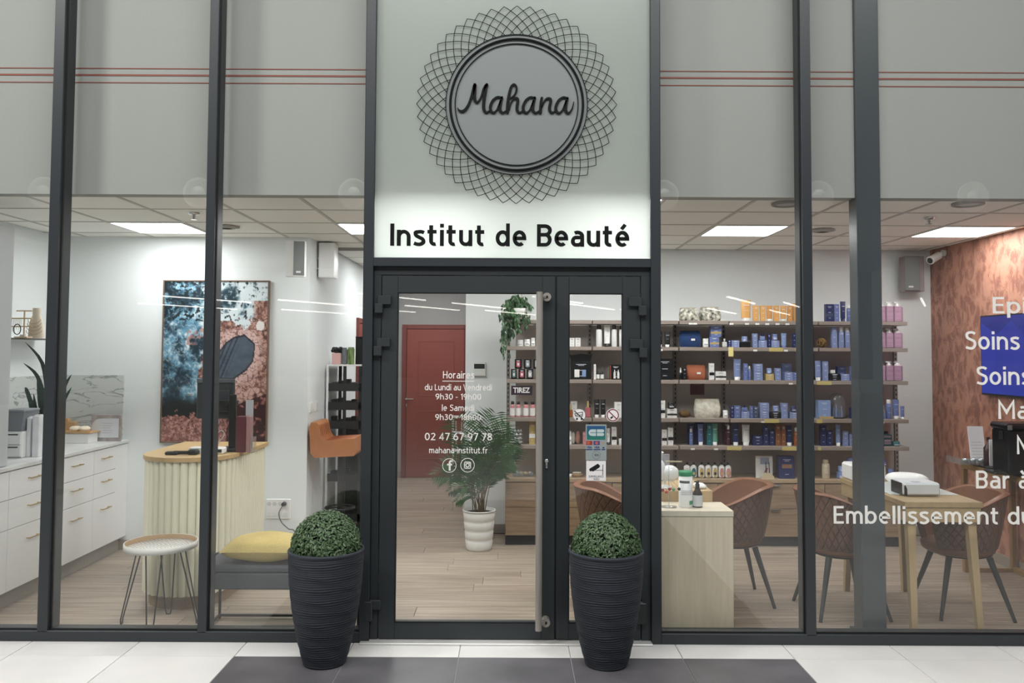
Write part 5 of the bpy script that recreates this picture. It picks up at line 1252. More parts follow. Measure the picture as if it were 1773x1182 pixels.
# pale desk
PALEW=mat('pale_ash_laminate',(212,200,175),.5,var=.14,vscale=7,stretch=(7,7,.5),detail=6)
PALEWT=mat('pale_ash_top',(214,205,184),.45,var=.08,vscale=6,stretch=(7,1,1))
dk=thing('manicure_desk',(1.17,Y(5.4),0),'pale ash desk with a solid front panel right of the doors','desk')
xL_,xR_=X(1125,5.20,980),X(1271,5.20,980); yF=Y(5.20); zT=Z(884,5.20,1200)
part('pedestal',MB().box(xL_+.002,xR_-.002,yF+.004,yF+.30,.0,zT-.038,.002),PALEW,dk)
part('top',MB().box(xL_,xR_,yF,yF+.31,zT-.036,zT,.002),PALEWT,dk)
zT2=Z(849,5.52,1200); 
ds_=thing('raised_desk_shelf',(1.2,yF+.6,0),'raised oak shelf table behind the pale desk top','shelf')
xr2=X(1233,5.53,860); part('shelf_body',MB().box(.99,xr2,yF+.315,yF+.78,zT-.03,zT2,.003),mat('oak_box',(186,160,120),.5,var=.15,vscale=6,stretch=(6,1,1)),ds_)
part('leg',MB().box(1.0,1.03,yF+.70,yF+.73,0,zT-.0305),PALEW,ds_); part('leg',MB().box(xr2-.04,xr2-.01,yF+.70,yF+.73,0,zT-.0305),PALEW,ds_)
# wipes canister, pump bottle, nail display, magnifier lamp
d_=5.33; c=P(1187,868,d_); 
t=thing('wipes_canister',(X(1187,d_,868),Y(d_),zT),'white cleaning wipes canister with a green lid on the pale desk','canister')
r_=.5*(X(1198.5,d_)-X(1175,d_)); hc_=Z(823,d_,1187)-zT; xx=X(1187,d_,845)
part('body',MB().lathe([(0,0),(r_*.97,0),(r_,.006),(r_,hc_),(0,hc_)],(xx,Y(d_),zT),24),WHITEP,t)
part('lid',MB().lathe([(r_*1.02,0),(r_*1.02,.022),(r_*.94,.030),(0,.031)],(xx,Y(d_),zT+hc_),24),mat('green_lid',(38,140,92),.4),t)
def arcband(m,x,y,z0,z1,r,a0,a1,n=8):
    vs=[(x+r*math.sin(a0+(a1-a0)*i/n),y-r*math.cos(a0+(a1-a0)*i/n),z) for z in(z0,z1) for i in range(n+1)]
    return m.add(vs,[(i,i+1,n+2+i,n+1+i) for i in range(n)],True)
part('label_band',arcband(MB(),xx,Y(d_),zT+hc_*.78,zT+hc_*.86,r_+.0008,-1.2,.4),mat('print_dark_grey',(96,100,100),.6),t)
part('label_patch',arcband(MB(),xx,Y(d_),zT+.02,zT+.045,r_+.0008,.35,1.2),mat('green_lid',(38,140,92),.4),t)
for i in range(3): part('label_line',arcband(MB(),xx,Y(d_),zT+hc_*.42+.011*i,zT+hc_*.42+.011*i+.003,r_+.0008,-.9,.9),mat('print_grey',(150,152,156),.7),t)
xx=X(1207.5,d_,845); r_=.5*(X(1216,d_)-X(1199,d_)); t=thing('pump_bottle',(xx,Y(d_),zT),'dark brown pump bottle with a white label beside the green lidded canister','bottle')
part('body',MB().lathe([(0,0),(r_,0),(r_,.085),(r_*.55,.11),(r_*.5,.115),(0,.115)],(xx,Y(d_),zT),20),mat('dark_amber',(36,24,22),.25),t)
part('label_band',arcband(MB(),xx,Y(d_),zT+.008,zT+.078,r_+.0008,-1.35,1.35),mat('label_grey_white',(206,208,212),.6),t)
part('pump',MB().lathe([(.013,.1155),(.014,.145),(.008,.15),(.012,.155),(.012,.165),(0,.168)],(xx,Y(d_),zT),14).box(xx-.02,xx+.004,Y(d_)-.004,Y(d_)+.004,zT+.158,zT+.165,.001),BLACK,t)
d_=5.32; xx=X(1158,d_,850); t=thing('nail_display',(xx,Y(d_),zT),'clear round stand of sample nails in red and black on the pale desk','display')
part('base',MB().lathe([(0,0),(.052,0),(.050,.006),(.01,.010),(0,.010)],(xx,Y(d_),zT),28),CLEAR,t); part('pole',MB().cyl((xx,Y(d_),zT+.01),(xx,Y(d_),Z(800,d_,1158)),.003,n=8),CLEAR,t)
part('top_bar',MB().box(xx-.02,xx+.085,Y(d_)-.003,Y(d_)+.003,Z(800,d_,1158),Z(797.5,d_,1158),.001),mat('gold_bar',(206,196,160),.4),t)
for i,(dx,col,zz) in enumerate(((-.045,(150,30,34),847),(-.02,(196,70,66),850),(.0,(170,30,36),845),(.025,(110,170,140),846),(.06,(26,24,26),845))):
    z=Z(zz,d_,1158); part('nail_tip',MB().ell((xx+dx,Y(d_)-.03,z),.011,.006,.010,10,6),mat('nail_%d'%i,col,.25),t); part('holder_arm',MB().cyl((xx+dx*.3,Y(d_)-.006,z+.05),(xx+dx,Y(d_)-.028,z+.008),.0015,n=5),CLEAR,t)
d_=5.62; xx=X(1150,d_,800); t=thing('desk_lamp',(xx,Y(d_),zT2),'white desk lamp with a curved glossy head at the left of the pale desk','lamp')
part('foot',MB().lathe([(0,0),(.05,0),(.05,.012),(.015,.02),(0,.02)],(xx,Y(d_),zT2+.0005),22),WHITEP,t)
part('arm',MB().tube(smooth([(xx,Y(d_),zT2+.015),(xx+.01,Y(d_)+.03,zT2+.10),(xx-.02,Y(d_)+.02,zT2+.19),(xx-.01,Y(d_),zT2+.24)]),.008,8),WHITEP,t)
part('head',MB().ell((xx+.035,Y(d_)-.01,zT2+.10),.065,.045,.055,18,10).ell((xx-.03,Y(d_)-.01,zT2+.12),.04,.035,.07,16,8),mat('pearl_white',(236,238,238),.2,coat=.5),t)
solo('tissue_pack',MB().box(-.04,.035,-.05,.05,0,.03,.01),WHITEP,(X(1213,5.6,838),Y(5.62),zT2+.0005),'white soft pack on the raised oak shelf behind the dark bottle','pack',world=False)
solo('grey_poster_stand',MB().box(-.07,.05,-.004,.004,0,.19,.001).box(-.05,.03,.004,.05,0,.006),mat('hazy_grey',(168,168,178),.5,var=.2,vscale=20),(X(1148,5.9,770),Y(5.92),zT2+.0005),'grey card stand behind the white lamp head on the oak shelf','card',world=False)
# wooden table
OAK=mat('oak_table',(176,152,114),.5,var=.16,vscale=5,stretch=(6,1,6)); OAKL=mat('oak_legs',(180,156,118),.5,var=.14,vscale=6,stretch=(6,6,.6))
ta0,ta1=X(1566,5.18,870),X(1702,5.18,870); zt=Z(869,5.18,1640); y0,y1=Y(5.18),Y(6.2)
tb_=thing('wooden_table',((ta0+ta1)/2,(y0+y1)/2,0),'narrow oak table with splayed legs behind the white lettering','table')
part('table_top',MB().box(ta0,ta1,y0,y1,zt-.035,zt,.003),OAK,tb_)
part('apron',MB().box(ta0+.01,ta1-.01,y0+.008,y0+.03,zt-.125,zt-.036).box(ta0+.01,ta1-.01,y1-.03,y1-.008,zt-.125,zt-.036).box(ta0+.01,ta0+.03,y0+.0305,y1-.0305,zt-.125,zt-.036).box(ta1-.03,ta1-.01,y0+.0305,y1-.0305,zt-.125,zt-.036),OAK,tb_)
def leg4(xt,yt,xb,yb_):
    a=.026;c_=.018; vs=[(xt-a,yt-a,zt-.036),(xt+a,yt-a,zt-.036),(xt+a,yt+a,zt-.036),(xt-a,yt+a,zt-.036),(xb-c_,yb_-c_,0),(xb+c_,yb_-c_,0),(xb+c_,yb_+c_,0),(xb-c_,yb_+c_,0)]
    return MB().add(vs,[(0,1,2,3),(7,6,5,4),(0,4,5,1),(1,5,6,2),(2,6,7,3),(3,7,4,0)])
part('leg',leg4(ta0+.058,y0+.06,ta0+.055,y0+.02),OAKL,tb_); part('leg',leg4(ta1-.058,y0+.06,ta1-.022,y0+.02),OAKL,tb_)
part('leg',leg4(ta0+.058,y1-.06,ta0+.03,y1-.03),OAKL,tb_); part('leg',leg4(ta1-.058,y1-.06,ta1-.03,y1-.03),OAKL,tb_)
# glass pad on table
part('glass_top',MB().box(ta0+.03,ta1-.02,y0+.25,y1-.25,zt+.0005,zt+.006,.001),mat('white_glass_pad',(226,232,230),.08),tb_)
# nail dryer (white box), white arm rest, second dryer
d_=5.36; x0,x1=X(1566,d_,850),X(1629,d_,850); zz=Z(836,d_,1600)
GW=mat('light_grey_plastic',(214,218,222),.4)
t=thing('nail_dryer',((x0+x1)/2,Y(d_)+.1,zt),'pale grey nail dryer box at the near end of the oak table','dryer')
part('housing',MB().box(x0,x1,Y(d_),Y(d_)+.21,zt+.007,zz,.012),GW,t)
part('front_opening',MB().box(x0-.004,x0+.0,Y(d_)+.03,Y(d_)+.18,zt+.008,zt+.085,.001),BLACK,t); part('side_vent',MB().prism([(x0-.001,zt+.012),(x0+.018,zt+.008),(x0+.018,zt+.05),(x0+.006,zt+.075),(x0-.001,zt+.07)],Y(d_)-.0015,Y(d_)-.0001),BLACK,t)
part('display',MB().box(x0+.07,x0+.12,Y(d_)+.03,Y(d_)+.07,zz,zz+.002,.0005),mat('display_pale',(160,166,170),.3),t)
d_=5.68; x0,x1=X(1538,d_,830),X(1602,d_,830); zc_=zt+.05+.0065
t=thing('hand_rest',((x0+x1)/2,Y(d_),zt+.0065),'white padded hand rest behind the nail dryer on the oak table','cushion')
m=MB().ell((0,0,0),(x1-x0)/2+.01,.085,.042,26,10,pw=.7); m.rot('Z',R(-28)); o=part('pad',m,mat('white_leather',(240,240,238),.4),t,world=False); o.location=(0,0,.062)
part('support',MB().box(-.05,.05,-.03,.03,0.0,.03,.004),mat('chrome_soft',(190,192,190),.25,1),t,world=False)
d_=5.98; x0,x1=X(1469,d_,820),X(1534,d_,820); zz=Z(804,d_,1490)
t=thing('nail_dryer',((x0+x1)/2,Y(d_)+.08,zt),'white nail dryer with black opening, partly behind the steel column','dryer')
x0=max(x0,ta0+.002)
part('housing',MB().box(x0,x1,Y(d_),Y(d_)+.19,zt+.0005,zz,.014),WHITEP,t); part('front_opening',MB().box(x0+.012,x0+.10,Y(d_)-.0015,Y(d_)-.0001,zt+.004,zt+.075),BLACK,t)
# ================================================================ CONSOLE ON THE RIGHT WALL
ZC=.87; cx0=3.635; cx1=XR-.002; cy1=Y(6.74); cy0=Y(5.55); cc_=MB()
BRW=mat('walnut_frame',(150,116,72),.5,var=.15,vscale=6,stretch=(1,6,1))
co=thing('console_table',((cx0+cx1)/2,(cy0+cy1)/2,0),'wood framed console table with dark glass top along the wallpapered wall','console')
part('glass_top',MB().box(cx0,cx1,cy0,cy1,ZC+.001,ZC+.014,.002),mat('black_glass',(16,18,20),.06),co)
fr=.045
part('top_frame',MB().box(cx0+.003,cx0+fr,cy0,cy1-.003,ZC-.045,ZC,.002).box(cx0+fr,cx1,cy1-fr,cy1-.003,ZC-.045,ZC,.002),BRW,co)
for x,y in((cx0+.003,cy1-fr),(cx1-fr-.02,cy1-fr),(cx0+.003,cy0+.01),(cx1-fr-.02,cy0+.01)): part('leg',MB().box(x,x+fr-.008,y,y+fr-.006,.0,ZC-.0455,.002),BRW,co)
part('floor_rail',MB().box(cx1-fr-.02,cx1-.03,cy0+.06,cy1-fr-.001,0,.045,.002),BRW,co); part('floor_rail',MB().box(cx0+fr,cx1-fr-.021,cy1-fr,cy1-.01,0,.03,.002),BRW,co)
zc1=ZC+.0145
def cxp(px,py,d): return P(px,py,d)
# clear tray
ty=6.6; t=thing('clear_tray',(3.75,Y(6.55),zc1),'clear acrylic tray with small cups at the far end of the console','tray')
xa=X(1647,6.62,785); part('tray',MB().box(xa,xa+.42,Y(6.47),Y(6.70),zc1,zc1+.012,.0).box(xa,xa+.42,Y(6.47),Y(6.476),zc1+.012,zc1+.05).box(xa,xa+.006,Y(6.476),Y(6.70),zc1+.012,zc1+.05),CLEAR,t)
for i in range(6): part('cup',MB().lathe([(0,0),(.022,0),(.027,.03),(.025,.03),(.02,.004),(0,.004)],(xa+.05+.062*i,Y(6.512),zc1+.0125),12),mat('silver_cup',(190,192,196),.3,.7),t)
t=thing('menu_card',(X(1690,6.6,740),Y(6.60),zc1),'white printed price card leaning on the console in front of the wallpaper','card')
a=P(1676,775,6.6);b=P(1702,737,6.6); m=MB().box(a.x,b.x,-.004,.004,0,b.z-zc1-.014,.001)
m.rot('X',R(-10)); mm=[v for v in m.v]; 
for v in m.v: v.y+=Y(6.56); v.z+=zc1+.0135
part('card',m,mat('card_white',(228,226,228),.6),t)
for i in range(6):
    m=MB().box(a.x+.012+.004*(i%2),b.x-.014-.006*(i%3),-.0052,-.0042,.03+.024*i,.036+.024*i); m.rot('X',R(-10))
    for v in m.v: v.y+=Y(6.56); v.z+=zc1+.0135
    part('print_line',m,mat('print_pale',(196,196,200),.7),t)
xx=X(1711,6.42,760); t=thing('dark_bottle',(xx,Y(6.42),zc1),'dark maroon bottle behind the white price card on the console','bottle'); part('bottle_body',MB().lathe([(0,0),(.035,0),(.035,.14),(.015,.17),(.015,.20),(0,.20)],(xx,Y(6.42),zc1),16),mat('maroon_glass',(64,38,42),.3),t); part('bottle_cap',MB().cyl((xx,Y(6.42),zc1+.2005),(xx,Y(6.42),zc1+.222),.013,n=10),BLACK,t)
a=P(1713,778,6.35);b=P(1738,761,6.35); solo('white_leaflet',MB().box(a.x,b.x,Y(6.35),Y(6.356),zc1,b.z+.0,.001),mat('card_white',(228,226,228),.6),((a.x+b.x)/2,Y(6.353),zc1+.013),'white leaflet standing behind the glasses on the console','leaflet')
for i,(px,lb) in enumerate(((1733,'drinking glass with brown liquid beside the coffee machine'),(1743,'ridged clear drinking glass touching the coffee machine'))):
    xx=X(px,6.15,765); t=thing('drinking_glass',(xx,Y(6.17),zc1),lb,'glass'); part('glass_wall',MB().lathe([(.022,0),(.027,.085),(.025,.085),(.020,.006),(0,.006),(0,0)],(xx,Y(6.17),zc1),16),CLEAR,t)
    if i==0: part('drink',MB().lathe([(0,.0075),(.019,.0075),(.022,.05),(0,.05)],(xx,Y(6.17),zc1),14),mat('brown_drink',(120,90,74),.4),t)
t=thing('dark_dish',(X(1722,6.25,785),Y(6.22),zc1),'shallow black dish in front of the drinking glasses','dish'); part('dish_body',MB().lathe([(0,0),(.03,0),(.055,.018),(.052,.020),(.028,.004),(0,.004)],(X(1722,6.2,785),Y(6.23),zc1),20),BLACK,t)
# coffee machine
d_=5.95; x0=X(1745,d_,760); t=thing('coffee_machine',(x0+.12,Y(d_)+.1,zc1),'black coffee machine cut by the right picture edge','coffee machine')
zt_=Z(733,d_,1760)
part('body',MB().box(x0,x0+.26,Y(d_)+.0,Y(d_)+.20,zc1,zt_-.05,.008),mat('gloss_black',(14,16,20),.15),t); part('top',MB().box(x0-.012,x0+.27,Y(d_)-.02,Y(d_)+.21,zt_-.049,zt_,.015),mat('gloss_black',(14,16,20),.15),t)
part('drip_tray',MB().box(x0-.09,x0-.002,Y(d_)+.01,Y(d_)+.16,zc1,zc1+.02,.004),mat('steel_dark',(96,100,102),.3,1),t); part('spout',MB().box(x0-.014,x0-.001,Y(d_)+.05,Y(d_)+.09,zt_-.12,zt_-.06,.003),mat('steel_dark',(96,100,102),.3,1),t)
part('chrome_strip',MB().box(x0-.0135,x0+.02,Y(d_)-.0225,Y(d_)-.0205,zt_-.045,zt_-.01),CHROME,t)
# TV on the right wall
a=P(1695,547,7.12); yt1=Y(7.12); yt0=Y(5.95); za=Z(683,7.14,1703); zb_=Z(547,7.14,1695)
t=thing('wall_screen',(XR,(yt0+yt1)/2,za),'wall mounted television showing a bright blue picture on the wallpapered wall','television')
part('bezel',MB().box(XR-.05,XR-.008,yt0,yt1,za,zb_,.004),BLACK,t); part('wall_mount',MB().box(XR-.0078,XR-.0005,(yt0+yt1)/2-.1,(yt0+yt1)/2+.1,za+.2,za+.4),BLACK,t)
BLUE=bpy.data.materials.new('blue_screen'); BLUE.use_nodes=True; N=BLUE.node_tree.nodes; L=BLUE.node_tree.links; g=N.new('ShaderNodeNewGeometry'); vo=N.new('ShaderNodeTexVoronoi'); vo.inputs['Scale'].default_value=2.3; vo.feature='F1'; L.new(g.outputs['Position'],vo.inputs[0])
rp=N.new('ShaderNodeValToRGB'); rp.color_ramp.elements[0].color=lin((12,26,96)); rp.color_ramp.elements[1].color=lin((44,60,172)); L.new(vo.outputs['Color'],rp.inputs[0]); b_=N['Principled BSDF']; b_.inputs['Base Color'].default_value=(.01,.01,.03,1); L.new(rp.outputs[0],b_.inputs['Emission Color']); b_.inputs['Emission Strength'].default_value=.95; b_.inputs['Roughness'].default_value=.2
part('screen',MB().box(XR-.0515,XR-.0505,yt0+.012,yt1-.012,za+.018,zb_-.012),BLUE,t)
# security camera and speaker in the far right corner
c=P(1612,450,7.7); t=thing('security_camera',(c.x,c.y,c.z),'white bullet security camera in the far right corner under the ceiling','camera')
m=MB().cyl((0,0,0),(.10,.05,.05),.036,n=16).cyl((-.012,-.006,-.006),(.0,.0,.0),.039,n=16); part('housing',m,WHITEP,t,world=False)
part('lens',MB().cyl((-.016,-.008,-.008),(-.0125,-.0065,-.0065),.028,n=16).cyl((-.02,-.01,-.01),(-.0162,-.0082,-.0082),.012,n=12),BLACK,t,world=False)
wx=XR-.001-c.x; part('bracket',MB().cyl((.09,.045,.045),(wx-.03,.07,.075),.011,n=8).cyl((wx-.03,.07,.075),(wx,.07,.075),.03,n=14),WHITEP,t,world=False)
d_=7.85; a=P(1567,503,d_);b=P(1592,443,d_); t=thing('wall_speaker',((a.x+b.x)/2,YB,a.z),'grey wall speaker next to the security camera in the right corner','speaker')
part('cabinet',MB().box(a.x+.01,b.x+.05,Y(d_)+.012,YB-.06,a.z-.006,b.z+.0,.004),mat('speaker_side_grey',(150,138,136),.6),t); part('grille',MB().box(a.x,b.x,Y(d_)-.01,Y(d_)+.0118,a.z,b.z,.006),GR,t); part('badge',MB().box(a.x+.03,a.x+.075,Y(d_)-.0125,Y(d_)-.0105,a.z+.03,a.z+.045),WHITEP,t)
part('bracket',MB().box((a.x+b.x)/2-.02,(a.x+b.x)/2+.02,YB-.0595,YB-.0005,(a.z+b.z)/2-.03,(a.z+b.z)/2+.03),mat('bracket_grey',(160,162,160),.5),t)
# ================================================================ SHELVING
DF=7.52; DP_=7.86
SHM=mat('taupe_shelf',(150,138,130),.5); PAN=mat('dark_taupe_panel',(206,197,190),.7); UPR=mat('upright_grey',(150,142,136),.5); SLOT=mat('slot_dark2',(30,28,26),.8)
ROWS={1:555.2,2:601.0,3:658.2,4:724.5,5:772.0}
ZR={k:Z(v-0.0,DF,1250)+.0 for k,v in ROWS.items()}
ZCT=Z(829.5,DF,1250); ZR[6]=ZCT
def sx(px,py=650,d=DF): return X(px,d,py)
su=thing('wall_shelving',(sx(1225),Y(DP_),.60),'long taupe wall shelving with five rows of boards and dark back panel','shelving')
part('back_panel',MB().box(sx(893,650,DP_),sx(1553,650,DP_),Y(DP_),YB-.001,ZCT+.002,ZR[1]-.034,.002),PAN,su)
part('back_panel',MB().box(sx(1553,650,DP_)+.001,sx(1553,650,DP_)+.002,YB-.01,YB-.001,ZCT+.002,ZR[1]-.034),PAN,su)
UP=[880,1020.5,1168,1252,1405,1549]
for px in UP:
    x=sx(px,650,DP_); o=part('upright',MB().box(x-.016,x+.016,Y(DP_)-.026,Y(DP_)-.001,ZCT+.001,ZR[1]+.01,.001),UPR,su)
    m=MB(); z=ZCT+.03
    while z<ZR[1]-.03: m.box(x-.005,x+.005,Y(DP_)-.0275,Y(DP_)-.0262,z,z+.022); z+=.042
    part('slots',m,SLOT,o,kind='stuff')
BAYS={1:[(877,1024.5),(1026.5,1174.5),(1177,1262),(1264.5,1417),(1419.5,1572.5)],2:[(877,1024.5),(1026.5,1174.5),(1177,1417),(1419.5,1572.5)]}
BAYS[3]=BAYS[1];BAYS[4]=BAYS[1];BAYS[5]=BAYS[2]
TAGS={1:[1196.5,1204,1267,1294,1312,1329,1347,1364],2:[1144,1308,1361],3:[1369],4:[1320.5,1526],5:[1199,1239],}
GOLDT={2:[(1332,1356),(1377,1386)],3:[(1414.5,1439.5)],4:[(1323,1348),(1413,1423)],5:[(1258,1283),(1353,1377),(1415,1420)]}
TAGW=mat('price_tag_white',(236,236,232),.6); TAGG=mat('price_tag_gold',(200,184,118),.5)
for r in range(1,6):
    boards=[]
    for a_,b_ in BAYS[r]:
        xa,xb=sx(a_),sx(b_); boards.append((a_,b_,part('shelf_board',MB().box(xa,xb,Y(DF),Y(DP_)-.03,ZR[r]-.034,ZR[r],.002),SHM,su)))
    for a_,b_,bo in boards:
        for px in TAGS[r]:
            if a_<=px<=b_: x=sx(px); part('price_tag',MB().box(x-.018,x+.018,Y(DF)-.003,Y(DF)-.0005,ZR[r]-.036,ZR[r]-.020),TAGW,bo)
        for p0,p1 in GOLDT.get(r,[]):
            if a_<=p0<=b_: part('price_tag',MB().box(sx(p0),sx(p1),Y(DF)-.003,Y(DF)-.0005,ZR[r]-.036,ZR[r]-.003),TAGG,bo,label='gold price tag')
solo('hanging_tag',MB().box(-.022,.022,-.003,0,-.085,0),mat('gold_glow',(232,216,150),.4),(sx(1265.5),Y(DF)-.004,ZR[2]+.002),'gold tag hanging from the second shelf edge','tag',world=False)
# burgundy card on the back panel
cz0,cz1=Z(683,DP_,1207),Z(663,DP_,1207); t=thing('burgundy_card',(sx(1207,670,DP_),Y(DP_)-.01,cz0),'burgundy card on the back panel above the white quilted pouch','card')
part('card',MB().box(sx(1195,670,DP_),sx(1219,670,DP_),Y(DP_)-.012,Y(DP_)-.0005,cz0,cz1,.001),mat('burgundy_sign',(100,28,40),.5),t); part('print_line',MB().box(sx(1201,670,DP_),sx(1213,670,DP_),Y(DP_)-.0128,Y(DP_)-.0122,cz1-.014,cz1-.008),mat('dusty_print',(170,110,116),.6),t)
# drawer cabinets below
OAKD=mat('oak_drawer',(158,134,108),.5,col2=(128,106,84),vscale=5,stretch=(.6,1,11),rand=.04,detail=6); OAKW=mat('oak_worktop',(176,154,126),.45,col2=(150,128,102),vscale=5,stretch=(.6,9,1))
DARKP=mat('dark_plinth',(52,55,58),.5)
CB=[875,1060,1243,1428,1575]; zb_=.095; zm=Z(880,DF,1250)
CLAB=['oak drawer cabinet at the left end under the shelves, beside the palm','oak drawer cabinet behind the tub chair of the narrow door','oak drawer cabinet right of the pale desk under the navy box','oak drawer cabinet at the right end under the shelves']
for i in range(4):
    xa,xb=sx(CB[i],830),sx(CB[i+1],830); t=thing('drawer_cabinet',((xa+xb)/2,Y(7.7),0),CLAB[i],'cabinet','oak drawer cabinets under the shelves')
    part('carcass',MB().box(xa+.001,xb-.001,Y(DF)+.0205,YB-.016,zb_,ZCT-.032),OAKD,t); part('plinth',MB().box(xa+.001,xb-.001,Y(DF)+.05,YB-.016,.0,zb_-.001),DARKP,t)
    for z0,z1 in((zb_,zm-.002),(zm+.002,ZCT-.040)):
        dr=part('drawer',MB().box(xa+.003,xb-.003,Y(DF)+.0,Y(DF)+.020,z0,z1,.0015),OAKD,t); xc=(xa+xb)/2+(.03 if i==2 else 0)
        part('handle',MB().box(xc-.045,xc+.045,Y(DF)-.022,Y(DF)-.0005,z1-.006,z1-.003).box(xc-.045,xc+.045,Y(DF)-.022,Y(DF)-.020,z1-.018,z1-.006),CHROME,dr)
solo('shelf_worktop',MB().box(sx(CB[0],830),sx(CB[4],830),Y(DF)-.005,YB-.016,ZCT-.031,ZCT,.002),OAKW,(sx(1225),Y(7.7),ZCT-.031),'long oak worktop over the drawer cabinets','worktop')
# ================================================================ PRODUCTS
COL={'per':(132,147,190),'perd':(106,122,174),'navy':(38,48,96),'blk':(22,23,26),'wht':(232,232,230),'org':(222,168,100),'orgd':(208,150,84),'pink':(170,136,158),'teal':(28,104,112),'mint':(104,168,152),
 'burg':(72,20,38),'brn':(136,86,52),'amb':(150,82,42),'gold':(190,166,104),'lblu':(136,160,204),'clr':(206,208,204),'rose':(196,132,134),'pnk2':(176,96,104),'beig':(196,182,156),'slate':(66,82,108),'grn':(20,72,72),'red':(110,36,48),'gry':(168,168,166),'ornl':(184,92,52)}
def pm_(c): return mat('product_'+c,COL[c],.38,coat=.15)
LBW=mat('product_print',(222,226,236),.6)
MC={}
def cached(key,fn,m):
    if key not in MC: MC[key]=fn().mesh(key[0],m)
    return MC[key]
def q_(v): return round(v,3)
NAMES={'carton':'carton','tube':'cream_tube','bottle':'bottle','jar':'jar','pump':'pump_bottle','pouch':'toiletry_bag','dropper':'dropper_bottle','perfume':'perfume_bottle','ball':'wicker_ball','flask':'ribbon_bottle'}
CATS={'carton':'box','tube':'tube','bottle':'bottle','jar':'jar','pump':'bottle','pouch':'bag','dropper':'bottle','perfume':'perfume','ball':'decoration','flask':'bottle'}
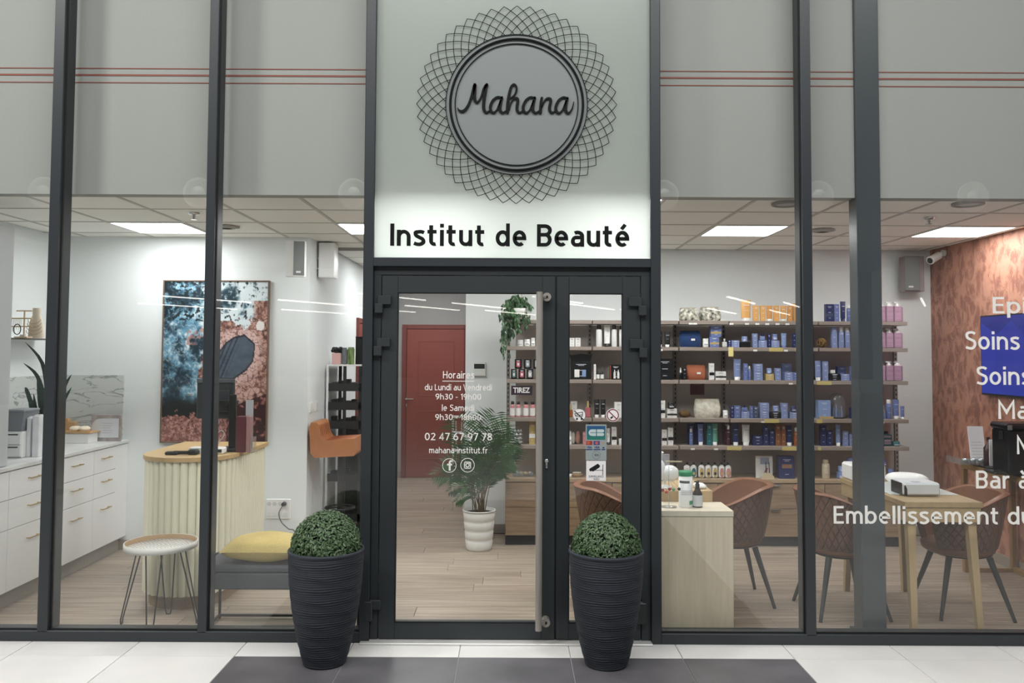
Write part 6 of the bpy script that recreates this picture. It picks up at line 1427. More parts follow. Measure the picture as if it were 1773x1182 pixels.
def product(kind,px0,px1,pyt,row,col,label,pyb=None,dep=0,capc=None,band=None,group=None,rz=0):
    d=DF+.05+dep; base=ZR[row]+.0004
    zb=base if pyb is None else base+(ROWS.get(row,829.5)-pyb)/F*d
    pyb_=(ROWS.get(row,829.5) if pyb is None else pyb)
    x0,x1=P(px0,pyb_,d).x,P(px1,pyb_,d).x; w_=q_((x1-x0)*.97); h=q_((pyb_-pyt)/F*d); w_=max(w_,.02);h=max(h,.012)
    dp=min(max(w_*.7,.03),.085); loc=((x0+x1)/2,Y(d)+dp/2,zb)
    t=thing(NAMES[kind],loc,label,CATS[kind],group,rz=rz); M=pm_(col)
    cm=pm_(capc) if capc else None
    def add(n,key,fn,m): return inst(n,cached((n,)+key+(m.name,),fn,m),t)
    if kind=='carton':
        o=add('carton_body',(w_,h,dp),lambda:MB().box(-w_/2,w_/2,-dp/2,dp/2,0,h,.0015),M)
        if band: add('band',(w_,h,dp,band),lambda:MB().box(-w_/2+.001,w_/2-.001,-dp/2-.0012,-dp/2-.0002,h*.28,h*.46),pm_(band))
        def pr():
            m=MB(); 
            for k_,(z,f) in enumerate(((.86,.5),(.80,.3),(.52,.34),(.2,.25))): m.box(-w_*f/2,w_*f/2,-dp/2-.0012,-dp/2-.0003,h*z-.0022,h*z+.0016)
            return m
        if h>.05: add('print',(w_,h,dp),pr,LBW if col not in('wht','clr','gry') else pm_('gry'))
    elif kind=='tube':
        def tb():
            m=MB(); n=14; cap_=min(h*.16,.03); ys=[(cap_,1,.62),(h*.3,1,.60),(h*.6,1.0,.45),(h*.85,1.05,.2),(h,1.1,.03)]
            vs=[(w_/2.15*sx_*math.cos(2*PI*i/n),w_/2.15*sy_*math.sin(2*PI*i/n),z) for z,sx_,sy_ in ys for i in range(n)]
            m.add(vs,[(j*n+i,j*n+(i+1)%n,(j+1)*n+(i+1)%n,(j+1)*n+i) for j in range(4) for i in range(n)],True); m.add(vs[-n:],[tuple(range(n))]); return m
        add('tube_body',(w_,h),tb,M); cap_=min(h*.16,.03)
        add('cap',(w_,h),lambda:MB().lathe([(w_*.36,0),(w_*.38,cap_*.95),(0,cap_*.96)],(0,0,0),14),cm or pm_('wht'))
        add('print',(w_,h),lambda:arcband(arcband(MB(),0,0,h*.78,h*.80,w_*.30,-.8,.8),0,0,h*.45,h*.46,w_*.42,-.6,.6) if 0 else MB().box(-w_*.28,w_*.28,-w_*.30,-w_*.288,h*.74,h*.765).box(-w_*.2,w_*.2,-w_*.33,-w_*.318,h*.5,h*.512),LBW if col!='wht' else pm_('gry'))
    elif kind in('bottle','dropper','flask','perfume'):
        r=w_/2; sh=.74 if kind!='perfume' else .62
        if kind=='perfume':
            add('bottle_body',(w_,h,1),lambda:MB().box(-r,r,-dp/3,dp/3,0,h*sh,.006),M); add('cap',(w_,h,2),lambda:MB().cyl((0,0,h*sh+.0005),(0,0,h),w_*.2,n=10),cm or pm_('blk'))
        else:
            hs=h*(.80 if kind=='bottle' else .60); rc=r*(.72 if kind=='bottle' else .38)
            sq=kind=='flask'
            add('bottle_body',(w_,h,kind),(lambda:MB().box(-r,r,-dp/2.4,dp/2.4,0,h*.80,min(.014,r*.6)).lathe([(r*.5,h*.79),(r*.4,h*.84),(0,h*.84)],(0,0,0),10)) if sq else (lambda:MB().lathe([(0,0),(r*.95,0),(r,.003),(r,hs*.9),(r*.9,hs*.97),(rc,hs),(0,hs)],(0,0,0),14)),M)
            if sq: add('cap',(w_,h,kind),lambda:MB().cyl((0,0,h*.845),(0,0,h),r*.42,n=10).box(-r*.8,r*.8,-.004,.004,h*.84,h*.875,.002),cm or pm_('blk'))
            else: add('cap',(w_,h,kind),lambda:MB().lathe([(rc,hs+.0004),(rc,h*.97),(rc*.85,h),(0,h)],(0,0,0),12) if kind=='bottle' else MB().lathe([(rc*1.2,hs+.0004),(rc*1.2,hs+h*.15),(rc*.6,hs+h*.17),(rc*.7,h*.9),(rc*.4,h),(0,h)],(0,0,0),12),cm or pm_('wht'))
            if band:
                bm=pm_(band)
                add('label',(w_,h,kind,band),(lambda:MB().ell((0,-dp/2.4-.0004,h*.36),r*.72,.0008,h*.29,14,8)) if sq else (lambda:arcband(MB(),0,0,hs*.12,hs*.72,r+.0007,-1.3,1.3)),bm)
                if sq: add('label_emblem',(w_,h),lambda:MB().ell((0,-dp/2.4-.0014,h*.30),r*.42,.0006,h*.10,10,6),pm_('gold') if band!='gold' else pm_('blk'))
            elif kind=='bottle': add('print',(w_,h,kind),lambda:arcband(arcband(MB(),0,0,hs*.82,hs*.85,r+.0007,-.7,.7),0,0,hs*.4,hs*.42,r+.0007,-.5,.5),LBW)
    elif kind=='jar':
        r=w_/2; add('jar_body',(w_,h),lambda:MB().lathe([(0,0),(r*.95,0),(r,.004),(r,h*.62),(0,h*.62)],(0,0,0),16),M); add('lid',(w_,h),lambda:MB().lathe([(r*.98,h*.625),(r*.98,h*.97),(r*.9,h),(0,h)],(0,0,0),16),cm or M)
        add('print',(w_,h),lambda:arcband(MB(),0,0,h*.25,h*.38,r+.0006,-.7,.7),LBW if col!='wht' else pm_('gry'))
    elif kind=='pump':
        r=w_/2; hb=h*.765
        add('bottle_body',(w_,h),lambda:MB().box(-r,r,-r*.8,r*.8,0,hb,.006),M)
        add('pump_head',(w_,h),lambda:MB().lathe([(r*.62,hb+.0004),(r*.55,hb+h*.05),(r*.34,hb+h*.11),(r*.26,hb+h*.135),(0,hb+h*.135)],(0,0,0),10).box(-r*.85,r*.4,-r*.28,r*.28,hb+h*.13,hb+h*.20,.002),cm or pm_('wht'))
        def pr():
            m=MB()
            for z in(.86,.78,.55,.48,.41,.3,.22): m.box(-r*.72,r*.72,-r*.8-.001,-r*.8-.0002,hb*z-.002,hb*z+.0015)
            return m
        add('print',(w_,h),pr,mat('pink_print',(200,160,188),.6))
    elif kind=='ball':
        r=h/2; m=MB().ell((0,0,r),r*.86,r*.86,r*.86,16,10)
        rg=random.Random(4)
        part('ball_core',m,mat('wicker_dark',(60,44,26),.9),t,world=False)
        m=MB()
        for i in range(14):
            ax=Vector((rg.uniform(-1,1),rg.uniform(-1,1),rg.uniform(-1,1))).normalized(); u=ax.orthogonal().normalized(); v=ax.cross(u)
            m.tube([Vector((0,0,r))+(u*math.cos(q)+v*math.sin(q))*r*.93 for q in[2*PI*k_/18 for k_ in range(18)]],.0035,4,True)
        part('weave',m,mat('wicker_brown',(132,104,62),.8),t,world=False)
    return t
POUCHM={}
def pouch(px0,px1,pyt,row,m,label,tagc=None,dep=0,pyb=None,bulge=.8):
    d=DF+.06+dep; base=ZR[row]; x0,x1=P(px0,ROWS[row],d).x,P(px1,ROWS[row],d).x; w_=x1-x0; h=(ROWS[row]-pyt)/F*d
    t=thing('toiletry_bag',((x0+x1)/2,Y(d)+.055,base),label,'bag')
    mb=MB(); n=32;mm=12; vs=[]
    for j in range(mm+1):
        v=j/mm; z=h*v; wf=(1-.10*max(0,v-.4)**1.3*2)*(1-.12*(1-v)**6); df=max(.16,(1-v**2.4*.86)); df*= (1-.25*(1-v)**5)
        if v>.97: wf*=.97
        for k_ in range(n):
            a=2*PI*k_/n; ca,sa=math.cos(a),math.sin(a); e=.55
            vs.append((w_/2*wf*abs(ca)**e*(1 if ca>0 else -1),.055*df*abs(sa)**e*(1 if sa>0 else -1),z+.004*math.sin(k_*2.3+j)*(0<j<mm)))
    mb.add(vs,[(j*n+k_,j*n+(k_+1)%n,(j+1)*n+(k_+1)%n,(j+1)*n+k_) for j in range(mm) for k_ in range(n)],True); mb.add(vs[:n],[tuple(range(n-1,-1,-1))]); mb.add(vs[-n:],[tuple(range(n))],True)
    part('bag_body',mb,m,t,world=False)
    part('zip',MB().box(-w_*.40,w_*.40,-.004,.004,h,h+.005,.001),mat('zip_gold',(170,150,110),.4,.6),t,world=False)
    if tagc: part('tag',MB().box(.0,.035,-.0565,-.0545,h*.40,h*.40+.018),tagc,t,world=False)
    return t
FLOR=mat('floral_print',(226,222,206),.8,col2=(58,58,54),vscale=34,detail=2); VELV=mat('navy_velvet',(16,54,104),.85,sheen=.2,bump=.2,bscale=120,var=.25,vscale=30)
RUST=mat('rust_suede',(162,92,64),.8,bump=.15,bscale=200,var=.1,vscale=20); QUIL=mat('white_quilted',(226,222,208),.85,col2=(182,176,160),vscale=26,bump=.6,bscale=40)
# --- top shelf
pouch(1178,1211.5,533,1,FLOR,'smaller black and white floral pouch, left one on the top shelf'); pouch(1213,1250.5,531.5,1,FLOR,'larger black and white floral pouch, right one on the top shelf')
Pd=product
Pd('tube',1284,1302,518.6,1,'org','tall orange tube at the left of the orange products, top shelf',capc='wht')
Pd('carton',1304.5,1314,528,1,'org','orange carton just right of the tall orange tube'); Pd('carton',1317,1326,528,1,'org','second orange carton from the tall orange tube')
Pd('tube',1328,1338.5,528,1,'orgd','orange tube between the two pairs of orange cartons',capc='wht'); Pd('carton',1340,1349.5,528,1,'org','orange carton left of the white topped orange tube')
Pd('tube',1352,1362.5,528,1,'org','white topped orange tube on the top shelf',capc='wht'); Pd('carton',1364,1372.5,528,1,'orgd','patterned orange carton right of the white topped tube'); Pd('carton',1373.8,1389,523.5,1,'org','widest orange carton at the right end of the orange row',dep=.03)
Pd('carton',1430,1443.5,525,1,'navy','navy striped carton on the top shelf right of the middle mullion',band='slate'); Pd('carton',1445,1453.5,525,1,'perd','blue carton beside the navy striped carton, top shelf'); Pd('tube',1456,1465.5,520,1,'navy','tall dark navy tube on the top shelf',capc='navy'); Pd('bottle',1467,1474.5,526,1,'perd','slim blue bottle with white cap next to the tall navy tube, top shelf',capc='wht')
for row,t0,nm in((1,519.5,'top'),(2,566,'second'),(3,623.5,'third')):
    for k_ in range(3): x=1520.5+k_*14; Pd('pump',x,x+13.4,t0,row,'pink','%s pink pump bottle of the front row on the %s shelf'%(['leftmost','middle','rightmost'][k_],nm),group='pink pump bottles, %s shelf'%nm)
    for k_ in range(3): x=1523.5+k_*13.6; Pd('pump',x,x+13,t0+1,row,'pink','%s pink pump bottle of the rear row on the %s shelf'%(['leftmost','middle','rightmost'][k_],nm),group='rear pink pump bottles, %s shelf'%nm,dep=.14)
# --- second shelf
for p0,p1,tp,l in((896,906,590,'small white jar on the second shelf under the hanging plant, left of three'),(908,918,589,'small white jar in the middle of three under the hanging plant'),(919.5,926.5,586.5,'taller small white jar, right of three under the hanging plant')): Pd('jar',p0,p1,tp,2,'wht',l)
Pd('carton',985.5,995,586,2,'wht','white cube box at the left edge of the narrow door pane, second shelf'); Pd('carton',996,1005.5,586,2,'wht','white cube box second from the left in the narrow door pane')
Pd('bottle',1032,1043,563.5,2,'wht','tall white bottle with black cap, leftmost of the tall white toiletries',capc='blk'); Pd('tube',1046,1057.5,564,2,'wht','tall white tube standing between two white bottles',capc='blk'); Pd('bottle',1059,1068.5,563.5,2,'wht','tall white bottle with black cap right of the white tube',capc='blk'); Pd('bottle',1072,1081.5,564,2,'wht','tall white bottle at the right edge of the narrow door pane',capc='blk')
Pd('tube',1138,1147.5,574,2,'blk','black tube with white top cut by the post right of the doors',capc='wht'); Pd('tube',1151,1161,574,2,'blk','black tube with white top left of the navy velvet pouch',capc='wht')
pouch(1177.5,1216,572.5,2,VELV,'navy velvet pouch with a small white tag on the second shelf',TAGW)
Pd('jar',1217.5,1227.5,586,2,'wht','white ribbed candle jar right of the navy velvet pouch'); Pd('carton',1229,1245.5,583,2,'perd','blue carton with gold label, lower of the stacked pair',band='gold'); Pd('carton',1230.5,1249.5,564,2,'perd','blue carton with gold label, upper of the stacked pair',band='gold',pyb=582.9)
Pd('perfume',1251,1259.5,586,2,'clr','clear glass bottle right of the stacked blue cartons',capc='clr'); Pd('carton',1260.5,1266,589,2,'navy','thin navy carton left of a wide blue box, second shelf'); Pd('carton',1266.5,1280.5,589,2,'per','wide low blue box left of the black box, second shelf')
Pd('carton',1282,1300,591.6,2,'blk','low black box with a small jar on it, second shelf'); Pd('jar',1285,1295,582,2,'per','small blue jar on the low black box of the second shelf',pyb=591.5)
Pd('carton',1303,1312,577,2,'per','tall blue carton right of the black box with a jar, second shelf'); Pd('carton',1313.5,1328,589,2,'per','blue box carrying a perfume bottle, second shelf left'); Pd('perfume',1316,1325.5,577,2,'per','blue perfume bottle on its box beside the tall blue carton',pyb=588.9,capc='navy')
Pd('carton',1330,1334.5,577,2,'navy','thin navy carton between two blue boxed perfumes, second shelf'); Pd('carton',1335.5,1350,589,2,'per','blue box carrying a jar left of the pale tube, second shelf'); Pd('jar',1338,1347,577.5,2,'per','blue jar on its box left of the pale blue tube',pyb=588.9,capc='perd')
Pd('tube',1353.5,1363,576,2,'lblu','pale blue tube standing alone near the right of the second shelf',capc='perd'); Pd('carton',1373,1378,576,2,'navy','thin navy carton beside the pale blue tube at the mullion'); Pd('tube',1378.5,1385.5,576,2,'lblu','pale blue tube touching the middle right mullion, second shelf',capc='perd')
Pd('ball',1415,1436,584,2,'brn','brown wicker ball on the second shelf right of the mullion'); Pd('carton',1440.5,1450,565.5,2,'per','tall blue carton right of the wicker ball'); Pd('bottle',1453,1462.5,565,2,'per','blue bottle with white cap, left of two near the steel column',capc='wht'); Pd('bottle',1464,1473,566,2,'per','blue bottle with white cap, right of two near the steel column',capc='wht')
# --- third shelf: boxed candles
BX=[(884.5,895,641,658,'grn','dark green boxed candle, lower row left'),(897.5,909.5,641,658,'red','dark pink boxed candle, lower row middle'),(912,923.5,641,658,'gry','grey boxed candle, lower row right'),(891,903.5,624,640.6,'red','red boxed candle, upper row left'),(907,920,624,640.6,'blk','black boxed candle, upper row middle'),(923.5,935,624,640.6,'blk','black boxed candle in the upper row behind the pull bar')]
for a_,b_,t0,b0,c_,l in BX:
    o=Pd('carton',a_,b_,t0,3,'blk' if c_!='gry' else 'blk',l+' on the third shelf',pyb=(None if b0==658 else b0-.0)); w_=(P(b_,650,7.57).x-P(a_,650,7.57).x)*.34
    part('window',MB().box(-w_*.8,w_*.8,-.036,-.0305,.018,.068),mat('cw_'+c_,{'grn':(110,140,140),'red':(196,96,110),'gry':(190,190,196),'blk':(150,156,166)}[c_],.4),o,world=False); part('candle_label',MB().box(-w_*.4,w_*.4,-.038,-.0362,.03,.055),pm_('wht'),o,world=False)
t=Pd('carton',988,1024,628,3,'blk','black gift box with flared fabric top on the third shelf'); 
xx,yy_,zz_=ORG[t.name]; part('fabric_top',MB().prism([(-.085,.155),(.085,.155),(.105,.235),(.085,.225),(.0,.232),(-.09,.22),(-.105,.232)],-.03,.03),pm_('blk'),t,world=False); part('window_label',MB().box(-.06,-.015,-.0445,-.043,.02,.09),pm_('wht'),t,world=False); part('window_label',MB().box(.01,.045,-.0445,-.043,.025,.088),pm_('lblu'),t,world=False)
Pd('carton',1028,1032,632,3,'wht','thin white carton left of two black dropper bottles'); Pd('dropper',1032.5,1038.5,638,3,'blk','black dropper bottle, left of two in the narrow door pane',capc='blk',band='wht'); Pd('dropper',1039.5,1046,638,3,'blk','black dropper bottle, right of two in the narrow door pane',capc='blk',band='wht')
t=Pd('carton',1056.5,1076,632.5,3,'blk','black gift carton with an orange side and two white bottles'); part('orange_edge',MB().box(-.0515,-.046,-.045,-.0435,0,.13),pm_('ornl'),t,world=False)
for dx in(-.012,.022): part('printed_bottle',MB().lathe([(.010,.01),(.010,.06),(.004,.075),(.004,.09)],(dx,-.0425,0),8,1,.2),pm_('wht'),t,world=False)
Pd('carton',1137,1166,622,3,'blk','large black gift box just right of the doors on the third shelf')
Pd('dropper',1176,1182,637,3,'blk','small black dropper bottle left of the rust pouch',capc='wht'); Pd('carton',1182.5,1188.5,637,3,'blk','small black carton touching the rust pouch')
pouch(1189,1224.5,633,3,RUST,'rust orange pouch with a white tag on the third shelf',TAGW)
Pd('carton',1228,1237,629.5,3,'wht','tall white carton with black band right of the rust pouch',band='blk'); Pd('carton',1239,1257.5,643.5,3,'wht','wide white box with black band right of the rust pouch',band='blk')
Pd('tube',1271,1284.5,621.6,3,'per','large blue tube at the left of the blue products, third shelf',capc='wht'); Pd('carton',1287.5,1295,629.5,3,'perd','blue carton right of the large blue tube, third shelf'); Pd('bottle',1295.5,1301,634,3,'perd','slim blue bottle with silver cap right of the large blue tube',capc='clr')
Pd('carton',1305.5,1321,644,3,'per','lower blue box of a stacked pair, third shelf middle'); Pd('carton',1305.5,1321,630,3,'per','upper blue box of a stacked pair, third shelf middle',pyb=643.9)
Pd('carton',1326,1340.5,647,3,'gold','gold box carrying a blue jar, third shelf'); Pd('jar',1328.5,1337,637.5,3,'lblu','blue jar on the gold box, third shelf',pyb=646.9,capc='per')
Pd('carton',1342,1352.5,637,3,'per','blue carton right of the gold box, third shelf'); Pd('carton',1354.5,1371,630,3,'per','large blue box behind a low box near the mullion, third shelf',dep=.12); Pd('carton',1359,1373,644.5,3,'per','low blue box left one in front near the mullion, third shelf'); Pd('carton',1373.6,1384,644.5,3,'perd','low blue box right one touching the mullion, third shelf')
Pd('tube',1412.5,1423,624,3,'per','blue tube just right of the middle mullion, third shelf',capc='wht'); Pd('carton',1425,1434.5,625,3,'per','tall blue carton right of the blue tube, third shelf right'); Pd('carton',1436,1455,646,3,'blk','black box with a clear jar, third shelf right'); Pd('jar',1439,1447,640,3,'clr','clear jar on the black box of the third shelf',pyb=645.9)
Pd('carton',1450.5,1466,634,3,'perd','large blue box behind the small blue box near the column',dep=.12); Pd('carton',1456.5,1471.5,646.6,3,'per','small blue box in front near the steel column, third shelf'); Pd('carton',1472.7,1479.5,633,3,'perd','blue carton touching the steel column, third shelf')
# --- fourth shelf
for i,p0 in enumerate((883,893.2,906,917.5)): Pd('bottle',p0,p0+(8.3 if i<2 else 9),697.5,4,'rose',['leftmost','second','third','rightmost'][i]+' of four small pink bottles with black caps behind the pull sign',capc='blk',band='wht')
Pd('carton',988,999.5,698,4,'wht','small white box behind the trolley sticker',dep=.08); Pd('perfume',984.5,992,703,4,'amb','amber perfume bottle beside the trolley sticker',capc='gold'); Pd('perfume',1013.6,1022.8,697,4,'pnk2','pink perfume bottle right of the trolley sticker',capc='gold')
Pd('tube',1029,1038.5,693.5,4,'blk','black tube with white top, left of two beside the red ringed sticker',capc='wht'); Pd('tube',1040,1049,693.5,4,'blk','black tube with white top, right of two beside the red ringed sticker',capc='wht'); Pd('carton',1064,1078.5,698,4,'wht','white box behind the red ringed sticker')
Pd('carton',1142,1152,695,4,'wht','tall white carton with black band just right of the door post, fourth shelf',band='blk'); Pd('carton',1155,1172.6,709,4,'wht','wide white box with black band under a black jar',band='blk'); Pd('jar',1157,1169,697.5,4,'blk','black jar on the wide white box, fourth shelf',pyb=708.9)
t=thing('loofah',(sx(1190),Y(7.64),ZR[4]),'brown bristly loofah left of the white quilted pouch','loofah'); rg=random.Random(9); m=MB().ell((0,0,.033),.052,.035,.033,20,12)
for v in m.v: v+= (v-Vector((0,0,.033)))*rg.uniform(-.08,.12)
for v in m.v: v.z=max(v.z,.0)
part('loofah_body',m,mat('loofah_brown',(124,98,58),.95,col2=(66,48,28),vscale=120),t,world=False)
pouch(1203.5,1250,692,4,QUIL,'white quilted pouch on the fourth shelf'); Pd('jar',1252.4,1261,711.3,4,'wht','small white jar right of the white quilted pouch')
Pd('carton',1265,1271,703.4,4,'navy','thin dark blue box at the left end of the blue row, fourth shelf'); Pd('carton',1271.4,1282.5,703.4,4,'perd','dark blue box with white print near the left of the blue row'); Pd('carton',1283.5,1298,713,4,'per','blue box under a square jar, fourth shelf left'); Pd('perfume',1285.5,1295,702.5,4,'perd','square blue jar on its box, fourth shelf left',pyb=712.9,capc='navy')
Pd('carton',1299.5,1304,704,4,'perd','thin blue carton between two blue sets, fourth shelf'); Pd('carton',1304.5,1313,704,4,'slate','slate blue carton with printed bottle, fourth shelf'); Pd('carton',1316,1332,712,4,'per','lower blue box of the pair beside the slate carton'); Pd('carton',1316,1332,698,4,'per','upper blue box of the pair beside the slate carton',pyb=711.9)
Pd('carton',1333.5,1352.4,713.7,4,'blk','low black box with a blue jar, fourth shelf'); Pd('jar',1339,1348.5,703,4,'perd','blue jar on the low black box of the fourth shelf',pyb=713.6,capc='per'); Pd('carton',1353,1364.6,698,4,'per','tall blue carton right of the black box, fourth shelf'); Pd('carton',1367.5,1384,713.7,4,'per','blue box under a navy lidded jar at the mullion, fourth shelf'); Pd('jar',1370,1380,703.5,4,'navy','navy lidded jar at the mullion, fourth shelf',pyb=713.6)
t=Pd('carton',1417,1439,693,4,'lblu','large tilted pale blue carton on a gold stand, fourth shelf'); part('gold_stand',MB().box(-.055,.075,-.055,-.0430,0,.02,.002),pm_('gold'),t,world=False)
t=thing('glass_cloche',(sx(1457.7),Y(7.64),ZR[4]),'glass dome covering small blue bottles on the fourth shelf','dome'); hh=(ROWS[4]-681)/F*7.6; r_=.070
part('dome',MB().lathe([(r_,.013),(r_,hh-.07),(r_*.9,hh-.035),(r_*.6,hh-.01),(0,hh)],(0,0,0),24),CLEAR,t,world=False); part('base',MB().lathe([(0,0),(.076,0),(.076,.012),(0,.012)],(0,0,0),24),BLACK,t,world=False)
for k_,(dx,dy,h_) in enumerate(((-.04,0,.075),(-.013,-.01,.12),(.015,0,.075),(.04,.0,.11),(.0,.03,.13),(-.03,.03,.11))): part('vial',MB().lathe([(.011,.0125),(.011,h_*.7),(.005,h_*.75),(.005,h_),(0,h_)],(dx,dy,0),10),pm_('lblu' if k_%2 else 'perd'),t,world=False)
Pd('carton',1472.5,1480,705,4,'navy','navy carton right of the glass dome'); Pd('carton',1520,1533.5,714,4,'perd','blue box under a jar right of the steel column'); Pd('jar',1523,1532,702,4,'per','blue jar on its box right of the steel column',pyb=713.9)
Pd('bottle',1535.5,1545,691.5,4,'perd','tall blue bottle with white cap, fourth shelf right end',capc='wht'); Pd('tube',1547,1558.5,691.5,4,'perd','tall blue tube, fourth shelf right end',capc='wht'); Pd('tube',1560,1567.5,702.5,4,'perd','small blue tube, rightmost on the fourth shelf',capc='wht')
# --- fifth shelf
t=thing('crystal_holder',(sx(894),Y(7.62),ZR[5]),'faceted crystal candle holder left of the golden box','candle holder'); m=MB(); 
for j in range(4):
    for i in range(9): a=2*PI*i/9+.35*j; m.add([Vector((.045*math.cos(a),.045*math.sin(a),.018+.034*j))+Vector(v)*.016 for v in((1,0,0),(-1,0,0),(0,1,0),(0,-1,0),(0,0,1),(0,0,-1))],[(0,2,4),(2,1,4),(1,3,4),(3,0,4),(2,0,5),(1,2,5),(3,1,5),(0,3,5)])
part('facets',m,mat('crystal',(226,228,228),.15,.1),t,world=False); part('cup',MB().lathe([(0,0),(.034,0),(.036,.135),(.030,.135),(.028,.01),(0,.01)],(0,0,0),16),CLEAR,t,world=False)
Pd('carton',916,926.5,732,5,'gold','golden box beside the crystal holder behind the pull bar',band='wht')
Pd('jar',984.5,990,749.5,5,'wht','white pillar at the left edge of the narrow door pane, fifth shelf')
STN=mat('stone_white',(222,216,206),.9,bump=.5,bscale=40); STP=mat('stone_pink',(186,140,126),.9,bump=.5,bscale=40)
def stone(px0,px1,pyt,row,m,label,seed):
    rg=random.Random(seed); d=7.6; w_=P(px1,700,d).x-P(px0,700,d).x; h=(ROWS.get(row,829.5)-pyt)/F*d; b=MB().ell((0,0,h/2),w_/2,w_*.4,h/2,12,8)
    for v in b.v: v+=Vector((rg.uniform(-1,1),rg.uniform(-1,1),0))*w_*.06; v.z=max(v.z,0)
    solo('mineral_stone',b,m,(sx((px0+px1)/2),Y(d)+.02,ZR[row]),label,'stone',world=False)
stone(990.5,997.5,751,5,STN,'white rough stone on the fifth shelf left of the pink one',3); stone(998,1007,749.5,5,STP,'pink rough stone on the fifth shelf left of the card sticker',5)
Pd('carton',1009,1014,750,5,'rose','slim pale pink carton hidden beside the payment sticker'); Pd('tube',1050.5,1056.5,744,5,'wht','white tube just right of the payment sticker',capc='blk'); Pd('carton',1059,1068,741,5,'wht','tall white carton with black band right of the payment sticker',band='blk'); Pd('dropper',1071.5,1078,754,5,'wht','white dropper bottle at the right of the narrow door pane',capc='blk')
Pd('carton',1136,1143.5,737,5,'wht','tall white carton behind the door post, fifth shelf'); Pd('carton',1146,1155,745.3,5,'wht','white carton with black band, left of two above the desk lamp',band='blk'); Pd('carton',1156.5,1166,742,5,'wht','taller white carton with black band, right of two above the desk lamp',band='blk')
Pd('carton',1191,1203,737,5,'navy','navy carton behind a white capped bottle, fifth shelf left',dep=.06); Pd('bottle',1194,1200.5,744,5,'perd','blue bottle with white cap in front of the navy carton',capc='wht')
Pd('carton',1204.7,1219,734,5,'navy','navy carton behind a blue tube, fifth shelf',dep=.06); Pd('tube',1209,1219,736,5,'perd','blue tube in front of the navy carton, fifth shelf left',capc='wht')
Pd('carton',1224,1233,735,5,'teal','teal carton left of the mint green tube'); Pd('tube',1233,1244,735,5,'mint','mint green tube on the fifth shelf',capc='wht')
Pd('carton',1252.5,1265,732,5,'burg','burgundy carton on the fifth shelf',dep=.06); Pd('bottle',1258.5,1265,738,5,'burg','burgundy bottle with silver cap in front of its carton',capc='clr')
Pd('tube',1269,1280,736,5,'navy','navy tube left of the white tube, fifth shelf',capc='wht'); Pd('tube',1286,1300,737,5,'wht','white tube in the middle of the fifth shelf',capc='wht')
Pd('carton',1304,1321,755,5,'navy','low navy box right of the white tube'); Pd('carton',1322,1331.5,738,5,'navy','tall navy carton right of the low navy box'); Pd('carton',1332.7,1341.7,745,5,'navy','shorter navy carton left of the brown cartons')
Pd('carton',1343,1352.5,735.5,5,'brn','brown carton, left of two on the fifth shelf'); Pd('carton',1353.2,1361,735.5,5,'brn','brown carton, right of two on the fifth shelf'); Pd('tube',1361.8,1373,737.5,5,'navy','navy tube between brown cartons and the amber bottle',capc='wht'); Pd('bottle',1375.5,1385,741.5,5,'amb','amber bottle with white cap at the mullion, fifth shelf',capc='wht')
Pd('carton',1421,1431.5,737,5,'navy','tall dark navy carton right of the mullion, fifth shelf'); Pd('carton',1432.5,1442,745.5,5,'navy','shorter dark navy carton right of the tall one, fifth shelf'); Pd('tube',1448,1457,736,5,'lblu','pale blue tube on the fifth shelf right of the mullion',capc='wht'); Pd('carton',1460,1469.5,746.5,5,'per','blue carton right of the pale blue tube, fifth shelf'); Pd('carton',1471,1479.5,751,5,'per','lower blue carton touching the column, fifth shelf')
Pd('bottle',1522,1527,752,5,'wht','slim white bottle right of the steel column, fifth shelf',capc='blk'); Pd('pump',1528,1545,746,5,'grn','teal pump jar on the fifth shelf right of the column',capc='blk'); Pd('jar',1546.2,1560,766-2,5,'teal','low teal jar, rightmost on the fifth shelf')
# --- counter
t=thing('soap_tray',(sx(907),Y(7.66),ZCT),'clear tray of pale soaps on the oak worktop beside the palm','tray'); w_=.17
part('tray',MB().box(-.095,.095,-.06,.06,0,.006).box(-.095,.095,-.06,-.056,.006,.04).box(-.095,-.091,-.056,.06,.006,.04).box(.091,.095,-.056,.06,.006,.04),CLEAR,t,world=False)
for i,(dx,c_) in enumerate(((-.06,'wht'),(-.015,'beig'),(.025,'gold'),(.065,'gry'))): part('soap',MB().ell((dx,-.01,.026),.022,.03,.018,12,7,pw=.6),pm_(c_),t,world=False)
t=thing('wooden_bowl',(sx(1001),Y(7.64),ZCT),'shallow wooden dish with white pebbles on the oak worktop','bowl'); part('bowl',MB().lathe([(0,0),(.04,0),(.058,.03),(.054,.032),(.035,.008),(0,.008)],(0,0,0),20),mat('bowl_wood',(170,138,98),.6),t,world=False)
for i in range(4): part('pebble',MB().ell((-.025+.017*i,.0,.035),.016,.016,.010,10,6),STN,t,world=False)
t=thing('tea_light',(sx(987),Y(7.6),ZCT),'white tea light at the left edge of the narrow door pane','candle'); part('wax',MB().lathe([(0,0),(.024,0),(.024,.03),(0,.028)],(0,0,0),16),WHITEP,t,world=False); part('wick',MB().cyl((0,0,.028),(0,0,.038),.0015,n=5),BLACK,t,world=False)
cols=['clr','teal','gold','gold','gold','rose','rose']
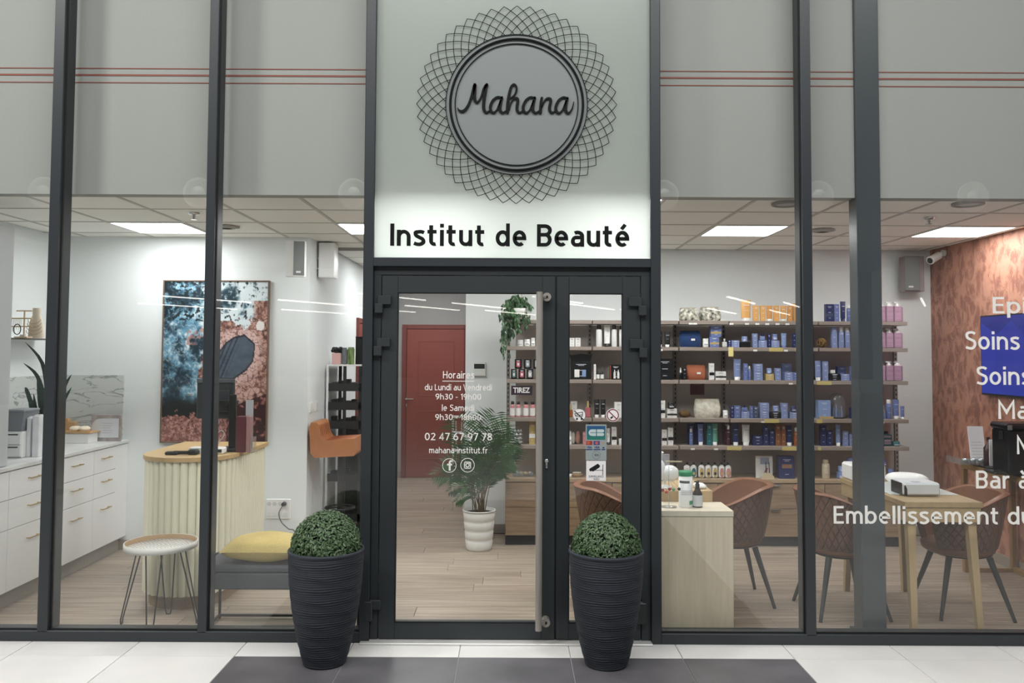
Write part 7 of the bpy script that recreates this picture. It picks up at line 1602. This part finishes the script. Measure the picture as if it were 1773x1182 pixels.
for i,(p0,p1) in enumerate(((1184.5,1195.6),(1196.3,1207),(1210,1221),(1221.8,1232.7),(1233.6,1243.6),(1245,1255.6),(1256.4,1267))):
    Pd('flask',p0,p1,802.5,6,'wht',['leftmost flat bottle of the row, pale label, above the pump bottle','second flat bottle of the row, teal label','third flat bottle of the row, first yellow label','fourth flat bottle of the row, middle yellow label','fifth flat bottle of the row, last yellow label','sixth flat bottle of the row, first pink label','rightmost flat bottle of the row, second pink label'][i],capc='blk',band=cols[i])
t=thing('display_card',(sx(1329),Y(7.62),ZCT),'white framed display card with two black pencils on the oak worktop','display'); hh=(829.5-792)/F*7.6; w_=.085
part('board',MB().box(-w_,w_-.015,.0,.010,0,hh,.001),pm_('wht'),t,world=False); part('print_photo',MB().box(-w_*.5,w_*.45,-.001,0.0-.0001,hh*.62,hh*.92),mat('card_print_blue',(150,160,180),.6),t,world=False); part('print_stripe',MB().prism([(-.03,.01),(-.005,.01),(.03,.09),(.012,.09)],-.0011,-.0001),mat('coral_print',(190,110,104),.6),t,world=False)
part('holder',MB().prism([(-.045,0),(.07,0),(.07,.018),(.035,.05),(-.01,.05),(-.045,.02)],-.05,-.02),pm_('beig'),t,world=False)
for dx in(.0,.03): part('pencil',MB().cyl((dx,-.035,.0505),(dx-.004,-.035,.15),.005,.003,8),BLACK,t,world=False)
t=Pd('carton',1349,1376.5,791.6,6,'navy','large navy box with a copper panel on the oak worktop'); part('copper_panel',MB().box(-.045,.045,-.0445,-.0431,.095,.13),mat('copper_panel',(140,104,84),.5),t,world=False)
Pd('bottle',1425,1438.5,797,6,'beig','tall beige cylinder on the oak worktop left of the blue tins',capc='beig')
for a_,b_,tp,bt,c_,l in((1451,1469,818,None,'perd','lower left blue tin of the pile beside the nail dryer'),(1453,1467,808,817.9,'per','upper left blue tin of the pile beside the nail dryer'),(1470,1484,806,None,'navy','dark blue tin box in the middle of the tin pile'),(1468.5,1483,794,805.9,'perd','topmost blue tin of the pile behind the steel column'),(1521.5,1536,808,None,'gold','gold tin right of the steel column on the worktop'),(1521,1537,796,807.9,'perd','blue tin on the gold tin right of the steel column'),(1538,1549,812,None,'perd','blue tin on the worktop behind the white hand rest')):
    Pd('jar' if c_!='navy' else 'carton',a_,b_,tp,6,c_,l,pyb=bt)
